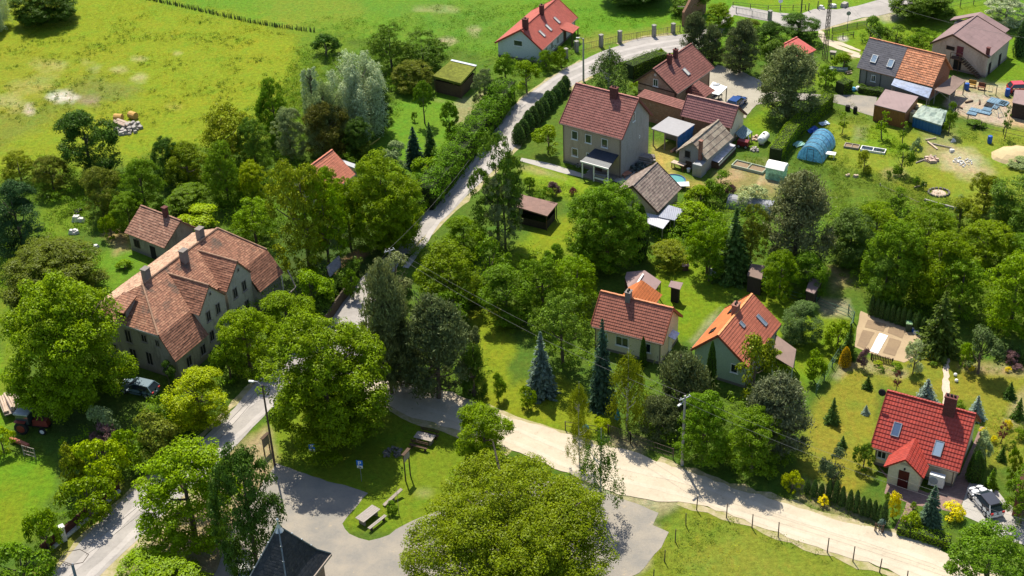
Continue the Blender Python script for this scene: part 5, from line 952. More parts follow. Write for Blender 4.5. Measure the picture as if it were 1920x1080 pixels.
# ------------------------------------------------------------------ trees and shrubs, one thing each: (name, archetype, pixel box, colour, label[, category])
T = [
 # foreground left and centre
 ('maple_tree', 'maple!', (486, 580, 729, 848), 'Y', 'great dense dome-shaped maple between the asphalt road lamp and the picnic green'),
 ('maple_tree', 'maple2', (0, 500, 240, 778), 'Y', 'huge yellow-green maple filling the space left of the derelict manor'),
 ('ash_tree', 'leafy3!', (243, 818, 455, 1030), 'g', 'spreading tree leaning over the asphalt road above the chapel'),
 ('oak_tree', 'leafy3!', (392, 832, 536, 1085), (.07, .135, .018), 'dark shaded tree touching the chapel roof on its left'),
 ('roadside_bush', 'leafy3', (212, 1008, 400, 1150), 'g', 'bright bush at the bottom edge between the road and the chapel trees'),
 ('chestnut_tree', 'chestnut', (755, 828, 1175, 1180), 'N', 'very large olive and yellow broadleaf tree at the bottom centre over the car park'),
 ('young_maple', 'leafy', (850, 752, 962, 868), 'Y', 'small yellow-green maple on the green beside the sandy road bend'),
 ('larch_tree', 'larch', (1078, 790, 1172, 960), 'd', 'thin dark larch rising behind the bottom centre tree by the sandy road'),
 ('walnut_tree', 'loose', (1772, 962, 1940, 1130), (.115, .20, .016), 'open-crowned tree in the bottom right corner in front of the parked white car'),
 ('young_tree', 'loose', (1882, 872, 1965, 990), (.13, .22, .016), 'thin young tree beside the concrete drive at the right edge'),
 ('garden_bush', 'bush', (228, 768, 335, 868), 'o', 'dull olive bush between the manor car and the road'),
 ('garden_bush', 'leafy2', (305, 685, 438, 805), 'L', 'light green bush along the road in front of the manor end'),
 ('garden_bush', 'bush2', (282, 738, 345, 800), 'G', 'bush hiding the rear of the blue-grey car'),
 ('garden_bush', 'bush', (205, 800, 275, 880), 'g', 'rounded bush closing the row of roadside shrubs nearest the olive bush'),
 ('garden_bush', 'bush2', (130, 815, 235, 925), 'L', 'bright shrub above the brown fence of the lower left meadow'),
 ('garden_bush', 'bush', (100, 835, 160, 920), 'O', 'brownish green shrub at the corner of the lower left meadow'),
 ('garden_bush', 'bush2', (110, 885, 215, 985), 'g', 'shrub growing over the dark fence between its two stone pillars'),
 ('garden_bush', 'bush', (45, 950, 120, 1040), 'g', 'shrub over the fence below the lower stone pillar'),
 ('garden_bush', 'bush2', (-20, 1010, 100, 1120), 'G', 'bush in the bottom left corner'),
 ('lilac_bush', 'bush', (150, 760, 222, 835), 's', 'greyish flowering shrub in the deep shade below the huge left maple'),
 ('lilac_bush', 'bush2', (165, 790, 230, 850), 'V', 'dusky pinkish shrub beside the tractor shade'),
 ('garden_bush', 'bush', (-25, 800, 28, 855), 'L', 'light bush at the left edge next to the tractor'),
 ('garden_bush', 'leafy3', (402, 575, 522, 705), 'g', 'leafy tree in front of the manor cross gables'),
 ('garden_bush', 'leafy2', (482, 540, 588, 640), 'g', 'leafy tree on the manor side of the big road maple'),
 ('garden_bush', 'small', (545, 505, 622, 590), 'g', 'bright small tree by the fence at the road bend'),
 ('garden_bush', 'bush', (395, 640, 460, 720), 'G', 'dark bush under the manor cross gables'),
 ('garden_bush', 'bush2', (640, 505, 680, 560), 'G', 'clipped bush beside the terracotta yard at the road bend'),
 ('climbing_shrub', 'small', (298, 675, 330, 725), 'D', 'ivy-dark shrub against the manor corner'),
 # central conifers and gardens
 ('pine_tree', 'pine', (668, 468, 775, 730), 'P', 'tall grey-green pine whose top touches the road, leftmost of the central pines'),
 ('pine_tree', 'pine2', (745, 535, 885, 745), 'p', 'broad dark pine with a visible trunk, rightmost of the central pines'),
 ('pine_tree', 'pine', (700, 560, 790, 725), 'p', 'dark pine squeezed between the two central pines'),
 ('juniper_bush', 'mugo', (855, 640, 918, 745), 'D', 'black-green juniper at the right foot of the central pines'),
 ('young_spruce', 'small', (840, 600, 900, 700), 'p', 'dark young conifer behind the juniper by the central pines'),
 ('blue_spruce', 'spruce', (983, 628, 1045, 755), 'B', 'blue spruce standing alone on the lawn beside the sandy road'),
 ('spruce_tree', 'spruce2', (1103, 608, 1155, 775), (.06, .11, .06), 'slender green spruce in front of the coral roofed house'),
 ('birch_tree', 'birch', (1135, 640, 1218, 800), 'O', 'golden green birch in front of the coral roofed house'),
 ('birch_tree', 'birch', (1060, 708, 1108, 800), 'O', 'small thin birch between the blue spruce and the slender spruce'),
 ('larch_tree', 'larch', (1060, 765, 1112, 870), 'O', 'bare-stemmed young larch at the edge of the sandy road'),
 ('pine_bush', 'mugo', (1215, 645, 1340, 785), 'p', 'bushy dark pine between the coral and the orange roofed houses'),
 ('pine_bush', 'mugo', (1190, 730, 1280, 820), 'p', 'brownish low pine thicket below the birch'),
 ('cypress_tree', 'cypress', (1322, 642, 1346, 745), 'D', 'dark narrow column cypress against the pale green wall'),
 ('cypress_tree', 'cypress', (1198, 632, 1214, 690), 'D', 'little dark column cypress against the coral roofed house'),
 ('garden_tree', 'small', (1368, 625, 1462, 760), 'O', 'golden green tree in front of the shaded slope of the orange roofed house'),
 ('garden_bush', 'bush', (1430, 655, 1485, 705), 'L', 'bright light bush by the brown extension roof'),
 ('pine_tree', 'pine', (1392, 685, 1524, 850), (.18, .195, .095), 'grey-olive pine right of the concrete lamp pole'),
 ('dense_tree', 'leafy3', (1260, 732, 1378, 880), 'G', 'dense green tree directly behind the concrete lamp pole'),
 ('dense_tree', 'leafy', (1350, 760, 1476, 898), 'G', 'dense green tree overhanging the sandy road right of the lamp pole'),
 ('larch_tree', 'loose', (612, 335, 690, 470), 'g', 'thin larch over the salmon roof'),
 ('larch_tree', 'loose', (495, 283, 640, 515), 'O', 'wide drooping olive tree hiding most of the salmon roof'),
 ('larch_tree', 'loose2', (560, 335, 655, 505), 'g', 'drooping tree between the wide olive tree and the big road maple'),
 ('wild_tree', 'leafy', (578, 312, 650, 430), 'g', 'leafy tree pressed against the front of the salmon roof'),
 ('maple_tree', 'maple', (643, 288, 790, 472), 'Y', 'big round maple on the far side of the road above the hedge'),
 ('willow_tree', 'loose', (876, 255, 984, 460), 'd', 'tall grey-green willow right of the upper road'),
 ('willow_tree', 'loose2', (905, 330, 985, 470), 'P', 'darker half of the roadside willow group'),
 ('maple_tree', 'maple', (1062, 333, 1215, 510), 'G', 'large deep green maple next to the brown tiled shed'),
 ('cypress_tree', 'cypress', (1183, 385, 1221, 495), 'D', 'pointed dark cypress at the right foot of the deep green maple'),
 ('garden_tree', 'leafy', (778, 452, 908, 580), 'Y', 'yellow-green tree right below the upper road'),
 ('garden_tree', 'leafy', (826, 402, 912, 485), 'g', 'fresh green tree between the road and the willow'),
 ('garden_tree', 'small', (700, 470, 780, 560), 'P', 'grey tree top leaning into the road beside the pine'),
 ('garden_tree', 'small2', (880, 448, 962, 560), 'G', 'round green tree between the willow and the apple trees'),
 ('apple_tree', 'leafy2', (893, 492, 1005, 608), 'G', 'apple tree on the yellow lawn, leftmost of the orchard'),
 ('apple_tree', 'loose', (965, 470, 1065, 590), 'G', 'loose apple tree in the middle of the orchard'),
 ('apple_tree', 'loose2', (1035, 478, 1130, 580), 'g', 'bright apple tree left of the mauve pavilion'),
 ('apple_tree', 'loose', (992, 545, 1118, 700), 'd', 'large loose tree left of the coral roofed house'),
 ('garden_tree', 'small', (1020, 455, 1065, 530), 'G', 'young pointed tree rising from the orchard'),
 ('garden_bush', 'bush', (972, 722, 1006, 765), 'g', 'light bush at the foot of the blue spruce'),
 ('garden_bush', 'bush', (915, 700, 950, 750), 'G', 'dark low bush on the road edge of the yellow lawn'),
 ('garden_bush', 'bush2', (1110, 780, 1148, 815), 'L', 'bright lime bush by the garden gate'),
 ('garden_bush', 'bush', (800, 540, 880, 620), 'G', 'green shrub behind the broad dark pine'),
 ('spruce_tree', 'spruce', (1338, 395, 1418, 540), 'T', 'tall very dark spruce on the lawn edge right of centre'),
 ('apple_tree', 'loose2', (1285, 395, 1372, 520), 'g', 'leafy tree left of the very dark spruce'),
 ('apple_tree', 'loose', (1300, 440, 1362, 530), 'G', 'tree hugging the left side of the very dark spruce'),
 ('apple_tree', 'loose', (1212, 442, 1300, 505), 'O', 'pale low fruit tree below the whitish lean-to'),
 ('apple_tree', 'loose2', (1380, 385, 1440, 510), 'o', 'greyish tree right of the very dark spruce'),
 ('garden_bush', 'bush2', (1245, 375, 1330, 430), 'g', 'bushes behind the blue-grey lean-to'),
 ('garden_bush', 'small', (1320, 318, 1382, 375), 'G', 'leafy shrub beside the tomato beds'),
 ('garden_bush', 'bush', (1282, 345, 1345, 395), 'g', 'shrub between the paddling pool and the tomato beds'),
 ('garden_bush', 'bush', (1380, 345, 1440, 392), 'W', 'pale grey-green shrub lying over the long grey tunnel'),
 ('plum_tree', 'bush', (1360, 345, 1385, 372), 'V', 'brownish shrub at the left end of the grey tunnel'),
 ('pine_tree', 'pine2', (1432, 303, 1568, 500), (.19, .20, .085), 'very broad olive pine above the kitchen garden'),
 ('rounded_tree', 'leafy3', (1428, 468, 1500, 565), 'g', 'left half of the rounded green trees between two sheds'),
 ('rounded_tree', 'leafy', (1478, 470, 1556, 558), 'G', 'right half of the rounded green trees between two sheds'),
 ('cherry_tree', 'leafy2', (1462, 562, 1548, 645), (.12, .19, .05), 'round pale green cherry tree right of the orange roofed house'),
 ('garden_bush', 'bush', (1500, 655, 1552, 715), 'g', 'bush by the wire fence below the cherry tree'),
 ('garden_bush', 'bush2', (1545, 600, 1600, 660), 'g', 'light shrub row on the wire fence left of the vegetable plot'),
 ('spruce_tree', 'young_spruce', (1578, 610, 1608, 680), 'D', 'dark young spruce at the corner of the vegetable plot'),
 # right-hand thicket
 ('wild_tree', 'leafy', (1545, 392, 1648, 500), (.10, .155, .03), 'grey-green tree right of the broad olive pine'),
 ('wild_tree', 'loose', (1600, 375, 1690, 460), 'g', 'light feathery tree at the top of the right thicket'),
 ('wild_tree', 'leafy3', (1622, 410, 1745, 570), 'G', 'full green tree in the left part of the right thicket'),
 ('wild_tree', 'loose2', (1690, 380, 1790, 480), 'Y', 'yellow-green tree top in the middle of the right thicket'),
 ('wild_tree', 'leafy2', (1700, 430, 1825, 580), 'g', 'large bright tree in the middle of the right thicket'),
 ('wild_tree', 'leafy', (1800, 408, 1905, 500), 'Y', 'rounded lime tree in the upper right thicket'),
 ('wild_tree', 'leafy2', (1862, 322, 1990, 440), 'd', 'dark tree on the right edge above the lime tree'),
 ('wild_tree', 'loose', (1815, 318, 1885, 400), 'O', 'airy olive tree beside the sand heap'),
 ('wild_tree', 'leafy3', (1835, 470, 1975, 630), 'g', 'big leafy tree on the right edge above the clipped thujas'),
 ('wild_tree', 'leafy', (1620, 480, 1700, 580), 'd', 'shaded tree above the thuja screen'),
 ('wild_tree', 'leafy2', (1890, 420, 1990, 520), 'G', 'tree cut by the right edge below the dark one'),
 ('wild_tree', 'small', (1770, 370, 1835, 430), 'O', 'small olive tree on the thicket edge'),
 ('wild_tree', 'small2', (1660, 350, 1710, 392), 'G', 'isolated round bush at the top of the thicket'),
 ('wild_tree', 'loose', (1750, 480, 1860, 600), 'G', 'dark green tree behind the feathery spruce'),
 ('wild_tree', 'loose2', (1570, 430, 1630, 500), 'd', 'grey shrubby tree on the left edge of the thicket'),
 ('feathery_spruce', 'wild_spruce', (1722, 552, 1812, 680), (.10, .145, .02), 'broad yellow-green spruce behind the vegetable plot'),
 ('juniper_tree', 'small', (1802, 612, 1880, 705), (.085, .125, .035), 'rounded grey-green juniper right of the stepping stone path'),
 ('garden_bush', 'bush', (1795, 640, 1830, 690), 'g', 'bright bush at the left of the rounded juniper'),
 ('willow_bush', 'small2', (1696, 636, 1736, 702), 'W', 'silvery shrub at the corner of the vegetable plot'),
 # small shrubs of the bottom right garden
 ('golden_thuja', 'cypress', (1574, 650, 1598, 692), 'A', 'orange-gold thuja by the vegetable plot fence'),
 ('berberis_bush', 'bush', (1608, 652, 1636, 692), 'V', 'purple berberis beside the orange-gold thuja'),
 ('garden_shrub', 'shrub', (1668, 676, 1694, 698), 'g', 'green ball shrub below the picket fence'),
 ('garden_shrub', 'shrub', (1636, 674, 1656, 688), 'x', 'yellow shrub below the picket fence'),
 ('garden_shrub', 'shrub', (1645, 686, 1660, 698), 'G', 'small green shrub beside the yellow one'),
 ('golden_shrub', 'shrub', (1732, 650, 1772, 672), 'X', 'wide golden shrub at the foot of the broad spruce'),
 ('garden_shrub', 'shrub', (1744, 676, 1759, 688), 'G', 'lone green shrub left of the stepping stone path'),
 ('smoke_bush', 'whip', (1674, 690, 1692, 728), 'R', 'little dark red standard tree on the lawn'),
 ('garden_shrub', 'shrub', (1816, 684, 1830, 698), 'X', 'yellow tuft at the foot of the rounded juniper'),
 ('berberis_bush', 'bush', (1880, 654, 1913, 684), 'V', 'purple leafed bush before the right thuja screen'),
 ('berberis_bush', 'shrub', (1896, 680, 1920, 698), 'V', 'low purple bush at the right edge'),
 ('garden_shrub', 'shrub', (1884, 686, 1898, 698), 'X', 'yellow tuft beside the purple bushes'),
 ('young_spruce', 'young_spruce', (1617, 706, 1638, 733), 'D', 'small dark spruce on the lawn, uppermost of its kind'),
 ('young_spruce', 'young_spruce', (1547, 748, 1578, 800), 'T', 'dark pointed spruce alone on the left of the lawn'),
 ('blue_shrub', 'young_spruce', (1616, 760, 1632, 780), 'b', 'tiny round blue spruce on the lawn'),
 ('blue_spruce', 'young_spruce', (1716, 713, 1760, 765), 'b', 'pale blue spruce behind the red roof ridge'),
 ('blue_spruce', 'young_spruce', (1814, 744, 1850, 792), 'b', 'pale blue spruce right of the red roof chimney'),
 ('garden_shrub', 'bush', (1785, 748, 1812, 770), 'G', 'green shrub behind the red roof chimney'),
 ('juniper_bush', 'small', (1536, 838, 1594, 918), (.08, .12, .05), 'grey-green upright juniper between lawn and thuja row'),
 ('young_spruce', 'young_spruce', (1571, 818, 1590, 842), 'T', 'tiny dark spruce above the grey-green juniper'),
 ('garden_bush', 'bush2', (1600, 828, 1642, 885), 'd', 'dark shrub group at the left corner of the red roofed house'),
 ('blue_spruce', 'spruce2', (1724, 915, 1772, 1006), (.10, .16, .09), 'blue-green spruce in front of the red roofed house door'),
 ('golden_shrub', 'shrub', (1660, 918, 1694, 972), 'X', 'brilliant yellow shrub beside the front garden path'),
 ('golden_shrub', 'shrub', (1762, 936, 1812, 978), 'X', 'brilliant yellow shrub right of the blue-green spruce'),
 ('garden_shrub', 'shrub', (1686, 955, 1730, 1000), 'L', 'lime shrub behind the low clipped hedge'),
 ('box_ball', 'shrub', (1705, 940, 1721, 958), 'g', 'clipped green ball beside the path'),
 ('garden_shrub', 'shrub', (1658, 922, 1672, 940), 'G', 'small green cone by the path'),
 ('garden_shrub', 'young_spruce', (1882, 718, 1908, 752), 'D', 'dark round conifer at the right of the lawn'),
 ('garden_shrub', 'young_spruce', (1898, 748, 1925, 792), 'D', 'dark conifer in the gravel bed at the right edge'),
 ('garden_shrub', 'shrub', (1880, 785, 1900, 805), 'X', 'yellow shrub in the gravel bed at the right edge'),
 ('garden_shrub', 'shrub', (1898, 800, 1925, 825), 'g', 'green shrub in the gravel bed at the right edge'),
 ('smoke_bush', 'whip', (1870, 788, 1892, 825), 'R', 'dark red standard tree right of the red roofed house'),
 ('garden_shrub', 'shrub', (1834, 800, 1852, 816), 'X', 'yellow tuft near the gable of the red roofed house'),
 ('garden_shrub', 'shrub', (1856, 816, 1872, 832), 'X', 'second yellow tuft, lower right of the sage bush'),
 ('sage_bush', 'bush', (1820, 806, 1862, 868), 'W', 'grey sage bush beside the red roofed house gable'),
 ('cypress_tree', 'cypress', (1814, 846, 1848, 910), 'D', 'black-green thuja at the drive corner'),
 ('young_spruce', 'young_spruce', (1848, 880, 1874, 922), 'G', 'green conifer behind the parked white car'),
 ('young_spruce', 'young_spruce', (1870, 838, 1890, 868), 'D', 'small dark spruce on the right lawn'),
 ('garden_shrub', 'shrub', (1892, 824, 1906, 838), 'G', 'dot-like shrub on the right lawn'),
 ('garden_bush', 'bush2', (1888, 840, 1915, 905), 'g', 'climbing shrubs beside the brown house corner'),
 ('golden_thuja', 'bush', (1466, 880, 1506, 926), 'x', 'golden round bush at the left start of the thuja row'),
 ('golden_shrub', 'whip', (1532, 925, 1556, 948), 'X', 'yellow sprig in front of the thuja row'),
 ('garden_shrub', 'shrub', (1646, 970, 1662, 992), 'b', 'bluish shrub at the right end of the thuja row'),
 # left back wood
 ('silver_willow', 'willow', (598, 88, 738, 255), 'S', 'large silvery willow made of many upright plumes'),
 ('silver_willow', 'willow_slim', (562, 112, 604, 200), 'S', 'narrow silvery willow left of the large one'),
 ('silver_willow', 'willow', (560, 150, 660, 290), 's', 'lower duller part of the silver willow group'),
 ('wild_tree', 'bush', (578, 62, 642, 110), 'D', 'dark isolated bush on the meadow edge'),
 ('wild_tree', 'loose', (690, 45, 775, 140), 'd', 'grey-green tree behind the silver willow'),
 ('wild_tree', 'loose2', (740, 60, 840, 145), 'd', 'tree between the silver willow and the green roofed shed'),
 ('wild_tree', 'leafy', (735, 110, 815, 175), 'o', 'olive tree left of the green roofed shed'),
 ('wild_tree', 'leafy2', (560, 188, 655, 305), (.11, .11, .015), 'brownish olive tree below the silver willow'),
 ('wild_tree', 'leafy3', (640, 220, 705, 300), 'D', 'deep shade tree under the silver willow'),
 ('wild_tree', 'leafy', (480, 150, 545, 270), 'G', 'green tree at the meadow edge left of the willows'),
 ('wild_tree', 'leafy3', (505, 200, 575, 300), 's', 'greyish tree in front of the narrow willow'),
 ('wild_tree', 'loose', (362, 190, 478, 320), 'O', 'wide olive willow at the edge of the yellow meadow'),
 ('wild_tree', 'leafy', (440, 220, 510, 330), 'd', 'tree between the olive willow and the green wood'),
 ('wild_tree', 'leafy2', (98, 203, 222, 335), 'D', 'dark round tree beside the rubble heap'),
 ('wild_tree', 'leafy3', (60, 290, 130, 365), 'o', 'olive tree left of the dark round tree'),
 ('wild_tree', 'loose', (0, 280, 70, 350), 'O', 'sparse tree on the left meadow edge'),
 ('wild_tree', 'leafy', (-25, 338, 88, 480), (.05, .10, .03), 'bluish dark tree at the left edge'),
 ('wild_tree', 'leafy2', (146, 310, 228, 410), 'o', 'rounded olive-dark tree above the white rubbish'),
 ('wild_tree', 'leafy3', (222, 295, 310, 410), 'G', 'green tree group above the small cottage'),
 ('wild_tree', 'leafy', (282, 255, 345, 345), 'D', 'dark tree left of the yellowish one'),
 ('wild_tree', 'leafy2', (305, 262, 392, 355), 'N', 'yellowish olive tree in the left wood'),
 ('wild_tree', 'leafy', (382, 268, 458, 385), 'G', 'deep green domed tree in the left wood'),
 ('wild_tree', 'small', (335, 378, 415, 435), 'L', 'bright yellow-green bush behind the cottage roof'),
 ('wild_tree', 'leafy3', (205, 360, 275, 440), 'G', 'tree touching the left side of the cottage'),
 ('wild_tree', 'leafy3', (310, 340, 400, 400), 'G', 'row of green bushes behind the bright bush'),
 ('wild_tree', 'loose2', (430, 370, 520, 460), 'g', 'pale shrubby tree between the manor roof and the wide olive tree'),
 ('wild_tree', 'leafy3', (440, 300, 505, 380), 'L', 'light green scrub left of the wide olive tree'),
 ('walnut_tree', 'maple', (0, 435, 195, 580), (.13, .165, .016), 'wide low walnut behind the huge left maple'),
 ('wild_tree', 'bush2', (185, 400, 225, 450), 'g', 'low bush at the bare patch by the cottage'),
 ('wild_tree', 'bush', (215, 485, 252, 510), 'g', 'weedy bush on the grass beside the cottage'),
 ('forest_tree', 'maple', (20, -45, 140, 45), 'D', 'dark wood tree at the top left corner'),
 ('forest_tree', 'willow', (-55, -25, 28, 55), 'S', 'silver-leafed tree in the top left corner'),
 ('forest_tree', 'maple', (1120, -80, 1260, 8), 'D', 'dark tree top beyond the bright upper meadow'),
 ('forest_tree', 'leafy', (1255, -30, 1330, 30), 'd', 'tree beside the ruined gable at the top edge'),
 # garden behind the hedge
 ('standard_tree', 'ball', (771, 150, 814, 200), 'G', 'lollipop shaped tree on the lawn below the green roofed shed'),
 ('standard_tree', 'ball', (821, 188, 862, 238), 'G', 'lollipop shaped tree nearer the hedge'),
 ('garden_conifer', 'loose', (880, 122, 934, 208), 'P', 'grey-green conifer right of the green roofed shed'),
 ('spruce_tree', 'spruce', (756, 240, 795, 318), (.05, .10, .05), 'bluish spruce on the garden lawn, left one of the pair'),
 ('spruce_tree', 'spruce2', (790, 232, 822, 310), 'T', 'dark spruce on the garden lawn, right one of the pair'),
 ('garden_bush', 'small', (715, 262, 765, 320), 's', 'pale shrub between the lawn and the road maple'),
 ('garden_bush', 'bush', (770, 290, 840, 345), 'g', 'bright bush between the road maple and the hedge'),
 ('garden_bush', 'bush', (828, 228, 866, 268), 'G', 'round bush beside the hedge below the lollipop tree'),
 ('garden_bush', 'shrub', (770, 208, 784, 228), 'G', 'tiny bush on the garden lawn'),
 ('wild_tree', 'leafy3', (690, 165, 740, 250), 'D', 'shaded tree on the edge of the garden lawn'),
 ('wild_tree', 'small', (650, 250, 700, 300), 'o', 'small olive tree beside the yellow beam'),
 # along the upper road
 ('garden_bush', 'small', (962, 112, 1012, 175), 'g', 'bush cluster on the road bank below the white house'),
 ('garden_bush', 'bush', (1005, 92, 1042, 132), 'G', 'bush at the corner of the white house'),
 ('garden_bush', 'bush2', (1036, 88, 1068, 128), 'g', 'climbing bush along the white house wall'),
 ('garden_bush', 'bush', (925, 100, 968, 145), 'G', 'bush at the left gable foot of the white house'),
 ('birch_tree', 'birch', (1096, 78, 1184, 185), (.08, .13, .025), 'weeping birch beside the upper road'),
 ('garden_bush', 'bush', (1180, 150, 1215, 178), 'g', 'ivy bush at the foot of the brick house'),
 ('garden_bush', 'bush2', (1222, 92, 1250, 122), 'g', 'pale bush at the end of the clipped box hedge'),
 ('garden_bush', 'small', (1000, 232, 1055, 290), 'g', 'loose shrub beside the farmhouse hedge'),
 ('garden_bush', 'bush', (980, 330, 1005, 360), 'G', 'shrub on the near edge of the farmhouse lawn'),
 ('garden_bush', 'bush', (1020, 340, 1052, 372), 'V', 'reddish and cream shrub on the farmhouse lawn'),
 ('garden_bush', 'shrub', (1066, 350, 1084, 368), 'R', 'dark red ball shrub left of the deep green maple'),
 ('garden_bush', 'bush', (1000, 350, 1040, 385), 'G', 'green shrubs behind the flat roofed summerhouse'),
 ('pine_tree', 'pine2', (1276, 15, 1330, 105), 'p', 'dark pine at the bend of the upper road'),
 ('pine_tree', 'mugo', (1310, 42, 1362, 118), 'p', 'dark pine behind the brick house roof'),
 ('pine_tree', 'pine', (1355, 28, 1425, 135), 'p', 'tallest of the dark pines by the gravel yard'),
 ('dense_tree', 'leafy', (1458, 22, 1535, 80), 'D', 'black-green round tree at the road junction'),
 ('dense_tree', 'leafy2', (1412, 38, 1475, 100), 'D', 'dark round tree left of the junction tree'),
 ('dense_tree', 'leafy3', (1318, 5, 1378, 55), 'g', 'bright tree among the dark pines'),
 ('dense_tree', 'loose', (1390, 32, 1430, 70), 'o', 'olive shrub tree behind the dark pines'),
 ('pine_tree', 'pine', (1420, 72, 1542, 215), 'P', 'spreading grey-green pine above the clipped long hedge'),
 ('dense_tree', 'small', (1425, 72, 1480, 130), 'd', 'shrub between the red sheet roof and the dark pines'),
 ('garden_bush', 'bush', (1528, 120, 1570, 165), 'G', 'round clipped bush right of the spreading pine'),
 ('garden_bush', 'bush', (1560, 98, 1605, 132), 'g', 'low bright mound beside the grey roofed house'),
 ('forest_tree', 'maple', (1672, -45, 1795, 38), 'd', 'large dark tree on the upper right road'),
 ('garden_tree', 'small', (1610, 30, 1658, 92), 'd', 'tree behind the grey shingle roof, left one'),
 ('garden_tree', 'small2', (1655, 45, 1705, 92), 'd', 'tree behind the orange tiles'),
 ('garden_tree', 'loose', (1690, 52, 1755, 105), 'G', 'bushy tree between the long house and the barn'),
 ('silver_willow', 'loose', (1842, -20, 1935, 48), 'S', 'silver-leafed tree above the barn roof'),
 ('cypress_tree', 'cypress', (1902, 38, 1932, 110), 'T', 'tall dark cypress right of the barn'),
 # kitchen garden trees, right
 ('young_tree', 'whip', (1642, 200, 1672, 252), 'g', 'spindly fruit tree in front of the brown garage'),
 ('young_tree', 'whip', (1684, 222, 1706, 262), 'G', 'small fruit tree left of the blue container'),
 ('young_tree', 'small', (1672, 270, 1714, 328), 'G', 'bushy fruit tree in the kitchen garden'),
 ('young_tree', 'small2', (1604, 280, 1638, 325), 'O', 'olive shrub in the kitchen garden'),
 ('young_tree', 'bush', (1706, 258, 1732, 292), 's', 'greyish bush in the kitchen garden'),
 ('young_tree', 'small', (1766, 192, 1800, 250), 'G', 'tree behind the blue container'),
 ('young_tree', 'bush', (1805, 222, 1850, 245), 'd', 'shrub at the fence of the sandy yard'),
 ('young_tree', 'whip', (1880, 190, 1900, 250), 'd', 'dark twiggy shrub near the blue barrel'),
 ('young_tree', 'bush', (1888, 292, 1935, 318), 's', 'grey-green patch in front of the sand heap'),
 ('young_tree', 'shrub', (1710, 330, 1728, 352), 'G', 'seedling bush on the bare strip, left one'),
 ('young_tree', 'shrub', (1725, 338, 1740, 356), 'D', 'seedling bush on the bare strip, right one'),
 ('young_tree', 'shrub', (1660, 318, 1672, 335), 'G', 'tiny bush below the kitchen garden'),
 ('young_tree', 'bush', (1786, 365, 1814, 392), 's', 'pale bush right of the fire ring'),
 ('young_tree', 'whip', (1570, 205, 1592, 245), 'g', 'sapling right of the long clipped hedge'),
]
for row in T: plant(*(row[:5]+(row[5] if len(row) > 5 else ('bush' if any(k in row[0] for k in ('bush', 'shrub', 'ball', 'thuja')) else 'tree'),)))
# ---- rows of clipped thujas: every plant its own object, copies share the mesh
ORD = ['first', 'second', 'third', 'fourth', 'fifth', 'sixth', 'seventh', 'eighth', 'ninth', 'tenth', 'eleventh', 'twelfth', 'thirteenth']
def row(p0, p1, n, wpx, hpx, col, label, group, jit=.12, k0=0):
    for i in range(n):
        f = i/max(1, n-1); bx = p0[0]+(p1[0]-p0[0])*f; by = p0[1]+(p1[1]-p0[1])*f; g = P(bx, by); s = CF/depth(g); k = random.uniform(1-jit, 1+jit)
        veg('thuja', 'thuja', (g.x, g.y, 0), wpx/2/s, hpx*k/(s*math.cos(elev(by))), CC[col], label % ORD[i+k0], 'thuja', group)
row((1633, 590), (1712, 617), 9, 14, 34, 'T', '%s thuja from the left in the dark screen behind the vegetable plot', 'thujas behind the vegetable plot')
row((1718, 622), (1742, 630), 3, 15, 34, 'T', '%s of three thujas at the green bin end of the vegetable plot screen', 'thujas by the green bin')
row((1876, 664), (1935, 690), 5, 15, 30, 'T', '%s thuja from the left in the short screen at the right edge', 'thujas at the right edge')
for ti, (bx, by, h) in enumerate(((1512, 925, 30), (1526, 930, 34), (1539, 933, 26), (1553, 936, 36), (1566, 941, 36), (1578, 948, 34), (1592, 955, 36), (1604, 960, 36), (1616, 965, 34), (1627, 968, 33), (1638, 972, 32), (1647, 978, 32), (1655, 984, 44))):
    row((bx, by), (bx, by), 1, 15 if h < 40 else 18, h, 'T', '%s thuja from the left in the row along the sandy road', 'thujas along the sandy road', k0=ti)
row((972, 268), (1028, 205), 7, 27, 36, 'T', '%s dark thuja up from the farmhouse path along the upper road', 'thujas along the upper road')
row((1034, 198), (1060, 172), 4, 24, 28, 'T', '%s thuja of the short row behind the farmhouse roof', 'thujas behind the farmhouse')
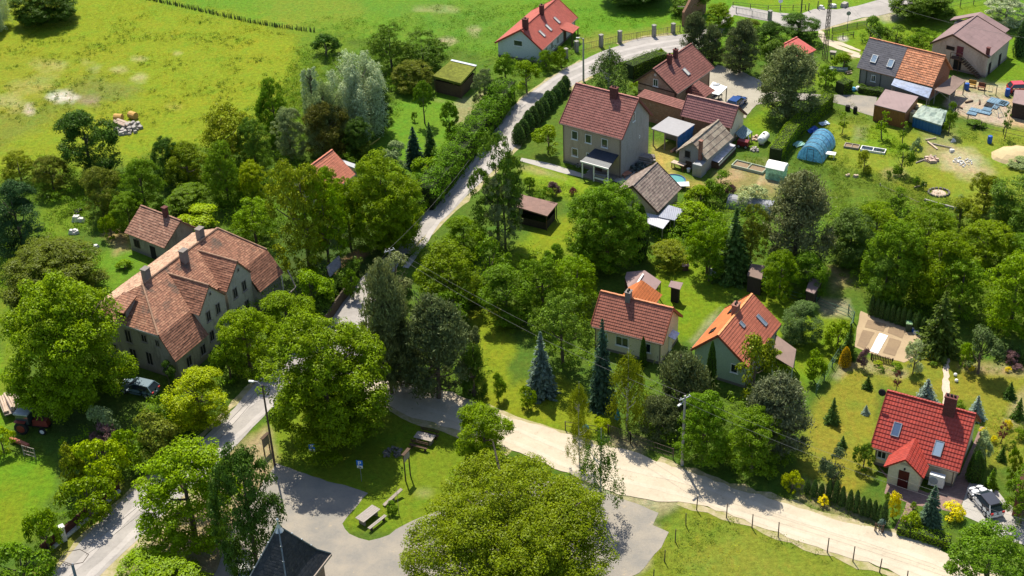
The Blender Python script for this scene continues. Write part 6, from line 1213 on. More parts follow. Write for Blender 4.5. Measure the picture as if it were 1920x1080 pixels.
# ---- clipped hedges: one thing each
def hedge(pix, w, h, col, label, wild=0.0, size=.13, dens=60):
    pts = [P(*q) for q in pix]; c = pts[0]; root = empty('clipped_hedge', (c.x, c.y, 0), 0, label, 'hedge'); R = np.random.RandomState(int(c.x*10) % 999+5); VV = []; NN = []; mb = MB()
    for a, b in zip(pts, pts[1:]):
        d = b-a; L = d.length; d = d.normalized(); n = Vector((-d.y, d.x, 0)); k = int(dens*L*(2*h+w)); u = R.rand(k)*L; sdd = R.rand(k)*(2*h+w)
        side = np.where(sdd < h, -1, np.where(sdd > h+w, 1, 0)); off = np.where(side == 0, (sdd-h-w/2), side*w/2); z = np.where(side == 0, h, np.where(side < 0, sdd, sdd-h-w)); ed = np.clip((h-z)/.25, 0, 1); off = np.where(side != 0, off*(.93+.07*ed), off)
        bmp = (vnoise(u+c.x+300, z+50+off, .8)-.5)*(.2+wild)
        off = off+side*bmp+R.normal(size=k)*.03; z = z+(side == 0)*(bmp*1.6+wild*(vnoise(u+77+c.x, u*0+9, 1.6)-.4)*1.6)+R.normal(size=k)*.03
        x = a.x-c.x+d.x*u+n.x*off; y = a.y-c.y+d.y*u+n.y*off; VV.append(np.stack([x, y, np.maximum(z, .03)], 1)); NN.append(np.stack([n.x*side+0*u, n.y*side+0*u, (side == 0)*1.0+.3], 1)+R.normal(size=(k, 3))*.45)
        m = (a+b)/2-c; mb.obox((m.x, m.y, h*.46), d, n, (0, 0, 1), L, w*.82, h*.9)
    V, F = leafquads(np.concatenate(VV), np.concatenate(NN), np.full(sum(map(len, VV)), size), R, .6)
    if wild > .4:                                        # bushy, unclipped top made of clumps
        CC_ = []
        for a, b in zip(pts, pts[1:]):
            d = b-a; L = d.length; d = d.normalized(); n = Vector((-d.y, d.x, 0)); k = int(L*12); u = R.rand(k)*L; o_ = (R.rand(k)-.5)*w*1.15; z = h*(.35+.75*R.rand(k))*(1.12-.9*(np.abs(o_)/w)**2)*(.8+.45*vnoise(u+c.x+40, o_+80, 2.2)); CC_.append(np.stack([a.x-c.x+d.x*u+n.x*o_, a.y-c.y+d.y*u+n.y*o_, z], 1))
        CC_ = np.concatenate(CC_); V2, F2 = clumps(CC_, .5+.35*R.rand(len(CC_)), 70, .19, R, .6, .8); V, F = merge([(V, F), (V2, F2)])
    o = bpy.data.objects.new('foliage', np_mesh('foliage', V, F, m_leaf)); COL.objects.link(o); o.parent = root; o.color = (*CC[col], 1) if isinstance(col, str) else (*col, 1); mb.build('hedge_core', m_inner, root)
hedge([(1452, 305), (1482, 262), (1520, 228), (1552, 200)], 1.9, 2.2, 'g', 'long straight clipped hedge beside the kitchen garden', 0, .14, 70)
hedge([(1178, 146), (1225, 126), (1246, 122)], 2.4, 2.4, 'd', 'thick clipped box hedge at the upper road bend', 0, .14, 60)
hedge([(950, 188), (925, 226), (898, 258), (868, 300), (834, 345), (795, 392)], 3.2, 3.4, (.115, .22, .015), 'tall leafy hedge running along the left side of the upper road', .9, .2, 50)
hedge([(795, 392), (768, 415), (742, 448)], 1.6, 2.0, 'G', 'lower dark continuation of the roadside hedge under the big maple', .5, .17, 50)
hedge([(1683, 996), (1730, 1009), (1780, 1024)], 1.3, .95, 'g', 'low clipped hedge in front of the blue-green spruce by the sandy road', 0, .12, 90)
hedge([(1573, 175), (1590, 168)], 1.8, 1.8, 'G', 'short square clipped hedge left of the grey house wall', 0, .13, 80)
hedge([(1610, 172), (1655, 180)], 1.0, .9, 'd', 'low shrub edging under the wall of the grey house', .4, .13, 80)
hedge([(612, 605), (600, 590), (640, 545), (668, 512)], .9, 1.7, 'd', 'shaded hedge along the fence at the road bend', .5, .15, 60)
# ---- uncounted low vegetation
def scatter(name, polys, dens, size, col, label, z=.35, spread=.35, per=14, seed=1, kind='stuff', patch=.45):
    R = np.random.RandomState(seed); PP = []
    for poly in polys:
        w = [P(*q) for q in poly]; xs = [p.x for p in w]; ys = [p.y for p in w]; A_ = (max(xs)-min(xs))*(max(ys)-min(ys)); n = int(A_*dens); x = R.uniform(min(xs), max(xs), n); y = R.uniform(min(ys), max(ys), n)
        m = sdist(x, y, [(p.x, p.y) for p in w]) < 0; x, y = x[m], y[m]; m = fbm(x, y, 3.5) > patch; PP.append(np.stack([x[m], y[m]], 1))
    C = np.concatenate(PP); k = len(C); hh = z*(.4+1.2*R.rand(k)); ci = np.repeat(np.arange(k), per); n = k*per; o = R.normal(size=(n, 3))*spread*.6; zz = np.abs(R.rand(n))*hh[ci]
    Pn = np.stack([C[ci, 0]+o[:, 0], C[ci, 1]+o[:, 1], zz+.03], 1); V, F = leafquads(Pn, R.normal(size=(n, 3))*.8+np.array([0, 0, .7]), np.full(n, size), R, .5)
    o = bpy.data.objects.new(name, np_mesh(name, V, F, m_leaf)); COL.objects.link(o); o.color = (*CC[col], 1) if isinstance(col, str) else (*col, 1); tag(o, label, 'weeds' if 'weed' in name else 'undergrowth', kind=kind)
def thicket(name, polys, dens, label, col, hmax=2.2, seed=1, patch=.36, rcl=.55, per=46, size=.16):
    R = np.random.RandomState(seed); VV = []
    for poly in polys:
        w = [P(*q) for q in poly]; xs = [p.x for p in w]; ys = [p.y for p in w]; n = int((max(xs)-min(xs))*(max(ys)-min(ys))*dens); x = R.uniform(min(xs), max(xs), n); y = R.uniform(min(ys), max(ys), n)
        m = sdist(x, y, [(p.x, p.y) for p in w]) < 0; x, y = x[m], y[m]; f = fbm(x+seed*31, y, 5, 4); m = f > patch; VV.append(np.stack([x[m], y[m], np.clip((f[m]-patch)/.25, .12, 1)*hmax*(.55+.45*R.rand(m.sum()))], 1))
    C = np.concatenate(VV); base = C.copy(); base[:, 2] *= R.rand(len(C))**.5; C = np.where(R.rand(len(C), 1) < .72, C, base); C[:, 2] = np.maximum(C[:, 2]-rcl*.4, .15)
    V, F = clumps(C, rcl*(.6+.7*R.rand(len(C))), per, size, R, .5, .8)
    o = bpy.data.objects.new(name, np_mesh(name, V, F, m_leaf)); COL.objects.link(o); o.color = (*CC[col], 1) if isinstance(col, str) else (*col, 1); tag(o, label, 'thicket', kind='stuff')
thicket('thicket', [[(60, 300), (100, 330), (230, 320), (330, 290), (450, 250), (480, 200), (560, 180), (700, 250), (700, 310), (640, 330), (600, 420), (530, 480), (440, 420), (340, 410), (230, 420), (160, 400), (60, 400), (0, 470), (-20, 330)], [(690, 90), (840, 110), (810, 165), (740, 190), (700, 180), (620, 240), (580, 180)]], 1.0, 'dense bushy understorey of the wood on the left', (.13, .225, .018), 2.4, 2, .27)
thicket('thicket', [[(0, 560), (180, 560), (190, 500), (100, 440), (0, 440)], [(110, 850), (200, 815), (340, 760), (425, 700), (445, 715), (385, 790), (270, 895), (120, 995), (60, 1035), (50, 1000), (130, 910)], [(500, 560), (600, 520), (640, 540), (590, 620), (520, 690), (440, 700), (420, 640)]], 1.1, 'tangled roadside bushes and orchard scrub around the manor', (.165, .27, .016), 2.5, 5, .16)
thicket('thicket', [[(1545, 395), (1640, 380), (1900, 440), (1960, 620), (1830, 620), (1640, 575), (1570, 510), (1540, 440)], [(1240, 385), (1430, 385), (1440, 470), (1400, 500), (1260, 480), (1225, 430)], [(1420, 470), (1560, 480), (1540, 545), (1440, 550)]], 1.0, 'overgrown scrub filling the right-hand thicket', (.16, .27, .022), 2.0, 7, .27)
thicket('thicket', [[(750, 470), (900, 440), (1010, 480), (1130, 490), (1110, 560), (1110, 690), (1010, 650), (960, 560), (880, 570), (800, 560)], [(650, 640), (920, 690), (900, 745), (720, 700)], [(1130, 690), (1300, 720), (1500, 800), (1480, 890), (1270, 850), (1180, 800)]], .95, 'leafy understorey between the central orchard trees and pines', (.15, .24, .017), 1.8, 9, .30)
thicket('thicket', [[(905, 110), (1060, 95), (1080, 108), (1020, 145), (960, 195), (900, 180)], [(1420, 60), (1540, 60), (1530, 120), (1440, 130), (1300, 100), (1300, 60)], [(1600, 70), (1760, 70), (1750, 105), (1640, 100)]], .7, 'low green bushes on the banks of the upper road', (.14, .24, .018), 1.5, 11, .32)
scatter('undergrowth', [[(60, 290), (240, 330), (460, 260), (600, 280), (690, 260), (700, 330), (640, 420), (520, 480), (330, 440), (150, 440), (60, 400)], [(480, 240), (560, 100), (700, 90), (830, 120), (800, 170), (700, 260), (560, 300)], [(0, 480), (190, 480), (200, 560), (0, 560)]], 1.6, .2, 'G', 'tangled undergrowth of the wood on the left', .9, .5, 22, 2, patch=.38)
scatter('undergrowth', [[(1545, 400), (1640, 380), (1900, 440), (1940, 620), (1830, 640), (1640, 575), (1560, 500)], [(1230, 390), (1420, 395), (1440, 470), (1340, 520), (1220, 460)], [(760, 470), (900, 440), (1010, 470), (1120, 500), (1110, 690), (1000, 650), (900, 600)]], 1.6, .19, 'g', 'tangled scrub between the trees on the right and in the orchards', .7, .45, 20, 3, patch=.4)
scatter('tall_weeds', [[(560, 40), (900, 0), (1260, 20), (1180, 60), (1090, 75), (940, 110), (840, 115), (640, 90)]], 1.3, .17, (.10, .20, .012), 'rank green weeds of the meadow beyond the wood', .45, .5, 14, 4, patch=.42)
scatter('tall_weeds', [[(1000, 130), (1060, 105), (1095, 100), (1080, 118), (1030, 145), (985, 175), (960, 180)], [(1550, 310), (1700, 330), (1800, 380), (1740, 410), (1580, 390)], [(1480, 245), (1550, 235), (1600, 300), (1560, 330), (1470, 320)], [(1220, 1060), (1290, 965), (1330, 955), (1560, 1045), (1540, 1070), (1360, 1000), (1290, 1080)], [(100, 1060), (110, 1015), (240, 920), (250, 930), (150, 1015)], [(1440, 930), (1650, 990), (1600, 960), (1480, 915)], [(0, 815), (40, 815), (100, 855), (60, 865)]], 3.0, .13, (.13, .19, .02), 'ragged weeds and long grass on banks and verges', .35, .3, 12, 5, patch=.4)
scatter('tall_weeds', [[(-200, 60), (420, 10), (590, 80), (540, 250), (420, 300), (200, 260), (0, 330), (-200, 350)]], .5, .15, (.16, .21, .012), 'coarse tufts scattered over the yellow meadow', .22, .28, 10, 6, patch=.5)
scatter('flower_bed', [[(1790, 690), (1925, 690), (1925, 706), (1870, 706), (1800, 698)], [(1845, 790), (1925, 730), (1925, 900), (1880, 910), (1860, 850)], [(1500, 905), (1640, 955), (1655, 975), (1490, 930)], [(1575, 690), (1690, 690), (1700, 702), (1580, 706)], [(1690, 950), (1790, 970), (1780, 1015), (1690, 995)]], 5, .11, (.22, .30, .03), 'low mixed bedding plants in the bottom right garden', .3, .25, 12, 8, patch=.42)
scatter('flower_bed', [[(975, 335), (1090, 352), (1085, 372), (1000, 378)], [(1050, 300), (1100, 318), (1090, 326), (1045, 310)], [(1270, 350), (1330, 350), (1360, 390), (1300, 400)]], 5, .12, (.13, .23, .02), 'mixed border plants around the farmhouse lawn', .45, .3, 14, 9, patch=.35)
scatter('tall_weeds', [[(1560, 300), (1720, 300), (1740, 360), (1830, 400), (1700, 380), (1560, 370)], [(1450, 310), (1560, 310), (1560, 400), (1560, 460), (1640, 380), (1560, 330)], [(1540, 170), (1600, 195), (1640, 235), (1600, 232), (1550, 215)], [(1780, 238), (1920, 262), (1925, 285), (1800, 262)]], 3.2, .14, (.14, .21, .02), 'weedy growth round the kitchen garden', .5, .4, 14, 12, patch=.42)
scatter('meadow_tufts', [[(-200, 60), (420, 20), (590, 85), (540, 250), (420, 300), (200, 260), (0, 330), (-200, 350)]], .8, .18, (.10, .16, .015), 'darker weed tufts scattered over the yellow meadow', .3, .3, 14, 31, patch=.56)
scatter('meadow_flowers', [[(-200, -20), (280, -20), (560, 60), (560, 200), (420, 290), (200, 250), (0, 320), (-200, 350)], [(1290, 1000), (1680, 1100), (1600, 1200), (1240, 1100)]], 1.6, .12, (.34, .34, .03), 'yellowish flowering grass of the open meadows', .18, .4, 9, 32, patch=.42)
scatter('bean_rows', [[(1612, 240), (1650, 236), (1690, 268), (1680, 300), (1612, 285)], [(1395, 290), (1430, 300), (1440, 320), (1390, 312)]], 6, .14, (.16, .25, .015), 'green crops in the kitchen garden beds', .25, .2, 10, 7, patch=.3)
# ------------------------------------------------------------------ vehicles
m_tyre = M_plain('tyre_rubber', (.02, .02, .022), .85, .2); m_rim = M_plain('rim_metal', (.45, .46, .48), .35, .1, metal=.6)
def wheel(root, x, y, r=.32, w=.2, rim=None):
    mb = MB(); mb.tube([(x, y-w/2, r), (x, y-w*.42, r), (x, y+w*.42, r), (x, y+w/2, r)], [r*.9, r, r, r*.9], 16); o = mb.build('wheel', m_tyre, root)
    mb = MB(); s = 1 if y > 0 else -1; mb.tube([(x, y+s*(w/2-.01), r), (x, y+s*(w/2+.02), r)], [r*.66, r*.55], 12); mb.build('rim', rim or m_rim, o)
def car(px, py, ang, paint, label, L=4.2, W=1.76, Hh=1.5, roofm=None, hatch=1, name='parked_car'):
    g = P(px, py); rt = empty(name, (g.x, g.y, 0), ang, label, 'car'); hw = W/2
    xs = [-L/2, -L/2+.12, -L*.36, -L*.2, L*.2, L*.36, L/2-.14, L/2]; zb = [.4, .24, .22, .2, .2, .22, .24, .4]; zt = [.62, .92, .98, .97, .95, .9, .78, .55]
    if not hatch: zt[1] = .86; zt[2] = .92
    ww = [.78, .93, 1, 1, 1, .99, .9, .7]; rings = []
    for x, a, b, k in zip(xs, zb, zt, ww): rings.append([Vector((x, -hw*k*.92, a)), Vector((x, -hw*k, (a+b)/2)), Vector((x, -hw*k*.94, b)), Vector((x, 0, b+.03)), Vector((x, hw*k*.94, b)), Vector((x, hw*k, (a+b)/2)), Vector((x, hw*k*.92, a))])
    mb = MB()
    for a, b in zip(rings, rings[1:]):
        for i in range(6): mb.face([a[i], a[i+1], b[i+1], b[i]][::-1], smooth=True)
        mb.face([a[6], a[0], b[0], b[6]][::-1])
    mb.face(rings[0]); mb.face(rings[-1][::-1]); bd = mb.build('body', paint, rt)
    mod = bd.modifiers.new('sub', 'SUBSURF'); mod.levels = 1; mod.render_levels = 1
    r0, r1 = (-L*.47, -L*.36) if hatch else (-L*.38, -L*.24); f0, f1 = L*.02, L*.24
    base = [Vector((r0, -hw*.9, .95)), Vector((f1, -hw*.9, .93)), Vector((f1, hw*.9, .93)), Vector((r0, hw*.9, .95))]; top = [Vector((r1, -hw*.7, Hh-.05)), Vector((f0, -hw*.7, Hh-.05)), Vector((f0, hw*.7, Hh-.05)), Vector((r1, hw*.7, Hh-.05))]
    mb = MB(); mb.hexa(base+top); mb.build('window', m_glass, rt)
    mb = MB(); t2 = [p*1.0 for p in top]; e = Vector((0, 0, .05)); mb.hexa([Vector((p.x*1.02+(.04 if i in (1, 2) else -.04), p.y*1.04, p.z-.015)) for i, p in enumerate(t2)]+[p+e for p in t2]); mb.build('roof', roofm or paint, rt)
    for a, b in zip(base, top): mb = MB(); mb.beam(a*1.0, b+Vector((0, 0, .02)), .07, .06); mb.build('pillar', paint, rt)
    for x in (-L*.31, L*.31):
        for s in (-1, 1): wheel(rt, x, s*(hw-.09))
    for s in (-1, 1):
        mb = MB(); mb.box((L/2-.09, s*hw*.6, .66), (.16, .34, .13)); mb.build('headlight', m_rim, rt); mb = MB(); mb.box((-L/2+.06, s*hw*.68, .8), (.12, .26, .2)); mb.build('taillight', M_plain('red_lens', (.4, .02, .02), .3), rt); mb = MB(); mb.box((L*.17, s*(hw+.08), 1.0), (.16, .16, .12)); mb.build('mirror', paint, rt)
    return rt
car(262, 735, math.radians(-22+180), M_paint('blue_grey_paint', (.13, .19, .23)), 'blue-grey estate car in the shade between the manor wall and bushes', L=4.5)
car(1381, 199, math.radians(55), M_paint('deep_blue_paint', (.02, .07, .25)), 'shiny dark blue car on the gravel yard beside the plum roofed outbuilding', L=4.1)
car(1846, 948, math.radians(105), M_paint('white_paint_car', (.72, .72, .74)), 'white car with black windows parked on the concrete drive', L=4.2, roofm=M_paint('black_roof', (.03, .03, .04)))
car(1915, 172, math.radians(0), M_paint('red_paint_car', (.6, .03, .03)), 'bright red car at the right edge beyond the sandy yard', L=4.2)
# tractor
m_trr = M_plain('faded_red', (.20, .035, .025), .6, .3); g = P(62, 805); rt = empty('tractor', (g.x, g.y, 0), math.radians(-12), 'old red tractor with a grey cab roof standing under the huge maple', 'tractor')
mb = MB(); mb.box((1.15, 0, 1.15), (1.7, .7, .7), taper=.9); mb.build('bonnet', m_trr, rt, bevel=.06); mb = MB(); mb.box((.4, 0, .8), (2.9, .5, .45)); mb.build('chassis', m_dark, rt)
mb = MB(); mb.box((-.5, 0, 1.75), (1.35, 1.4, 1.2)); mb.build('cab', M_glass('dull_cab_glass', (.05, .07, .07)), rt); mb = MB(); mb.box((-.5, 0, 2.42), (1.6, 1.65, .14)); mb.build('cab_roof', M_plain('grey_cab_roof', (.33, .36, .37), .5), rt)
for s in (-1, 1): wheel(rt, -.7, s*.85, .75, .4, m_trr); wheel(rt, 1.45, s*.65, .4, .22, m_white); mb = MB(); mb.box((-.7, s*.85, 1.55), (1.2, .42, .08)); mb.build('mudguard', m_trr, rt)
mb = MB(); mb.tube([(1.5, 0, 1.4), (1.5, 0, 2.3)], .05, 6); mb.build('exhaust', m_dark, rt)
def trailer(px, py, ang, label, logs=True):
    g = P(px, py); rt = empty('log_trailer', (g.x, g.y, 0), ang, label, 'trailer'); mb = MB(); mb.box((0, 0, .75), (3.6, 1.9, .14)); [mb.box((0, s*.97, 1.0), (3.6, .07, .45)) for s in (-1, 1)]; mb.build('bed', m_oldw, rt); mb = MB(); mb.beam((-1.8, 0, .6), (-2.9, 0, .45), .12); mb.build('drawbar', m_dark, rt)
    for x in (-.6, .6):
        for s in (-1, 1): wheel(rt, x, s*.8, .36, .22)
g_t = (22, 768); trailer(*g_t, math.radians(118), 'flat wooden trailer loaded with pale split logs at the left edge')
m_log = M_plain('cut_log', (.50, .38, .29), .8, .3, 5); m_logd = M_plain('grey_log', (.34, .29, .26), .85, .3, 5)
def logs(px, py, ang, n, L, label, z=.82, r=.13, rowsn=2, mat=None, name='log', grp=None, jitter=.06):
    g = P(px, py); R = random.Random(int(px)); ca, sa = math.cos(ang), math.sin(ang)
    for j in range(n):
        k = j % (n//rowsn+1); rw = j//(n//rowsn+1); off = (k-(n//rowsn)/2)*r*2.1+R.uniform(-jitter, jitter); a2 = ang+R.uniform(-.05, .05)*(1+4*jitter); l2 = L*R.uniform(.8, 1); mb = MB(); d = Vector((math.cos(a2), math.sin(a2), R.uniform(-.02, .02)))
        mb.tube([-d*l2/2, Vector((0, 0, .01)), d*l2/2], [r, r*.95, r*.85], 7); o = mb.build(name, mat or m_log, None, (g.x-sa*off, g.y+ca*off, z+r+rw*r*1.9)); tag(o, label % ORD[j], 'log', grp)
logs(*g_t, math.radians(118), 10, 3.2, '%s of the split logs on the flat trailer at the left edge', .85, .14, 2, grp='logs on the trailer')
g = P(38, 835); mb = MB(); mb.box((0, 0, .45), (2.6, .35, .3)); [mb.box((x_, 0, .16), (.12, .5, .32)) for x_ in (-1, 1)]; o = mb.build('implement', M_plain('rusty_red', (.42, .13, .08), .7, .3), None, (g.x, g.y, 0), math.radians(-32)); tag(o, 'rusty red farm implement bar lying below the tractor', 'farm implement')
g = P(57, 858); mb = MB(); [mb.box((x_, 0, .7), (.07, .07, 1.4)) for x_ in (-.75, .75)]; [mb.box((0, 0, z_), (1.5, .05, .05)) for z_ in (.3, .75, 1.35)]; [mb.box((-.6+.3*i, 0, .82), (.03, .03, 1.06)) for i in range(5)]; o = mb.build('metal_gate', m_oldw, None, (g.x, g.y, 0), math.radians(-25)); tag(o, 'small grey gate frame on the edge of the lower left meadow', 'gate')
# ------------------------------------------------------------------ poles, lamps, wires
m_pole = M_plain('concrete_pole', (.36, .34, .31), .85, .15); m_dpole = M_plain('dark_wooden_pole', (.10, .075, .06), .85, .3, 6); m_lamp = M_plain('lamp_shell', (.6, .6, .58), .4, .08)
def pole(bx, by, ty, label, mat=m_pole, lamp=None, arms=0, r=.14, name='utility_pole', cat='pole', hh=None):
    g = P(bx, by); h = hh or hgt(bx, by, ty); rt = empty(name, (g.x, g.y, 0), 0, label, cat); mb = MB(); mb.tube([(0, 0, 0), (0, 0, h)], [r, r*.62], 8); mb.build('pole', mat, rt)
    if lamp:
        dx, dy, up = lamp; mb = MB(); mb.tube([(0, 0, h-.15), (dx*.5, dy*.5, h+up), (dx, dy, h+up)], .045, 6); a = mb.build('lamp_arm', m_grey, rt); mb = MB(); mb.obox((dx*1.15, dy*1.15, h+up-.02), Vector((dx, dy, 0)).normalized(), Vector((-dy, dx, 0)).normalized(), (0, 0, 1), .5, .2, .12); mb.build('lamp_head', m_lamp, rt, bevel=.05)
    if arms:
        mb = MB(); mb.box((0, 0, h-.3), (1.3, .08, .1), math.radians(30)); mb.build('crossarm', m_grey, rt)
        for s in (-.5, .5): mb = MB(); mb.lathe((s*math.cos(math.radians(30)), s*math.sin(math.radians(30)), h-.25), [(.05, 0), (.07, .08), (.04, .2)], 6); mb.build('insulator', m_white, rt)
    return Vector((g.x, g.y, h))
tl = pole(515, 872, 722, 'dark wooden street lamp pole with a curved white lamp beside the dome-shaped maple', m_dpole, (-.9, .2, .35), r=.13, name='street_lamp', cat='street lamp')
tb = pole(1279, 872, 742, 'pale concrete pole with a small street lamp in front of dense trees', m_pole, (-.5, -.5, -.6), 1, .17, 'street_lamp', 'street lamp')
tc = pole(1094, 152, 72, 'concrete utility pole beside the weeping birch on the upper road', m_pole, (-.7, .1, .1), 0, .16)
ta = pole(738, 555, 466, 'utility pole standing inside the leftmost central pine', m_pole, None, 1, .15)
# lattice pole
g = P(1546, 112); h = 12.5; rt = empty('lattice_pole', (g.x, g.y, 0), .3, 'tall dark steel lattice power pole beside the red sheet roofed shed', 'pole'); b_, t_ = .3, .13
for i in range(4):
    sx, sy = ((-1, -1), (1, -1), (1, 1), (-1, 1))[i]; mb = MB(); mb.beam((sx*b_, sy*b_, 0), (sx*t_, sy*t_, h), .07); mb.build('leg', m_dpole, rt)
mb = MB()
for k in range(22):
    z0, z1 = h*k/22, h*(k+1)/22; w0, w1 = b_+(t_-b_)*k/22, b_+(t_-b_)*(k+1)/22
    for i in range(4):
        c = ((-1, -1), (1, -1), (1, 1), (-1, 1)); a_, d_ = c[i], c[(i+1) % 4]
        if k % 2: a_, d_ = d_, a_
        mb.beam((a_[0]*w0, a_[1]*w0, z0), (d_[0]*w1, d_[1]*w1, z1), .04)
mb.build('lattice', m_dpole, rt); tlat = Vector((g.x, g.y, h))
pole(1499, 60, -30, 'thin dark pole rising behind the junction trees', m_dpole, r=.13)
# hexagon ring pole at the bottom left
g = P(160, 1150); h = hgt(160, 1150, 1058); rt = empty('utility_pole', (g.x, g.y, 0), 0, 'pole top carrying a thin hexagonal steel ring over the road at bottom left', 'pole'); mb = MB(); mb.tube([(0, 0, 0), (0, 0, h)], [.17, .13], 8); mb.build('pole', M_plain('blue_grey_pole', (.16, .2, .26)), rt)
mb = MB(); c = [(1.25*math.cos(PI/3*i+.3), 1.0*math.sin(PI/3*i+.3)+.75, h+.1) for i in range(6)]; mb.tube(c+c[:1], .035, 5); mb.build('ring', m_dpole, rt); mb = MB(); mb.beam((0, 0, h), c[4], .04); mb.beam((0, 0, h), c[3], .04); mb.build('bracket', m_dpole, rt)
thx = Vector((g.x, g.y+.75, h+.1))
m_wire = M_plain('cable', (.2, .19, .18), .6, .1); m_wired = M_plain('dark_cable', (.05, .045, .04), .6, .1)
def wire(a, b, sag, label, mat=m_wire, r=.012):
    a, b = Vector(a), Vector(b); c = (a+b)/2; pts = [a.lerp(b, i/16)-c-Vector((0, 0, sag*(1-(i/8-1)**2))) for i in range(17)]; mb = MB(); mb.tube(pts, r, 4, False); o = mb.build('overhead_cable', mat, None, c); tag(o, label, 'cable')
e_ = Vector((.45, .25, -.2)); tend = P(1990, 995, 6.5); wire(ta+e_, tb+e_, 1.0, 'upper of two pale cables from the pine pole to the concrete lamp pole'); wire(ta-e_, tb-Vector((.45, .25, .3)), 1.25, 'lower of two pale cables from the pine pole to the concrete lamp pole')
wire(tb+e_, tend, .8, 'upper pale cable crossing in front of the red roofed house'); wire(tb-Vector((.45, .25, .3)), tend-Vector((.5, .3, .1)), 1.0, 'lower pale cable crossing in front of the red roofed house')
wire(ta, tl, .9, 'dark cable between the pine pole and the curved street lamp', m_wired); wire(ta, P(880, 300, 6.5), .5, 'pale cable from the pine pole up along the road')
wire(thx+Vector((.5, .8, 0)), tl, .9, 'first dark cable following the lower road', m_wired, .022); wire(thx+Vector((.9, .3, -.1)), tl-Vector((0, 0, .5)), 1.2, 'second dark cable following the lower road', m_wired, .018)
wire(tlat-Vector((0, 0, .4)), P(1751, 164, 2.9), .5, 'cable from the lattice pole across the grey shingle roof'); wire(tlat-Vector((0, 0, 1.2)), P(1812, 212, 2.6), .8, 'cable from the lattice pole to the yard beyond the brown garage'); wire(tlat-Vector((0, 0, .2)), P(1930, 72, 9), 1.0, 'thin cable from the lattice pole towards the barn')
# ------------------------------------------------------------------ signs and the picnic green
m_blue = M_plain('sign_blue', (.01, .16, .62), .4, .05); m_signw = M_plain('sign_white', (.75, .78, .8), .4, .04); m_tabl = M_plain('bleached_boards', (.32, .28, .25), .85, .2, 8)
def psign(bx, by, ty, label):
    g = P(bx, by); h = hgt(bx, by, ty); rt = empty('parking_sign', (g.x, g.y, 0), math.radians(-12), label, 'sign'); mb = MB(); mb.tube([(0, .04, 0), (0, .04, h-.1)], .03, 6); mb.build('post', m_grey, rt)
    mb = MB(); mb.box((0, 0, h-.34), (.62, .03, .62)); pl = mb.build('sign_plate', m_blue, rt); mb = MB(); f = -.02
    mb.box((-.1, f, h-.34), (.09, .012, .42)); mb.box((.02, f, h-.17), (.17, .012, .08)); mb.box((.02, f, h-.35), (.17, .012, .08)); mb.box((.13, f, h-.26), (.08, .012, .24)); mb.build('letter_p', m_signw, pl)
    mb = MB(); mb.box((0, 0, h-.83), (.56, .03, .3)); p2 = mb.build('lower_plate', m_signw, rt); mb = MB(); mb.box((0, f, h-.87), (.34, .012, .07)); mb.box((-.01, f-.002, h-.81), (.18, .012, .07)); mb.build('car_symbol', M_plain('sign_dark', (.05, .06, .09)), p2)
psign(589, 872, 832, 'blue parking sign with a white plate, in the shade beneath the dome-shaped maple'); psign(678, 903, 863, 'blue parking sign with a white plate, at the lit edge of the maple shade')
def board(bx, by, ty, w, hb, ang, label, name='information_board'):
    g = P(bx, by); h = hgt(bx, by, ty); rt = empty(name, (g.x, g.y, 0), ang, label, 'board')
    for s in (-1, 1): mb = MB(); mb.box((s*w/2, .05, h*.5-.03), (.1, .1, h)); mb.build('leg', m_wood, rt)
    mb = MB(); mb.box((0, 0, h-hb/2), (w+.1, .07, hb)); mb.build('board', m_tabl, rt); mb = MB(); mb.box((0, .03, h+.04), (w+.3, .35, .06)); mb.build('cap', m_wood, rt)
board(766, 897, 848, .9, .9, math.radians(62), 'information board on two long legs in the middle of the picnic green'); board(502, 848, 818, .9, 1.15, math.radians(62), 'short notice board left of the curved street lamp', 'notice_board')
def ptable(px, py, ang, label, W=.95, L=1.9):
    g = P(px, py); rt = empty('picnic_table', (g.x, g.y, 0), ang, label, 'table'); mb = MB()
    for i in range(5): mb.box((0, -W/2+W*(i+.5)/5, .74), (L, W/5-.02, .05))
    mb.build('tabletop', m_tabl, rt)
    for s in (-1, 1): mb = MB(); mb.box((s*L*.36, 0, .36), (.14, W*.7, .7)); mb.build('leg', m_oldw, rt)
def bench(px, py, ang, label, back=False, L=1.8, name='bench', mat=None):
    g = P(px, py); rt = empty(name, (g.x, g.y, 0), ang, label, 'bench'); mb = MB(); [mb.box((0, y_, .44), (L, .15, .05)) for y_ in (-.09, .09)]; mb.build('seat', mat or m_tabl, rt)
    for s in (-1, 1): mb = MB(); mb.box((s*L*.36, 0, .205), (.1, .3, .41)); mb.build('leg', m_wood, rt)
    if back: mb = MB(); [mb.box((0, .27, z_), (L, .04, .12)) for z_ in (.65, .85)]; [mb.box((s*L*.36, .22, .66), (.06, .06, .5)) for s in (-1, 1)]; mb.build('backrest', m_wood, rt)
a_ = math.radians(-24); ptable(797, 829, a_, 'grey plank picnic table between two benches at the top of the green', 1.05, 2.0); bench(805, 820, a_, 'dark bench with backrest on the far side of the grey plank table', True, 2.1, mat=m_wood); bench(785, 843, a_, 'low dark bench on the near side of the grey plank table', True, 2.0, mat=m_wood)
a_ = math.radians(50); ptable(691, 974, a_, 'sun-bleached picnic table on the lower corner of the green', 1.1, 2.3); bench(708, 985, a_, 'narrow bench beside the sun-bleached picnic table', L=2.3)
g = P(738, 940); mb = MB(); mb.beam((-.9, -.7, .15), (.8, .9, .75), .35, .06); mb.box((0, .1, .2), (.2, .3, .4)); o = mb.build('plank_board', m_oldw, None, (g.x, g.y, 0), 0); tag(o, 'tilted plank leaning over a small shrub on the picnic green', 'plank')
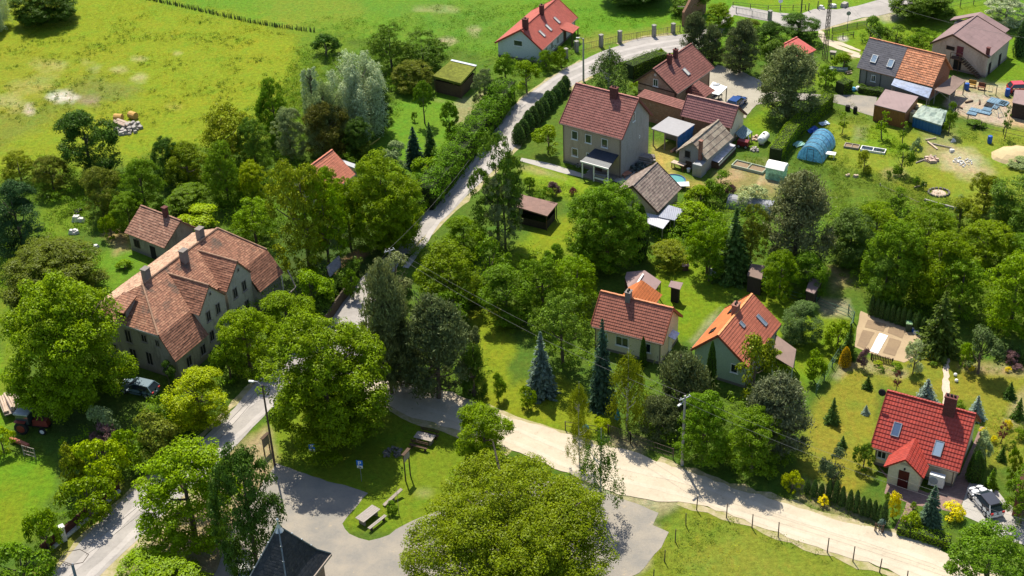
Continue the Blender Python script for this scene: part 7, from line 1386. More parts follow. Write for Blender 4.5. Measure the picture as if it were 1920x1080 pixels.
plant('garden_shrub', 'bush', (722, 938, 748, 964), 'G', 'small shrub below the tilted plank on the picnic green', 'shrub')
g = P(748, 962); mb = MB(); mb.tube([(0, 0, 0), (0, 0, 3.2)], [.03, .015], 5); o = mb.build('thin_pole', m_oldw, None, (g.x, g.y, 0)); tag(o, 'thin pale pole beside the tilted plank', 'pole')
def rocks(px, py, n, rad, label, size=.22, mat=None, name='rubble_heap', cat='rubble', zs=.25, seed=0):
    g = P(px, py); R = random.Random(seed or int(px)); mb = MB()
    for i in range(n):
        a, q = R.uniform(0, 2*PI), rad*math.sqrt(R.random()); s = size*R.uniform(.5, 1.3); z = s*.4+zs*max(0, 1-q/rad)*R.random(); mb.box((q*math.cos(a), q*math.sin(a), z), (s*R.uniform(.7, 1.5), s, s*.75), R.uniform(0, PI), R.uniform(.55, .9))
    o = mb.build(name, mat or m_stone_, None, (g.x, g.y, 0)); tag(o, label, cat)
m_stone_ = M_plain('grey_stones', (.34, .31, .28), .9, .35, 3, bump=.8); m_rub = M_plain('white_rubble', (.62, .6, .57), .9, .25, 4)
rocks(735, 850, 34, .95, 'heap of dark stones at the shade edge on the picnic green', .26, M_plain('dark_stones', (.15, .14, .12), .9, .3))
# ------------------------------------------------------------------ fences
def posts(lst, hpx, label, grp, mat=m_dpole, r=.06, name='fence_post'):
    for i, (x, y) in enumerate(lst):
        g = P(x, y); s = CF/depth(g); h = hpx/(s*math.cos(elev(y))); mb = MB(); mb.tube([(0, 0, 0), (random.uniform(-.06, .06), random.uniform(-.04, .04), h*random.uniform(.94, 1.05))], [r, r*.8], 6); o = mb.build(name, mat, None, (g.x, g.y, 0)); tag(o, label % ORD[i], 'fence post', grp)
posts([(1306, 956), (1362, 971), (1410, 990), (1459, 1007), (1551, 1036), (1599, 1053), (1649, 1073), (1699, 1097)], 26, '%s post from the left along the sandy road edge of the lower meadow', 'posts along the sandy road')
posts([(1286, 985), (1266, 1016), (1246, 1053), (1225, 1090)], 22, '%s post from the top down the car park side of the lower meadow', 'posts beside the car park')
def fence(pix, h, label, mat=m_dpole, step=2.2, rails=(.5, .95), slat=0, slw=.05, wirem=False, name='fence', pr=.05, cat='fence', fin=None):
    pts = [P(*q) for q in pix]; c = pts[0].copy(); rt = empty(name, (c.x, c.y, 0), 0, label, cat); rb = MB(); n_ = 0
    for a, b in zip(pts, pts[1:]):
        d = b-a; L = d.length; k = max(1, int(L/step))
        for i in range(k+(b is pts[-1])):
            if n_ < 70: p_ = a+d*(i/k)-c; mb = MB(); mb.box((p_.x, p_.y, h/2), (pr*2, pr*2, h)); mb.build('post', mat, rt); n_ += 1
        for z_ in rails: rb.beam(a-c+Vector((0, 0, h*z_)), b-c+Vector((0, 0, h*z_)), .03, .045)
        if slat:
            m = int(L/slat)
            for i in range(m): p_ = a+d*((i+.5)/m)-c; hh_ = h*random.uniform(.35 if not rails else .86, 1.0); rb.box((p_.x+(0 if rails else random.uniform(-.25, .25)), p_.y+(0 if rails else random.uniform(-.25, .25)), hh_*.5), (slw, slw, hh_), 0 if rails else random.uniform(0, 3), 1 if rails else .5)
    rb.build('rails', fin or mat, rt); return rt
fence([(272, -2), (330, 10), (400, 26), (470, 42), (530, 52), (590, 60)], .85, 'dark brushwood fence strip crossing the meadow at the top left', M_plain('brushwood', (.12, .145, .04), .9, .4, 4), 3, (), .13, .10)
fence([(1590, 590), (1600, 605), (1585, 650), (1560, 690), (1530, 740)], 1.4, 'green wire mesh fence left of the vegetable plot', M_plain('green_wire', (.05, .12, .08), .6), 2.4, (.3, .6, .95))
fence([(1470, 560), (1530, 575), (1600, 603)], 1.3, 'green wire mesh fence behind the pale cherry tree', M_plain('green_wire', (.05, .12, .08)), 2.4, (.3, .6, .95))
fence([(1633, 674), (1673, 684)], .85, 'low brown picket fence on the near side of the vegetable plot', m_wood, 1.4, (.3, .75), .17, .09)
fence([(1640, 996), (1655, 1000)], 1.0, 'short section of fence at the end of the thuja row', m_wood, 1, (.4, .85), .2, .06)
fence([(1140, 818), (1182, 832)], 1.5, 'dark metal garden gate at the sandy road below the birch', m_dpole, 1.3, (.15, .95), .15, .03)
fence([(1182, 832), (1262, 860)], 1.3, 'dark wire fence under the dense trees by the sandy road', m_dpole, 2.5, (.15, .5, .95), .3, .02)
fence([(1060, 806), (1140, 818)], 1.1, 'thin wire fence in front of the young larch', m_dpole, 2.4, (.5, .95))
fence([(1790, 215), (1838, 242), (1925, 262)], 1.2, 'thin wire fence round the sandy yard', m_dpole, 2.4, (.3, .9)); fence([(1790, 215), (1796, 208)], 1.2, 'end bay of the wire fence at the sandy yard', m_dpole, 1, (.3, .9))
fence([(1523, 72), (1560, 76), (1600, 70)], 1.0, 'low field fence beside the two-track lane', m_dpole, 1.6, (.4, .9), .3, .03)
fence([(1560, 62), (1588, 56), (1625, 50)], 1.0, 'overgrown picket fence along the upper right road', M_plain('grey_green_pickets', (.12, .13, .07)), 1.5, (.4, .9), .15, .05)
fence([(1380, 25), (1440, 38)], 1.1, 'grey railing on the lane in front of the dark pines', m_grey, 2, (.1, .95), .25, .03)
fence([(1374, 13), (1440, 20), (1510, 18)], .9, 'thin wire fence on the green at the top', m_dpole, 2, (.5, .95))
fence([(1770, 22), (1800, 14), (1850, 4)], 1.4, 'dark rail fence behind the large roadside tree', m_dpole, 2, (.4, .9)); fence([(1650, 350), (1740, 390)], .5, 'low edging boards on the bare strip', m_oldw, 4, (.5,))
fence([(612, 612), (640, 570), (668, 535)], 1.5, 'tall dark wooden fence at the road bend', M_plain('dark_brown_boards', (.12, .095, .065), .9, .3, 4), 2.4, (.2, .9), .2, .16)  # boards in one even dark brown
# roadside wall with brown boards and white stone pillars
m_pil = M_plain('whitewashed_stone', (.58, .56, .52), .85, .15, 4, bump=.5)
rt = fence([(80, 1042), (118, 1010), (180, 958), (225, 918)], 1.3, 'brown board fence on a concrete plinth beside the lower left road', M_plain('dark_red_boards', (.10, .04, .03), .9, .3), 2.4, (.15, .9), .14, .13)
pts = [P(80, 1045), P(118, 1013), P(180, 961), P(225, 921)]; mb = MB(); c_ = rt.location
for a, b in zip(pts, pts[1:]): mb.beam(a-c_+Vector((0, -.05, .14)), b-c_+Vector((0, -.05, .14)), .3, .28)
mb.build('plinth', m_pil, rt)
def pillar(px, py, typ, label, w=.45, mat=None, name='stone_pillar'):
    g = P(px, py); h = hgt(px, py, typ); rt = empty(name, (g.x, g.y, 0), .6, label, 'pillar'); mb = MB(); mb.box((0, 0, h/2), (w, w, h)); mb.build('shaft', mat or m_pil, rt, bevel=.03); mb = MB(); mb.box((0, 0, h+.05), (w+.12, w+.12, .12)); mb.build('cap', mat or m_pil, rt)
pillar(121, 1013, 988, 'whitewashed stone pillar in the roadside board fence, lower one'); pillar(183, 960, 935, 'whitewashed stone pillar in the roadside board fence, upper one')
m_gp = M_plain('grey_stone_pillar', (.26, .25, .22), .9, .25, 3)
for i, (x, y, t_) in enumerate(((1061, 110, 92), (1081, 97, 78), (1127, 88, 66), (1162, 80, 59), (1226, 69, 48), (1262, 62, 45))): pillar(x, y, t_, '%s grey stone pillar from the left in the railing along the upper road' % ORD[i], .5, m_gp)
pillar(1443, 38, 21, 'lone grey gate pillar on the lane in front of the junction trees', .5, m_gp)
fence([(1061, 110), (1081, 97), (1127, 87), (1162, 79), (1226, 68), (1275, 60)], 1.2, 'dark iron railing along the upper road between stone pillars', m_dpole, 2.2, (.1, .92), .3, .03)
# ruined gable
g = P(1282, 50); rt = empty('ruined_gable', (g.x, g.y, 0), math.radians(52), 'ruined brick gable wall at the top edge beside the road bend', 'ruin'); mb = MB(); mb.face([(0, 0, 0), (7, 0, 0), (7, 0, 3.2), (4.6, 0, 5.4), (3.4, 0, 5.0), (0, 0, 2.4)]); mb.face([(7, .4, 0), (0, .4, 0), (0, .4, 2.4), (3.4, .4, 5.0), (4.6, .4, 5.4), (7, .4, 3.2)]); mb.face([(0, 0, 2.4), (3.4, 0, 5.0), (3.4, .4, 5.0), (0, .4, 2.4)]); mb.face([(3.4, 0, 5.0), (4.6, 0, 5.4), (4.6, .4, 5.4), (3.4, .4, 5.0)]); mb.face([(4.6, 0, 5.4), (7, 0, 3.2), (7, .4, 3.2), (4.6, .4, 5.4)]); mb.face([(0, .4, 0), (0, 0, 0), (0, 0, 2.4), (0, .4, 2.4)]); mb.face([(7, 0, 0), (7, .4, 0), (7, .4, 3.2), (7, 0, 3.2)]); mb.build('wall', w_brick, rt)
mb = MB(); [mb.beam((1+i*1.3, .2, 3.0+i*.4), (2+i*1.3, 2.4, 2.2), .14) for i in range(4)]; mb.build('rafters', m_oldw, rt)
# road signs top right
for bx, by, ty, lab, col in ((1588, 57, 21, 'round-topped road sign seen from behind at the two-track lane', m_grey), (1462, 24, -2, 'white road sign plate on a thin post at the top', m_signw)):
    g = P(bx, by); h = hgt(bx, by, ty); rt = empty('road_sign', (g.x, g.y, 0), 0, lab, 'sign'); mb = MB(); mb.tube([(0, 0, 0), (0, 0, h)], .035, 6); mb.build('post', m_grey, rt); mb = MB(); mb.tube([(0, -.05, h-.35), (0, -.03, h-.35)], .36, 14); mb.build('sign_plate', col, rt)
for bx, by, lab in ((1516, 21, 'left short dark post on the upper right verge'), (1533, 17, 'right short dark post on the upper right verge')):
    g = P(bx, by); mb = MB(); mb.tube([(0, 0, 0), (0, 0, 1.4)], [.1, .08], 6); o = mb.build('verge_post', m_dpole, None, (g.x, g.y, 0)); tag(o, lab, 'post')
for bx, by, n_, rd, lab, mt in ((1542, 17, 3, .3, 'small white painted stone at the junction, left one', m_rub), (1562, 14, 3, .3, 'small white painted stone at the junction, right one', m_rub), (1586, 12, 4, .4, 'large boulder on the upper right verge', m_stone_)): rocks(bx, by, n_, rd, lab, .7, mt, 'boulder', 'boulder', .1)
# ------------------------------------------------------------------ yards and kitchen gardens
def hoop(pa, pb, r, h, film, label, name='polytunnel', rib=None, ends=True, n=9, cat='polytunnel'):
    a, b = P(*pa), P(*pb); d = b-a; L = d.length; an = math.atan2(d.y, d.x); rt = empty(name, (a.x, a.y, 0), an, label, cat); mb = MB(); prof = [(r*math.cos(PI*i/12), h*math.sin(PI*i/12)) for i in range(13)]
    for j in range(n):
        x0, x1 = L*j/n, L*(j+1)/n
        for (y0, z0), (y1, z1) in zip(prof, prof[1:]): mb.face([(x0, y0, z0), (x1, y0, z0), (x1, y1, z1), (x0, y1, z1)], smooth=True)
    mb.build('film', film, rt); 
    for j in range(0, n+1, 2): mb = MB(); mb.tube([(L*j/n, y_*1.015, z_*1.015) for y_, z_ in prof], .03, 4); mb.build('hoop', rib or m_grey, rt)
    if ends:
        for x_ in (0.02, L-.02): mb = MB(); mb.face([(x_, y_*.98, z_*.98) for y_, z_ in prof]); mb.build('end_film', film, rt)
        mb = MB(); [mb.box((-.02, s*.45, h*.4), (.06, .06, h*.8)) for s in (-1, 1)]; mb.box((-.02, 0, h*.8), (.06, .96, .06)); mb.build('door_frame', m_dpole, rt)
    return rt
def M_film(name, c, al=.35):
    t = NT(name); n = t.noise(t.coord(), 3, 4); col = t.mix(t.ramp(n, .35, .65), c, [min(1, v*1.8+.1) for v in c]); d = t.node('BsdfTranslucent', {0: col}); p = t.node('BsdfPrincipled', {'Base Color': col, 'Roughness': .25}); tr = t.node('BsdfTransparent', {0: (*[.5+.5*v for v in c], 1)})
    m = t.node('MixShader', {0: .5, 1: p.outputs[0], 2: d.outputs[0]}); m2 = t.node('MixShader', {0: al, 1: m.outputs[0], 2: tr.outputs[0]}); t.l.new(m2.outputs[0], t.out.inputs[0]); return t.m
hoop((1518, 302), (1543, 268), 1.75, 2.2, M_film('blue_film', (.12, .34, .55), .25), 'arched greenhouse of bright blue film in the kitchen garden', 'greenhouse', cat='greenhouse')
g = P(1455, 333); rt = empty('greenhouse', (g.x, g.y, 0), math.radians(-30), 'small greenhouse with a white and pale green film cover', 'greenhouse'); mb = MB(); mb.box((0, 0, .85), (2.4, 1.7, 1.7)); mb.build('side_film', M_film('green_film', (.25, .45, .35), .3), rt); mb = MB(); mb.hexa([Vector(q) for q in ((-1.3, -.95, 1.7), (1.3, -.95, 1.7), (1.3, .95, 1.7), (-1.3, .95, 1.7), (-1.3, -.3, 2.2), (1.3, -.3, 2.2), (1.3, .5, 2.2), (-1.3, .5, 2.2))]); mb.build('roof_film', m_white, rt)
hoop((1366, 382), (1450, 396), 1.2, 1.35, M_plain('grey_cover', (.22, .225, .25), .5, .15), 'long grey covered tunnel half hidden by a pale shrub', ends=False)
g = P(1431, 268); mb = MB(); mb.tube([(-1.15, 0, .75), (-1.05, 0, .75), (-.8, 0, .75), (.8, 0, .75), (1.05, 0, .75), (1.15, 0, .75)], [.1, .42, .6, .6, .42, .1], 18); rt = empty('gas_tank', (g.x, g.y, .05), math.radians(58), 'white cylindrical gas tank beside the long clipped hedge', 'tank'); mb.build('tank', m_white, rt)
for s in (-.7, .7): mb = MB(); mb.box((s, 0, .1), (.12, .8, .2)); mb.build('foot', m_grey, rt)
mb = MB(); mb.tube([(0, 0, 1.3), (0, 0, 1.42)], .16, 10); mb.build('valve_cover', m_dark, rt)
m_red2 = M_plain('wine_red', (.16, .012, .02), .5, .2)
g = P(1393, 276); rt = empty('handcart', (g.x, g.y, 0), math.radians(-25), 'wine red box cart behind the workshop', 'cart'); mb = MB(); mb.box((0, 0, .7), (1.5, .9, .7)); mb.build('box', m_red2, rt, bevel=.04); [wheel(rt, x_, s*.45, .26, .12) for x_ in (-.5, .5) for s in (-1, 1)]
leanto('sheet_shelter', [(1378, 249), (1392, 262), (1411, 247), (1394, 234)], (1.2, .9, 1.5, 1.9), M_sheet('greenish_sheet', (.20, .28, .30), .3, .4), 'tilted blue-green corrugated sheet behind the cream gable', 'shelter')
g = P(1403, 260); mb = MB(); mb.beam((0, -.6, .1), (-.25, .5, 1.5), .14, .1); o = mb.build('white_plank', m_white, None, (g.x, g.y, 0)); tag(o, 'white plank leaning against the tilted corrugated sheet', 'plank')
rocks(1420, 262, 14, .8, 'pale scrap pile between the corrugated sheet and the gas tank', .35, M_plain('pinkish_scrap', (.5, .36, .28), .8), 'scrap_heap', 'scrap'); rocks(1415, 282, 18, .6, 'grey scrap heap behind the wine red cart', .3, m_stone_, 'scrap_heap', 'scrap')
# workshop surroundings
m_foil = M_plain('silvery_foil', (.62, .60, .64), .3, .35, 1.5, metal=.3)
a, b = P(1340, 316), P(1372, 283); d = b-a; an = math.atan2(d.y, d.x); rt = empty('covered_stack', (a.x, a.y, 0), an, 'long stack covered in silvery foil along the workshop wall', 'stack'); mb = MB(); mb.box((d.length/2, 0, .45), (d.length, 1.1, .9)); mb.build('stack', m_wood, rt); mb = MB(); n_ = 12; R_ = random.Random(9)
zz = [.98+.06*R_.random() for _ in range(n_+1)]
for i in range(n_):
    x0, x1 = d.length*i/n_, d.length*(i+1)/n_; mb.face([(x0, -.6, .55), (x1, -.6, .55), (x1, -.5, zz[i+1]), (x0, -.5, zz[i])]); mb.face([(x0, -.5, zz[i]), (x1, -.5, zz[i+1]), (x1, .55, zz[i+1]+.1), (x0, .55, zz[i]+.1)])
mb.build('cover', m_foil, rt)
g = P(1272, 316); rt = empty('workbench', (g.x, g.y, 0), math.radians(-38), 'reddish workbench with boards in front of the workshop gable', 'workbench'); mb = MB(); mb.box((0, 0, .8), (2.0, .8, .08)); mb.build('top', m_log, rt)
for x_, y_ in ((-.85, -.3), (.85, -.3), (-.85, .3), (.85, .3)): mb = MB(); mb.box((x_, y_, .38), (.09, .09, .76)); mb.build('leg', M_plain('red_paint_old', (.25, .07, .05)), rt)
for x, y, c_, lab in ((1264, 283, 'rust', 'orange-brown rolled mat by the carport'), (1291, 322, 'white', 'white bucket beside the workshop door')):
    g = P(x, y); mb = MB(); (mb.tube([(-.7, 0, .2), (.7, 0, .2)], .2, 10) if c_ == 'rust' else mb.lathe((0, 0, 0), [(.2, 0), (.25, .5)], 10)); o = mb.build('rolled_mat' if c_ == 'rust' else 'bucket', M_plain('rust_mat', (.5, .28, .2)) if c_ == 'rust' else m_white, None, (g.x, g.y, 0), math.radians(50)); tag(o, lab, 'mat' if c_ == 'rust' else 'bucket')
# farmhouse yard : timber pile, junk, mat, benches
logs(1208, 302, math.radians(-25), 12, 2.8, '%s of the grey boards stacked by the farmhouse gable', .2, .16, 3, m_logd, 'stacked_board', 'boards by the farmhouse gable', .2)
rocks(1197, 318, 40, 1.4, 'dark heap of junk under a net between the farmhouse and the tiled shed', .4, M_plain('dark_junk', (.06, .08, .075), .7, .4), 'junk_heap', 'junk', .8)
g = P(1174, 330); mb = MB(); mb.box((0, 0, .42), (1.3, .9, .06)); [mb.box((x_, y_, .2), (.06, .06, .4)) for x_ in (-.55, .55) for y_ in (-.35, .35)]; o = mb.build('garden_table', M_plain('orange_brown_top', (.42, .17, .1)), None, (g.x, g.y, 0), math.radians(35)); tag(o, 'low orange-brown table right of the farmhouse porch', 'table')
g = P(1125, 334); mb = MB(); mb.box((0, 0, .4), (1.6, .7, .06)); [mb.box((x_, 0, .19), (.08, .5, .38)) for x_ in (-.6, .6)]; o = mb.build('garden_bench', m_zinc, None, (g.x, g.y, 0), math.radians(-22)); tag(o, 'grey bench on the terrace left of the farmhouse porch', 'bench')
# bicycle by the farmhouse wall
g = P(1086, 318); rt = empty('bicycle', (g.x, g.y, 0), math.radians(-33), 'bicycle leaning at the front wall of the farmhouse', 'bicycle')
for x_ in (-.52, .52): mb = MB(); mb.tube([(x_+.32*math.cos(2*PI*i/14), 0, .33+.32*math.sin(2*PI*i/14)) for i in range(15)], .025, 5); mb.build('wheel', m_dark, rt)
mb = MB(); [mb.tube(q, .025, 5) for q in ([(-.52, 0, .33), (-.1, 0, .3), (.38, 0, .8), (-.2, 0, .8), (-.1, 0, .3)], [(.38, 0, .8), (.52, 0, .33)], [(-.2, 0, .8), (-.52, 0, .33)], [(.38, 0, .8), (.36, 0, .98)])]; mb.build('frame', m_grey, rt); mb = MB(); mb.box((-.22, 0, .88), (.26, .12, .06)); mb.build('saddle', m_dark, rt); mb = MB(); mb.box((.36, 0, 1.0), (.05, .5, .04)); mb.build('handlebar', m_dark, rt)
# paddling pool
g = P(1262, 345); rt = empty('paddling_pool', (g.x, g.y, 0), 0, 'round garden pool with turquoise water beside the tiled shed', 'pool'); mb = MB(); mb.lathe((0, 0, 0), [(1.65, 0), (1.65, .6), (1.55, .62), (1.5, .5), (1.5, .3)], 24); mb.build('wall', M_plain('pool_blue', (.05, .12, .3), .4), rt); mb = MB(); mb.tube([(0, 0, .49), (0, 0, .5)], 1.5, 24); mb.build('water', M_plain('pool_water', (.10, .30, .30), .08, .1, bump=0), rt)
g = P(1268, 352); mb = MB(); mb.hexa([Vector(q) for q in ((-1.1, -.9, .66), (1.7, -.7, .66), (1.6, .5, .66), (-.9, .1, .66), (-1.1, -.9, .7), (1.7, -.7, .7), (1.6, .5, .7), (-.9, .1, .7))]); o = mb.build('pool_cover', m_white, None, (g.x, g.y, 0), -.15); tag(o, 'white cover folded over the near half of the garden pool', 'pool cover')
# white canopy on the gravel yard
leanto('canopy', [(1323, 172), (1348, 178), (1364, 163), (1337, 153)], (2.3, 2.3, 2.3, 2.3), m_white, 'white flat garden canopy on thin legs beside the blue car', 'canopy', th=.12, pm=m_dark); g = P(1343, 186); mb = MB(); mb.box((0, 0, .72), (1.6, .9, .05)); [mb.box((x_, y_, .35), (.06, .06, .7)) for x_ in (-.7, .7) for y_ in (-.35, .35)]; o = mb.build('garden_table', m_dark, None, (g.x, g.y, 0), .3); tag(o, 'dark table under the white canopy', 'table')
g = P(1342, 156, 2.3); mb = MB(); mb.box((0, 0, .08), (1.0, .6, .06)); o = mb.build('canopy_vent', m_grey, None, (g.x, g.y-.6, 2.3), .4); tag(o, 'small grey board lying on the white canopy', 'board')
# raised bed frame, cold frames
def frame(px, py, L, W, ang, label, mat=None, glass=False, h=.3, name='raised_bed', cat='raised bed'):
    g = P(px, py); mb = MB(); [mb.box((0, s*W/2, h/2), (L, .1, h)) for s in (-1, 1)]; [mb.box((s*L/2, 0, h/2), (.1, W+.1, h+.004)) for s in (-1, 1)]; mb.box((0, 0, h/2), (.08, W-.1, h-.01))
    rt = empty(name, (g.x, g.y, 0), ang, label, cat); mb.build('frame', mat or m_oldw, rt); mb = MB(); mb.box((0, 0, h*.3), (L-.1, W-.1, h*.5)); mb.build('soil', m_soil2 if not glass else m_glass, rt)
a_ = math.radians(-33); frame(1405, 316, 4.4, 1.6, a_, 'long raised bed edged with pale green boards behind the workshop', M_plain('pale_green_boards', (.36, .42, .32)), h=.4)
frame(1597, 276, 1.9, 1.1, a_+.15, 'grey cold frame in the kitchen garden, left one', name='cold_frame', cat='cold frame'); frame(1637, 283, 3.2, 1.1, a_+.15, 'white cold frame with two glass lids in the kitchen garden', m_white, True, name='cold_frame', cat='cold frame')
g = P(1557, 296); mb = MB(); mb.box((0, 0, .7), (1.3, .9, .06)); [mb.box((x_, y_, .34), (.06, .06, .68)) for x_ in (-.5, .5) for y_ in (-.35, .35)]; o = mb.build('garden_table', m_white, None, (g.x, g.y, 0), -.4); tag(o, 'white table right of the blue film greenhouse', 'table')
def barrel(px, py, label, mat, r=.3, h=.9, name='barrel', cat='barrel', top=None):
    g = P(px, py); rt = empty(name, (g.x, g.y, 0), 0, label, cat); mb = MB(); mb.lathe((0, 0, 0), [(r*.9, 0), (r, .08), (r*1.04, h*.5), (r, h-.08), (r*.9, h)], 14); mb.build('body', mat, rt); mb = MB(); mb.lathe((0, 0, h), [(r*.92, 0), (r*.92, .05), (r*.4, .09)], 12); mb.build('lid', top or mat, rt)
m_bb = M_plain('blue_plastic', (.015, .09, .38), .4, .1); barrel(1855, 268, 'single blue barrel on the grass left of the sand heap', m_bb, .32, 1.0); barrel(1552, 272, 'blue barrel behind the blue film greenhouse', m_bb, .4, .8); barrel(1812, 168, 'dark blue barrel at the corner of the sandy yard', m_bb, .35, .95); barrel(1603, 212, 'dark barrel at the edge of the gravel lane', m_dark); barrel(1589, 207, 'dark tub beside the gravel lane', m_dark, .35, .7); barrel(1888, 180, 'blue bin behind the laid-out blue pallets', m_bb, .35, 1.1)
m_yel = M_plain('yellowed_plastic', (.62, .52, .28), .5, .15)
def tank(px, py, label):
    g = P(px, py); mb = MB(); mb.box((0, 0, .72), (1.0, 1.2, 1.4)); rt = empty('water_tank', (g.x, g.y, 0), math.radians(-38), label, 'water tank'); mb.build('tank', m_yel, rt, bevel=.12); mb = MB(); mb.lathe((0, 0, 1.42), [(.2, 0), (.2, .08)], 10); mb.build('lid', m_oldw, rt)
tank(1708, 226, 'yellowish plastic water tank behind the garage, near one'); tank(1718, 214, 'yellowish plastic water tank behind the garage, far one')
rt, Lq = boxhouse('skip_container', [(1711, 219), (1766, 236), (1776, 208), (1727, 198)], (1.5, 1.5, 1.5, 1.5), M_plain('grey_green_tarp', (.27, .33, .28), .6, .35, 1.5, bump=1), M_sheet('blue_container', (.015, .10, .26), .5, .5), 'blue container covered by a crumpled grey-green tarpaulin', 'container', th=.1, k=.97)
mb = MB(); R_ = np.random.RandomState(3); nx2, ny2 = 12, 8; gr = [[Lq[0].lerp(Lq[1], i/nx2).lerp(Lq[3].lerp(Lq[2], i/nx2), j/ny2)+Vector((0, 0, .06+.28*R_.rand()*(0 < i < nx2)*(0 < j < ny2)+.15*math.sin(i*.8+j)*(0 < i < nx2)*(0 < j < ny2))) for j in range(ny2+1)] for i in range(nx2+1)]
for i in range(nx2):
    for j in range(ny2): mb.face([gr[i][j], gr[i+1][j], gr[i+1][j+1], gr[i][j+1]], smooth=False)
mb.build('tarpaulin', M_plain('grey_green_tarp', (.27, .33, .28)), rt)
# sandy yard: pallets, posts, tyres
m_pal = M_plain('light_blue_boards', (.13, .22, .30), .6, .25, 3)
for i, (x, y, sx, sy, r_) in enumerate(((1870, 192, 2.6, 1.8, -.7), (1863, 201, 1.3, 1.2, -.7), (1838, 210, 3.0, 1.1, -.6), (1850, 207, 1.2, 1.4, -.6), (1822, 214, 1.3, .9, -.6), (1882, 195, 1.2, 1.3, -.7))):
    g = P(x, y); mb = MB(); [mb.box((-sx/2+sx*(k+.5)/7, 0, .14), (sx/7-.03, sy, .05)) for k in range(7)]; [mb.box((0, s*sy*.4, .06), (sx, .1, .11)) for s in (-1, 0, 1)]; o = mb.build('pallet', m_pal, None, (g.x, g.y, 0), r_); tag(o, 'light blue pallet on the sandy yard, %s from the barn side' % ORD[i], 'pallet', 'light blue pallets on the sandy yard')
g = P(1854, 199); mb = MB(); mb.box((0, 0, .12), (1.1, 1.0, .2)); o = mb.build('dark_crate', m_dark, None, (g.x, g.y, 0), -.6); tag(o, 'dark crate between the light blue pallets', 'crate')
for i, (x, y) in enumerate(((1817, 192), (1837, 193), (1798, 202))): g = P(x, y); mb = MB(); mb.beam((-.6, -.2, .12), (.6, .25, .14), .2, .2); o = mb.build('timber_block', m_wood, None, (g.x, g.y, 0), .9*i); tag(o, '%s short dark timber lying on the sandy yard, left of the pallets' % ORD[i], 'timber')
# play frame and benches behind the yard
for i, (x, y, c_) in enumerate(((1822, 163, (.45, .25, .05)), (1840, 168, (.22, .08, .04)))): g = P(x, y); mb = MB(); mb.box((0, 0, .45), (1.1, .5, .1)); mb.box((0, .25, .75), (1.1, .06, .5)); [mb.box((s*.45, 0, .22), (.1, .4, .42)) for s in (-1, 1)]; o = mb.build('garden_bench', M_plain('seat_paint_%d' % i, c_), None, (g.x, g.y, 0), -.5); tag(o, ('mustard yellow' if i == 0 else 'brown')+' garden seat on the grass strip behind the sandy yard', 'seat')
g = P(1856, 178); mb = MB(); [mb.box((x_, 0, .8), (.1, .1, 1.6)) for x_ in (-.8, .8)]; mb.box((0, 0, 1.6), (1.8, .1, .1)); mb.box((0, 0, .5), (.6, .25, .05)); [mb.box((x_, 0, 1.05), (.03, .03, 1.1)) for x_ in (-.25, .25)]; o = mb.build('swing_frame', M_plain('dark_green', (.03, .05, .035)), None, (g.x, g.y, 0), -.4); tag(o, 'dark green swing frame behind the sandy yard', 'swing')
g = P(1868, 216); mb = MB(); [mb.beam((s*.5, -1.0, 0), (0, .2, 1.7), .05) for s in (-1, 1)]; [mb.beam((s*.5, 1.0, 0), (0, .2, 1.7), .05) for s in (-1, 1)]; mb.beam((-.4, -.6, .6), (.4, -.6, .6), .05); o = mb.build('ladder_frame', m_grey, None, (g.x, g.y, 0), .5); tag(o, 'spindly metal folding frame on the sandy yard', 'frame')
# wild garden right: planks, rubble, sand heap, fire ring
g = P(1908, 293); mb = MB(); mb.lathe((0, 0, 0), [(2.6, 0), (2.3, .35), (1.5, .8), (.6, 1.05), (0, 1.1)], 22)
for v in mb.v: v.x *= 1.35*(1+.06*math.sin(v.y*5)); v.y *= 1+.08*math.sin(v.x*4)
o = mb.build('sand_heap', M_road('yellow_sand', (.50, .39, .22), (.42, .33, .18), bump=1), None, (g.x, g.y, 0)); tag(o, 'heap of yellow sand at the right edge', 'sand heap')
rocks(1806, 305, 60, 1.3, 'patch of ash and pale rubble on the trampled grass', .18, m_rub, 'rubble_heap', 'rubble', .05); rocks(1746, 300, 26, .9, 'pile of whitish slabs and sticks beside the kitchen garden', .4, M_plain('pinkish_scrap', (.5, .36, .28)), 'rubble_heap', 'rubble', .2)
for i, (x, y, L, an_, m_, lab) in enumerate(((1748, 274, 2.3, 1.9, m_log, 'pale thick beam standing out among the garden planks'), (1762, 274, 3.4, -.6, m_logd, 'long thin plank beside the pale thick beam'), (1745, 262, 1.6, .2, m_log, 'short plank above the pale thick beam'), (1736, 300, 3.6, .5, m_logd, 'grey pole lying under the whitish slabs'), (1725, 350, 1.8, .3, m_log, 'pale stick at the bare strip by the thicket'))):
    g = P(x, y); mb = MB(); mb.beam((-L/2, 0, .1), (L/2, 0, .16), .22 if i == 0 else .1, .16); o = mb.build('plank', m_, None, (g.x, g.y, 0), an_); tag(o, lab, 'plank')
for x, y, lab in ((1786, 266, 'white stone on the trampled garden, upper one'), (1784, 284, 'white stone on the trampled garden, lower one'), (1588, 330, 'small tree stump below the kitchen garden'), (1606, 332, 'second stump-like block below the kitchen garden')): rocks(x, y, 5, .22, lab, .4, m_rub if 'white' in lab else m_log, 'white_stone' if 'white' in lab else 'stump', 'stone' if 'white' in lab else 'stump', .05)
g = P(1760, 362); rt = empty('fire_ring', (g.x, g.y, 0), 0, 'ring of dark stones round a sandy fire place', 'fire ring')
for i in range(16): mb = MB(); a = 2*PI*i/16; mb.box((1.3*math.cos(a), 1.1*math.sin(a), .12), (.4, .25, .24), a+1.57, .8); mb.build('stone', M_plain('dark_stones', (.15, .14, .12)), rt)
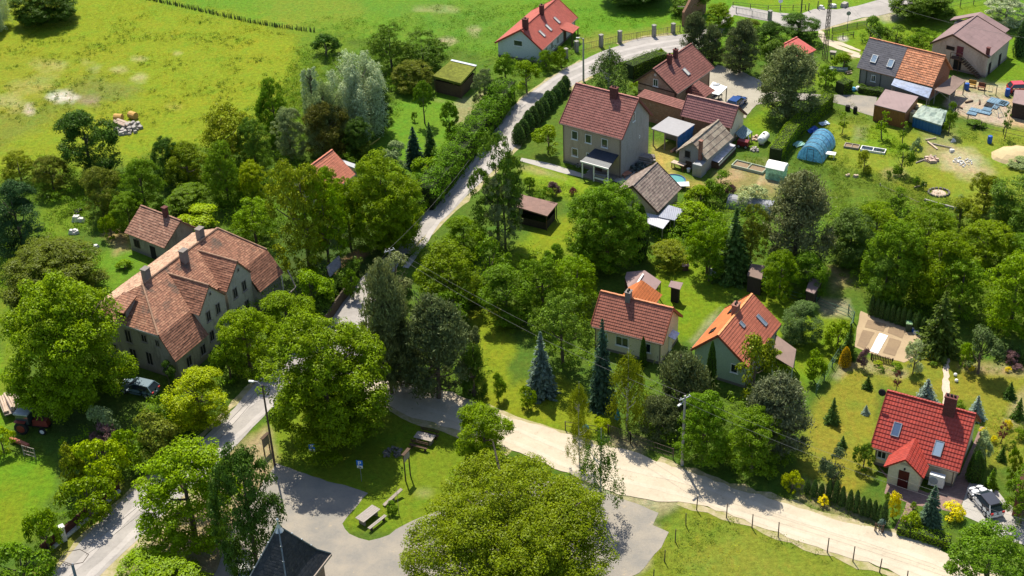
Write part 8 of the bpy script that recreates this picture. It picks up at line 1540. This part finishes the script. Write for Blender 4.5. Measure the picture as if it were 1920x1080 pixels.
mb = MB(); mb.lathe((0, 0, 0), [(.95, 0), (.8, .06), (.2, .12)], 16); mb.build('sand', m_log, rt)
a, b = P(1733, 378), P(1798, 396); mb = MB(); d = b-a; mb.beam(Vector((0, 0, .2)), d+Vector((0, 0, .2)), .2, .4); o = mb.build('low_wall', m_stone_, None, a); tag(o, 'low stone edging wall at the foot of the trampled garden', 'wall')
# bins by the vegetable plot, lawn balls
g = P(1703, 620); rt = empty('compost_bin', (g.x, g.y, 0), -.2, 'green-lidded compost bin at the corner of the vegetable plot', 'compost bin'); mb = MB(); mb.box((0, 0, .5), (.62, .62, 1.0), 0, .85); mb.build('body', M_plain('dark_green_plastic', (.04, .07, .04)), rt); mb = MB(); mb.box((0, 0, 1.05), (.66, .66, .12)); mb.build('lid', M_plain('pale_green_lid', (.28, .45, .22), .5), rt)
barrel(1712, 622, 'blue and white watering can beside the compost bin', m_bb, .18, .5, 'watering_can', 'watering can', m_white); rocks(1717, 624, 3, .15, 'white bag next to the blue watering can', .4, m_white, 'bag', 'bag')
for i, (x, y) in enumerate(((1791, 705), (1793, 716))): g = P(x, y); mb = MB(); mb.lathe((0, 0, 0), [(.05, 0), (.17, .08), (.2, .2), (.15, .32), (.02, .4)], 12); o = mb.build('garden_globe', m_white, None, (g.x, g.y, 0)); tag(o, ('upper' if i == 0 else 'lower')+' white garden globe right of the stepping stone path', 'garden globe')
g = P(1158, 785); mb = MB(); mb.lathe((0, 0, 0), [(.35, 0), (.25, .5), (.04, 1.3)], 4); o = mb.build('folded_parasol', M_plain('teal_cloth', (.03, .25, .38)), None, (g.x, g.y, 0)); tag(o, 'pointed teal cover under the birch by the sandy road', 'parasol')
g = P(1098, 806); mb = MB(); mb.lathe((0, 0, 0), [(.1, 0), (.3, .15), (.34, .35), (.2, .6), (.02, .68)], 12); o = mb.build('blue_bucket', M_plain('teal_cloth', (.03, .25, .38)), None, (g.x, g.y, 0)); tag(o, 'rounded teal object on the verge by the young larch', 'bucket')
g = P(1285, 506); rt = empty('flower_box', (g.x, g.y, 0), 0, 'dark planter with pink flowers on the lawn', 'planter'); mb = MB(); mb.box((0, 0, .3), (.7, .6, .55)); mb.build('box', m_wood, rt); mb = MB(); R_ = random.Random(2); [mb.box((R_.uniform(-.35, .35), R_.uniform(-.3, .3), .65+R_.uniform(0, .15)), (.16, .16, .1), R_.uniform(0, 3)) for _ in range(30)]; mb.build('flowers', M_plain('pink_flowers', (.75, .45, .5)), rt)
g = P(1337, 522); rt = empty('hanging_chair', (g.x, g.y, 0), .4, 'pale metal swing chair in the shade of the very dark spruce', 'swing'); mb = MB(); mb.tube([(-.6, 0, 0), (-.5, 0, 1.6), (0, 0, 2.0), (.5, 0, 1.6), (.6, 0, 0)], .035, 5); mb.build('frame', m_zinc, rt); mb = MB(); mb.box((0, .1, .6), (.8, .5, .06)); mb.box((0, .35, .9), (.8, .06, .6)); mb.build('seat', m_zinc, rt)
# long grass clutter left: rubble, crates, white sacks
rocks(240, 243, 60, 1.9, 'heap of grey logs and stones on the meadow edge beside the dark round tree', .5, m_stone_, 'rubble_heap', 'rubble', .5)
for i, (x, y) in enumerate(((250, 222), (223, 226))): g = P(x, y); mb = MB(); mb.tube([(-.6, 0, .5), (.6, 0, .5)], .55, 12); o = mb.build('straw_bale', M_plain('orange_straw', (.52, .30, .09), .9, .2, 6), None, (g.x, g.y, 0), .4*i-.6); tag(o, ('right' if i == 0 else 'left')+' orange-brown bale at the top of the log and stone heap', 'bale')
logs(232, 237, math.radians(-35), 4, 3.0, '%s pale log lying on the heap at the meadow edge', .55, .16, 1, m_log, 'log', 'logs on the meadow heap', .15)
for x, y, s, lab in ((148, 415, .9, 'white sack in the grass below the rounded olive-dark tree'), (139, 437, .7, 'white scrap above the walnut crown'), (181, 465, .5, 'cream coloured scrap right of the walnut'), (124, 490, .7, 'grey-white bag in the walnut shade')): rocks(x, y, 4, .35*s+.15, lab, .8*s, m_rub, 'sack', 'sack', .1)
rocks(147, 400, 6, .5, 'small dark cart-like pile beside the white sack', .5, m_dark, 'crate_pile', 'pile', .2)
# yellow beam and pipe above the garden lawn
a, b = P(676, 288), P(712, 263); d = b-a; mb = MB(); mb.beam(Vector((0, 0, .25)), d+Vector((0, 0, .3)), .12, .12); o = mb.build('beam', M_plain('yellow_beam', (.62, .46, .10)), None, a); tag(o, 'long yellow beam lying at the upper edge of the garden lawn', 'beam')
a, b = P(689, 273), P(714, 243); d = b-a; mb = MB(); mb.tube([Vector((0, 0, .5)), d+Vector((0, 0, 1.2))], .05, 6); o = mb.build('pipe', m_grey, None, a); tag(o, 'grey pipe behind the long yellow beam', 'pipe')
# upper garden details right
g = P(1561, 108); rt = empty('beehive', (g.x, g.y, 0), -.4, 'pale box on legs on the grass below the lattice pole', 'beehive'); mb = MB(); mb.box((0, 0, .75), (.8, .6, .4)); mb.build('box', m_oldw, rt); mb = MB(); mb.box((0, 0, .98), (.95, .75, .07)); mb.build('lid', m_tabl, rt); [(_m := MB(), _m.box((x_, y_, .27), (.06, .06, .55)), _m.build('leg', m_wood, rt)) for x_ in (-.3, .3) for y_ in (-.2, .2)]
g = P(1604, 170); mb = MB(); mb.lathe((-.3, 0, 0), [(.3, 0), (.38, .3), (.2, .55)], 9); rt = empty('plastic_sacks', (g.x, g.y, 0), 0, 'blue and white plastic sacks at the foot of the grey house', 'sack'); mb.build('blue_sack', M_plain('sky_blue_plastic', (.08, .35, .6), .4), rt); mb = MB(); mb.lathe((.35, .1, 0), [(.3, 0), (.42, .3), (.25, .6)], 9); mb.build('white_sack', m_white, rt)
g = P(1570, 130); mb = MB(); mb.beam((-1.3, .2, .15), (1.4, -.6, .15), 1.0, .3); o = mb.build('covered_bed', M_plain('grey_green_tarp', (.27, .33, .28)), None, (g.x, g.y, 0)); tag(o, 'strip covered in pale fleece beside the grey house garden', 'cover'); logs(1590, 137, .3, 6, .9, '%s of the short firewood logs beside the fleece strip', .05, .1, 2, m_log, 'firewood_log', 'firewood by the grey house', .15)
for x, y, w_, c_, lab in ((1524, 245, 1.4, (.02, .08, .35), 'crumpled blue sheet in the shade of the long clipped hedge'), (1497, 272, 1.2, (.30, .55, .50), 'pale turquoise sheet between the hedge and the blue greenhouse'), (1545, 233, 1.0, (.4, .5, .6), 'pale blue board by the kitchen garden path')):
    g = P(x, y); R_ = random.Random(int(x)); mb = MB(); q = [[Vector((w_*(i/5-.5)*1.4, w_*(j/4-.5), .08+.2*R_.random())) for j in range(5)] for i in range(6)]; [mb.face([q[i][j], q[i+1][j], q[i+1][j+1], q[i][j+1]]) for i in range(5) for j in range(4)]; o = mb.build('plastic_sheet', M_plain('sheet_%d' % x, c_, .4), None, (g.x, g.y, 0), .5); tag(o, lab, 'sheet')
# dark timber structure by the road bend
leanto('dark_shelter', [(618, 520), (640, 498), (636, 478), (612, 500)], (1.8, 1.8, 2.4, 2.4), M_plain('grey_old_roof', (.28, .25, .24), .9, .3), 'small grey lean-to in deep shade beside the terracotta yard', 'shelter', pm=m_wood)
# portable toilet beside the chapel
g = P(462, 1096); rt = empty('portable_toilet', (g.x, g.y, 0), .3, 'blue portable toilet with a white roof left of the chapel', 'portable toilet'); mb = MB(); mb.box((0, 0, 1.1), (1.1, 1.1, 2.1)); mb.build('cabin', M_plain('toilet_blue', (.04, .10, .22), .5), rt, bevel=.05); mb = MB(); mb.box((0, 0, 2.22), (1.2, 1.2, .2), 0, .75); mb.build('roof', m_white, rt); mb = MB(); mb.box((0, -.57, 1.05), (.75, .04, 1.8)); mb.build('door', M_plain('pale_toilet_door', (.4, .48, .6), .5), rt)
# satellite dish on the red roof
g = P(1654, 736, 6.5); mb = MB(); mb.tube([(0, 0, 0), (-.05, -.06, .02)], [.38, .3], 14); o = mb.build('satellite_dish', m_dark, None, g, .2); tag(o, 'dark satellite dish at the left end of the red roof ridge', 'satellite dish')
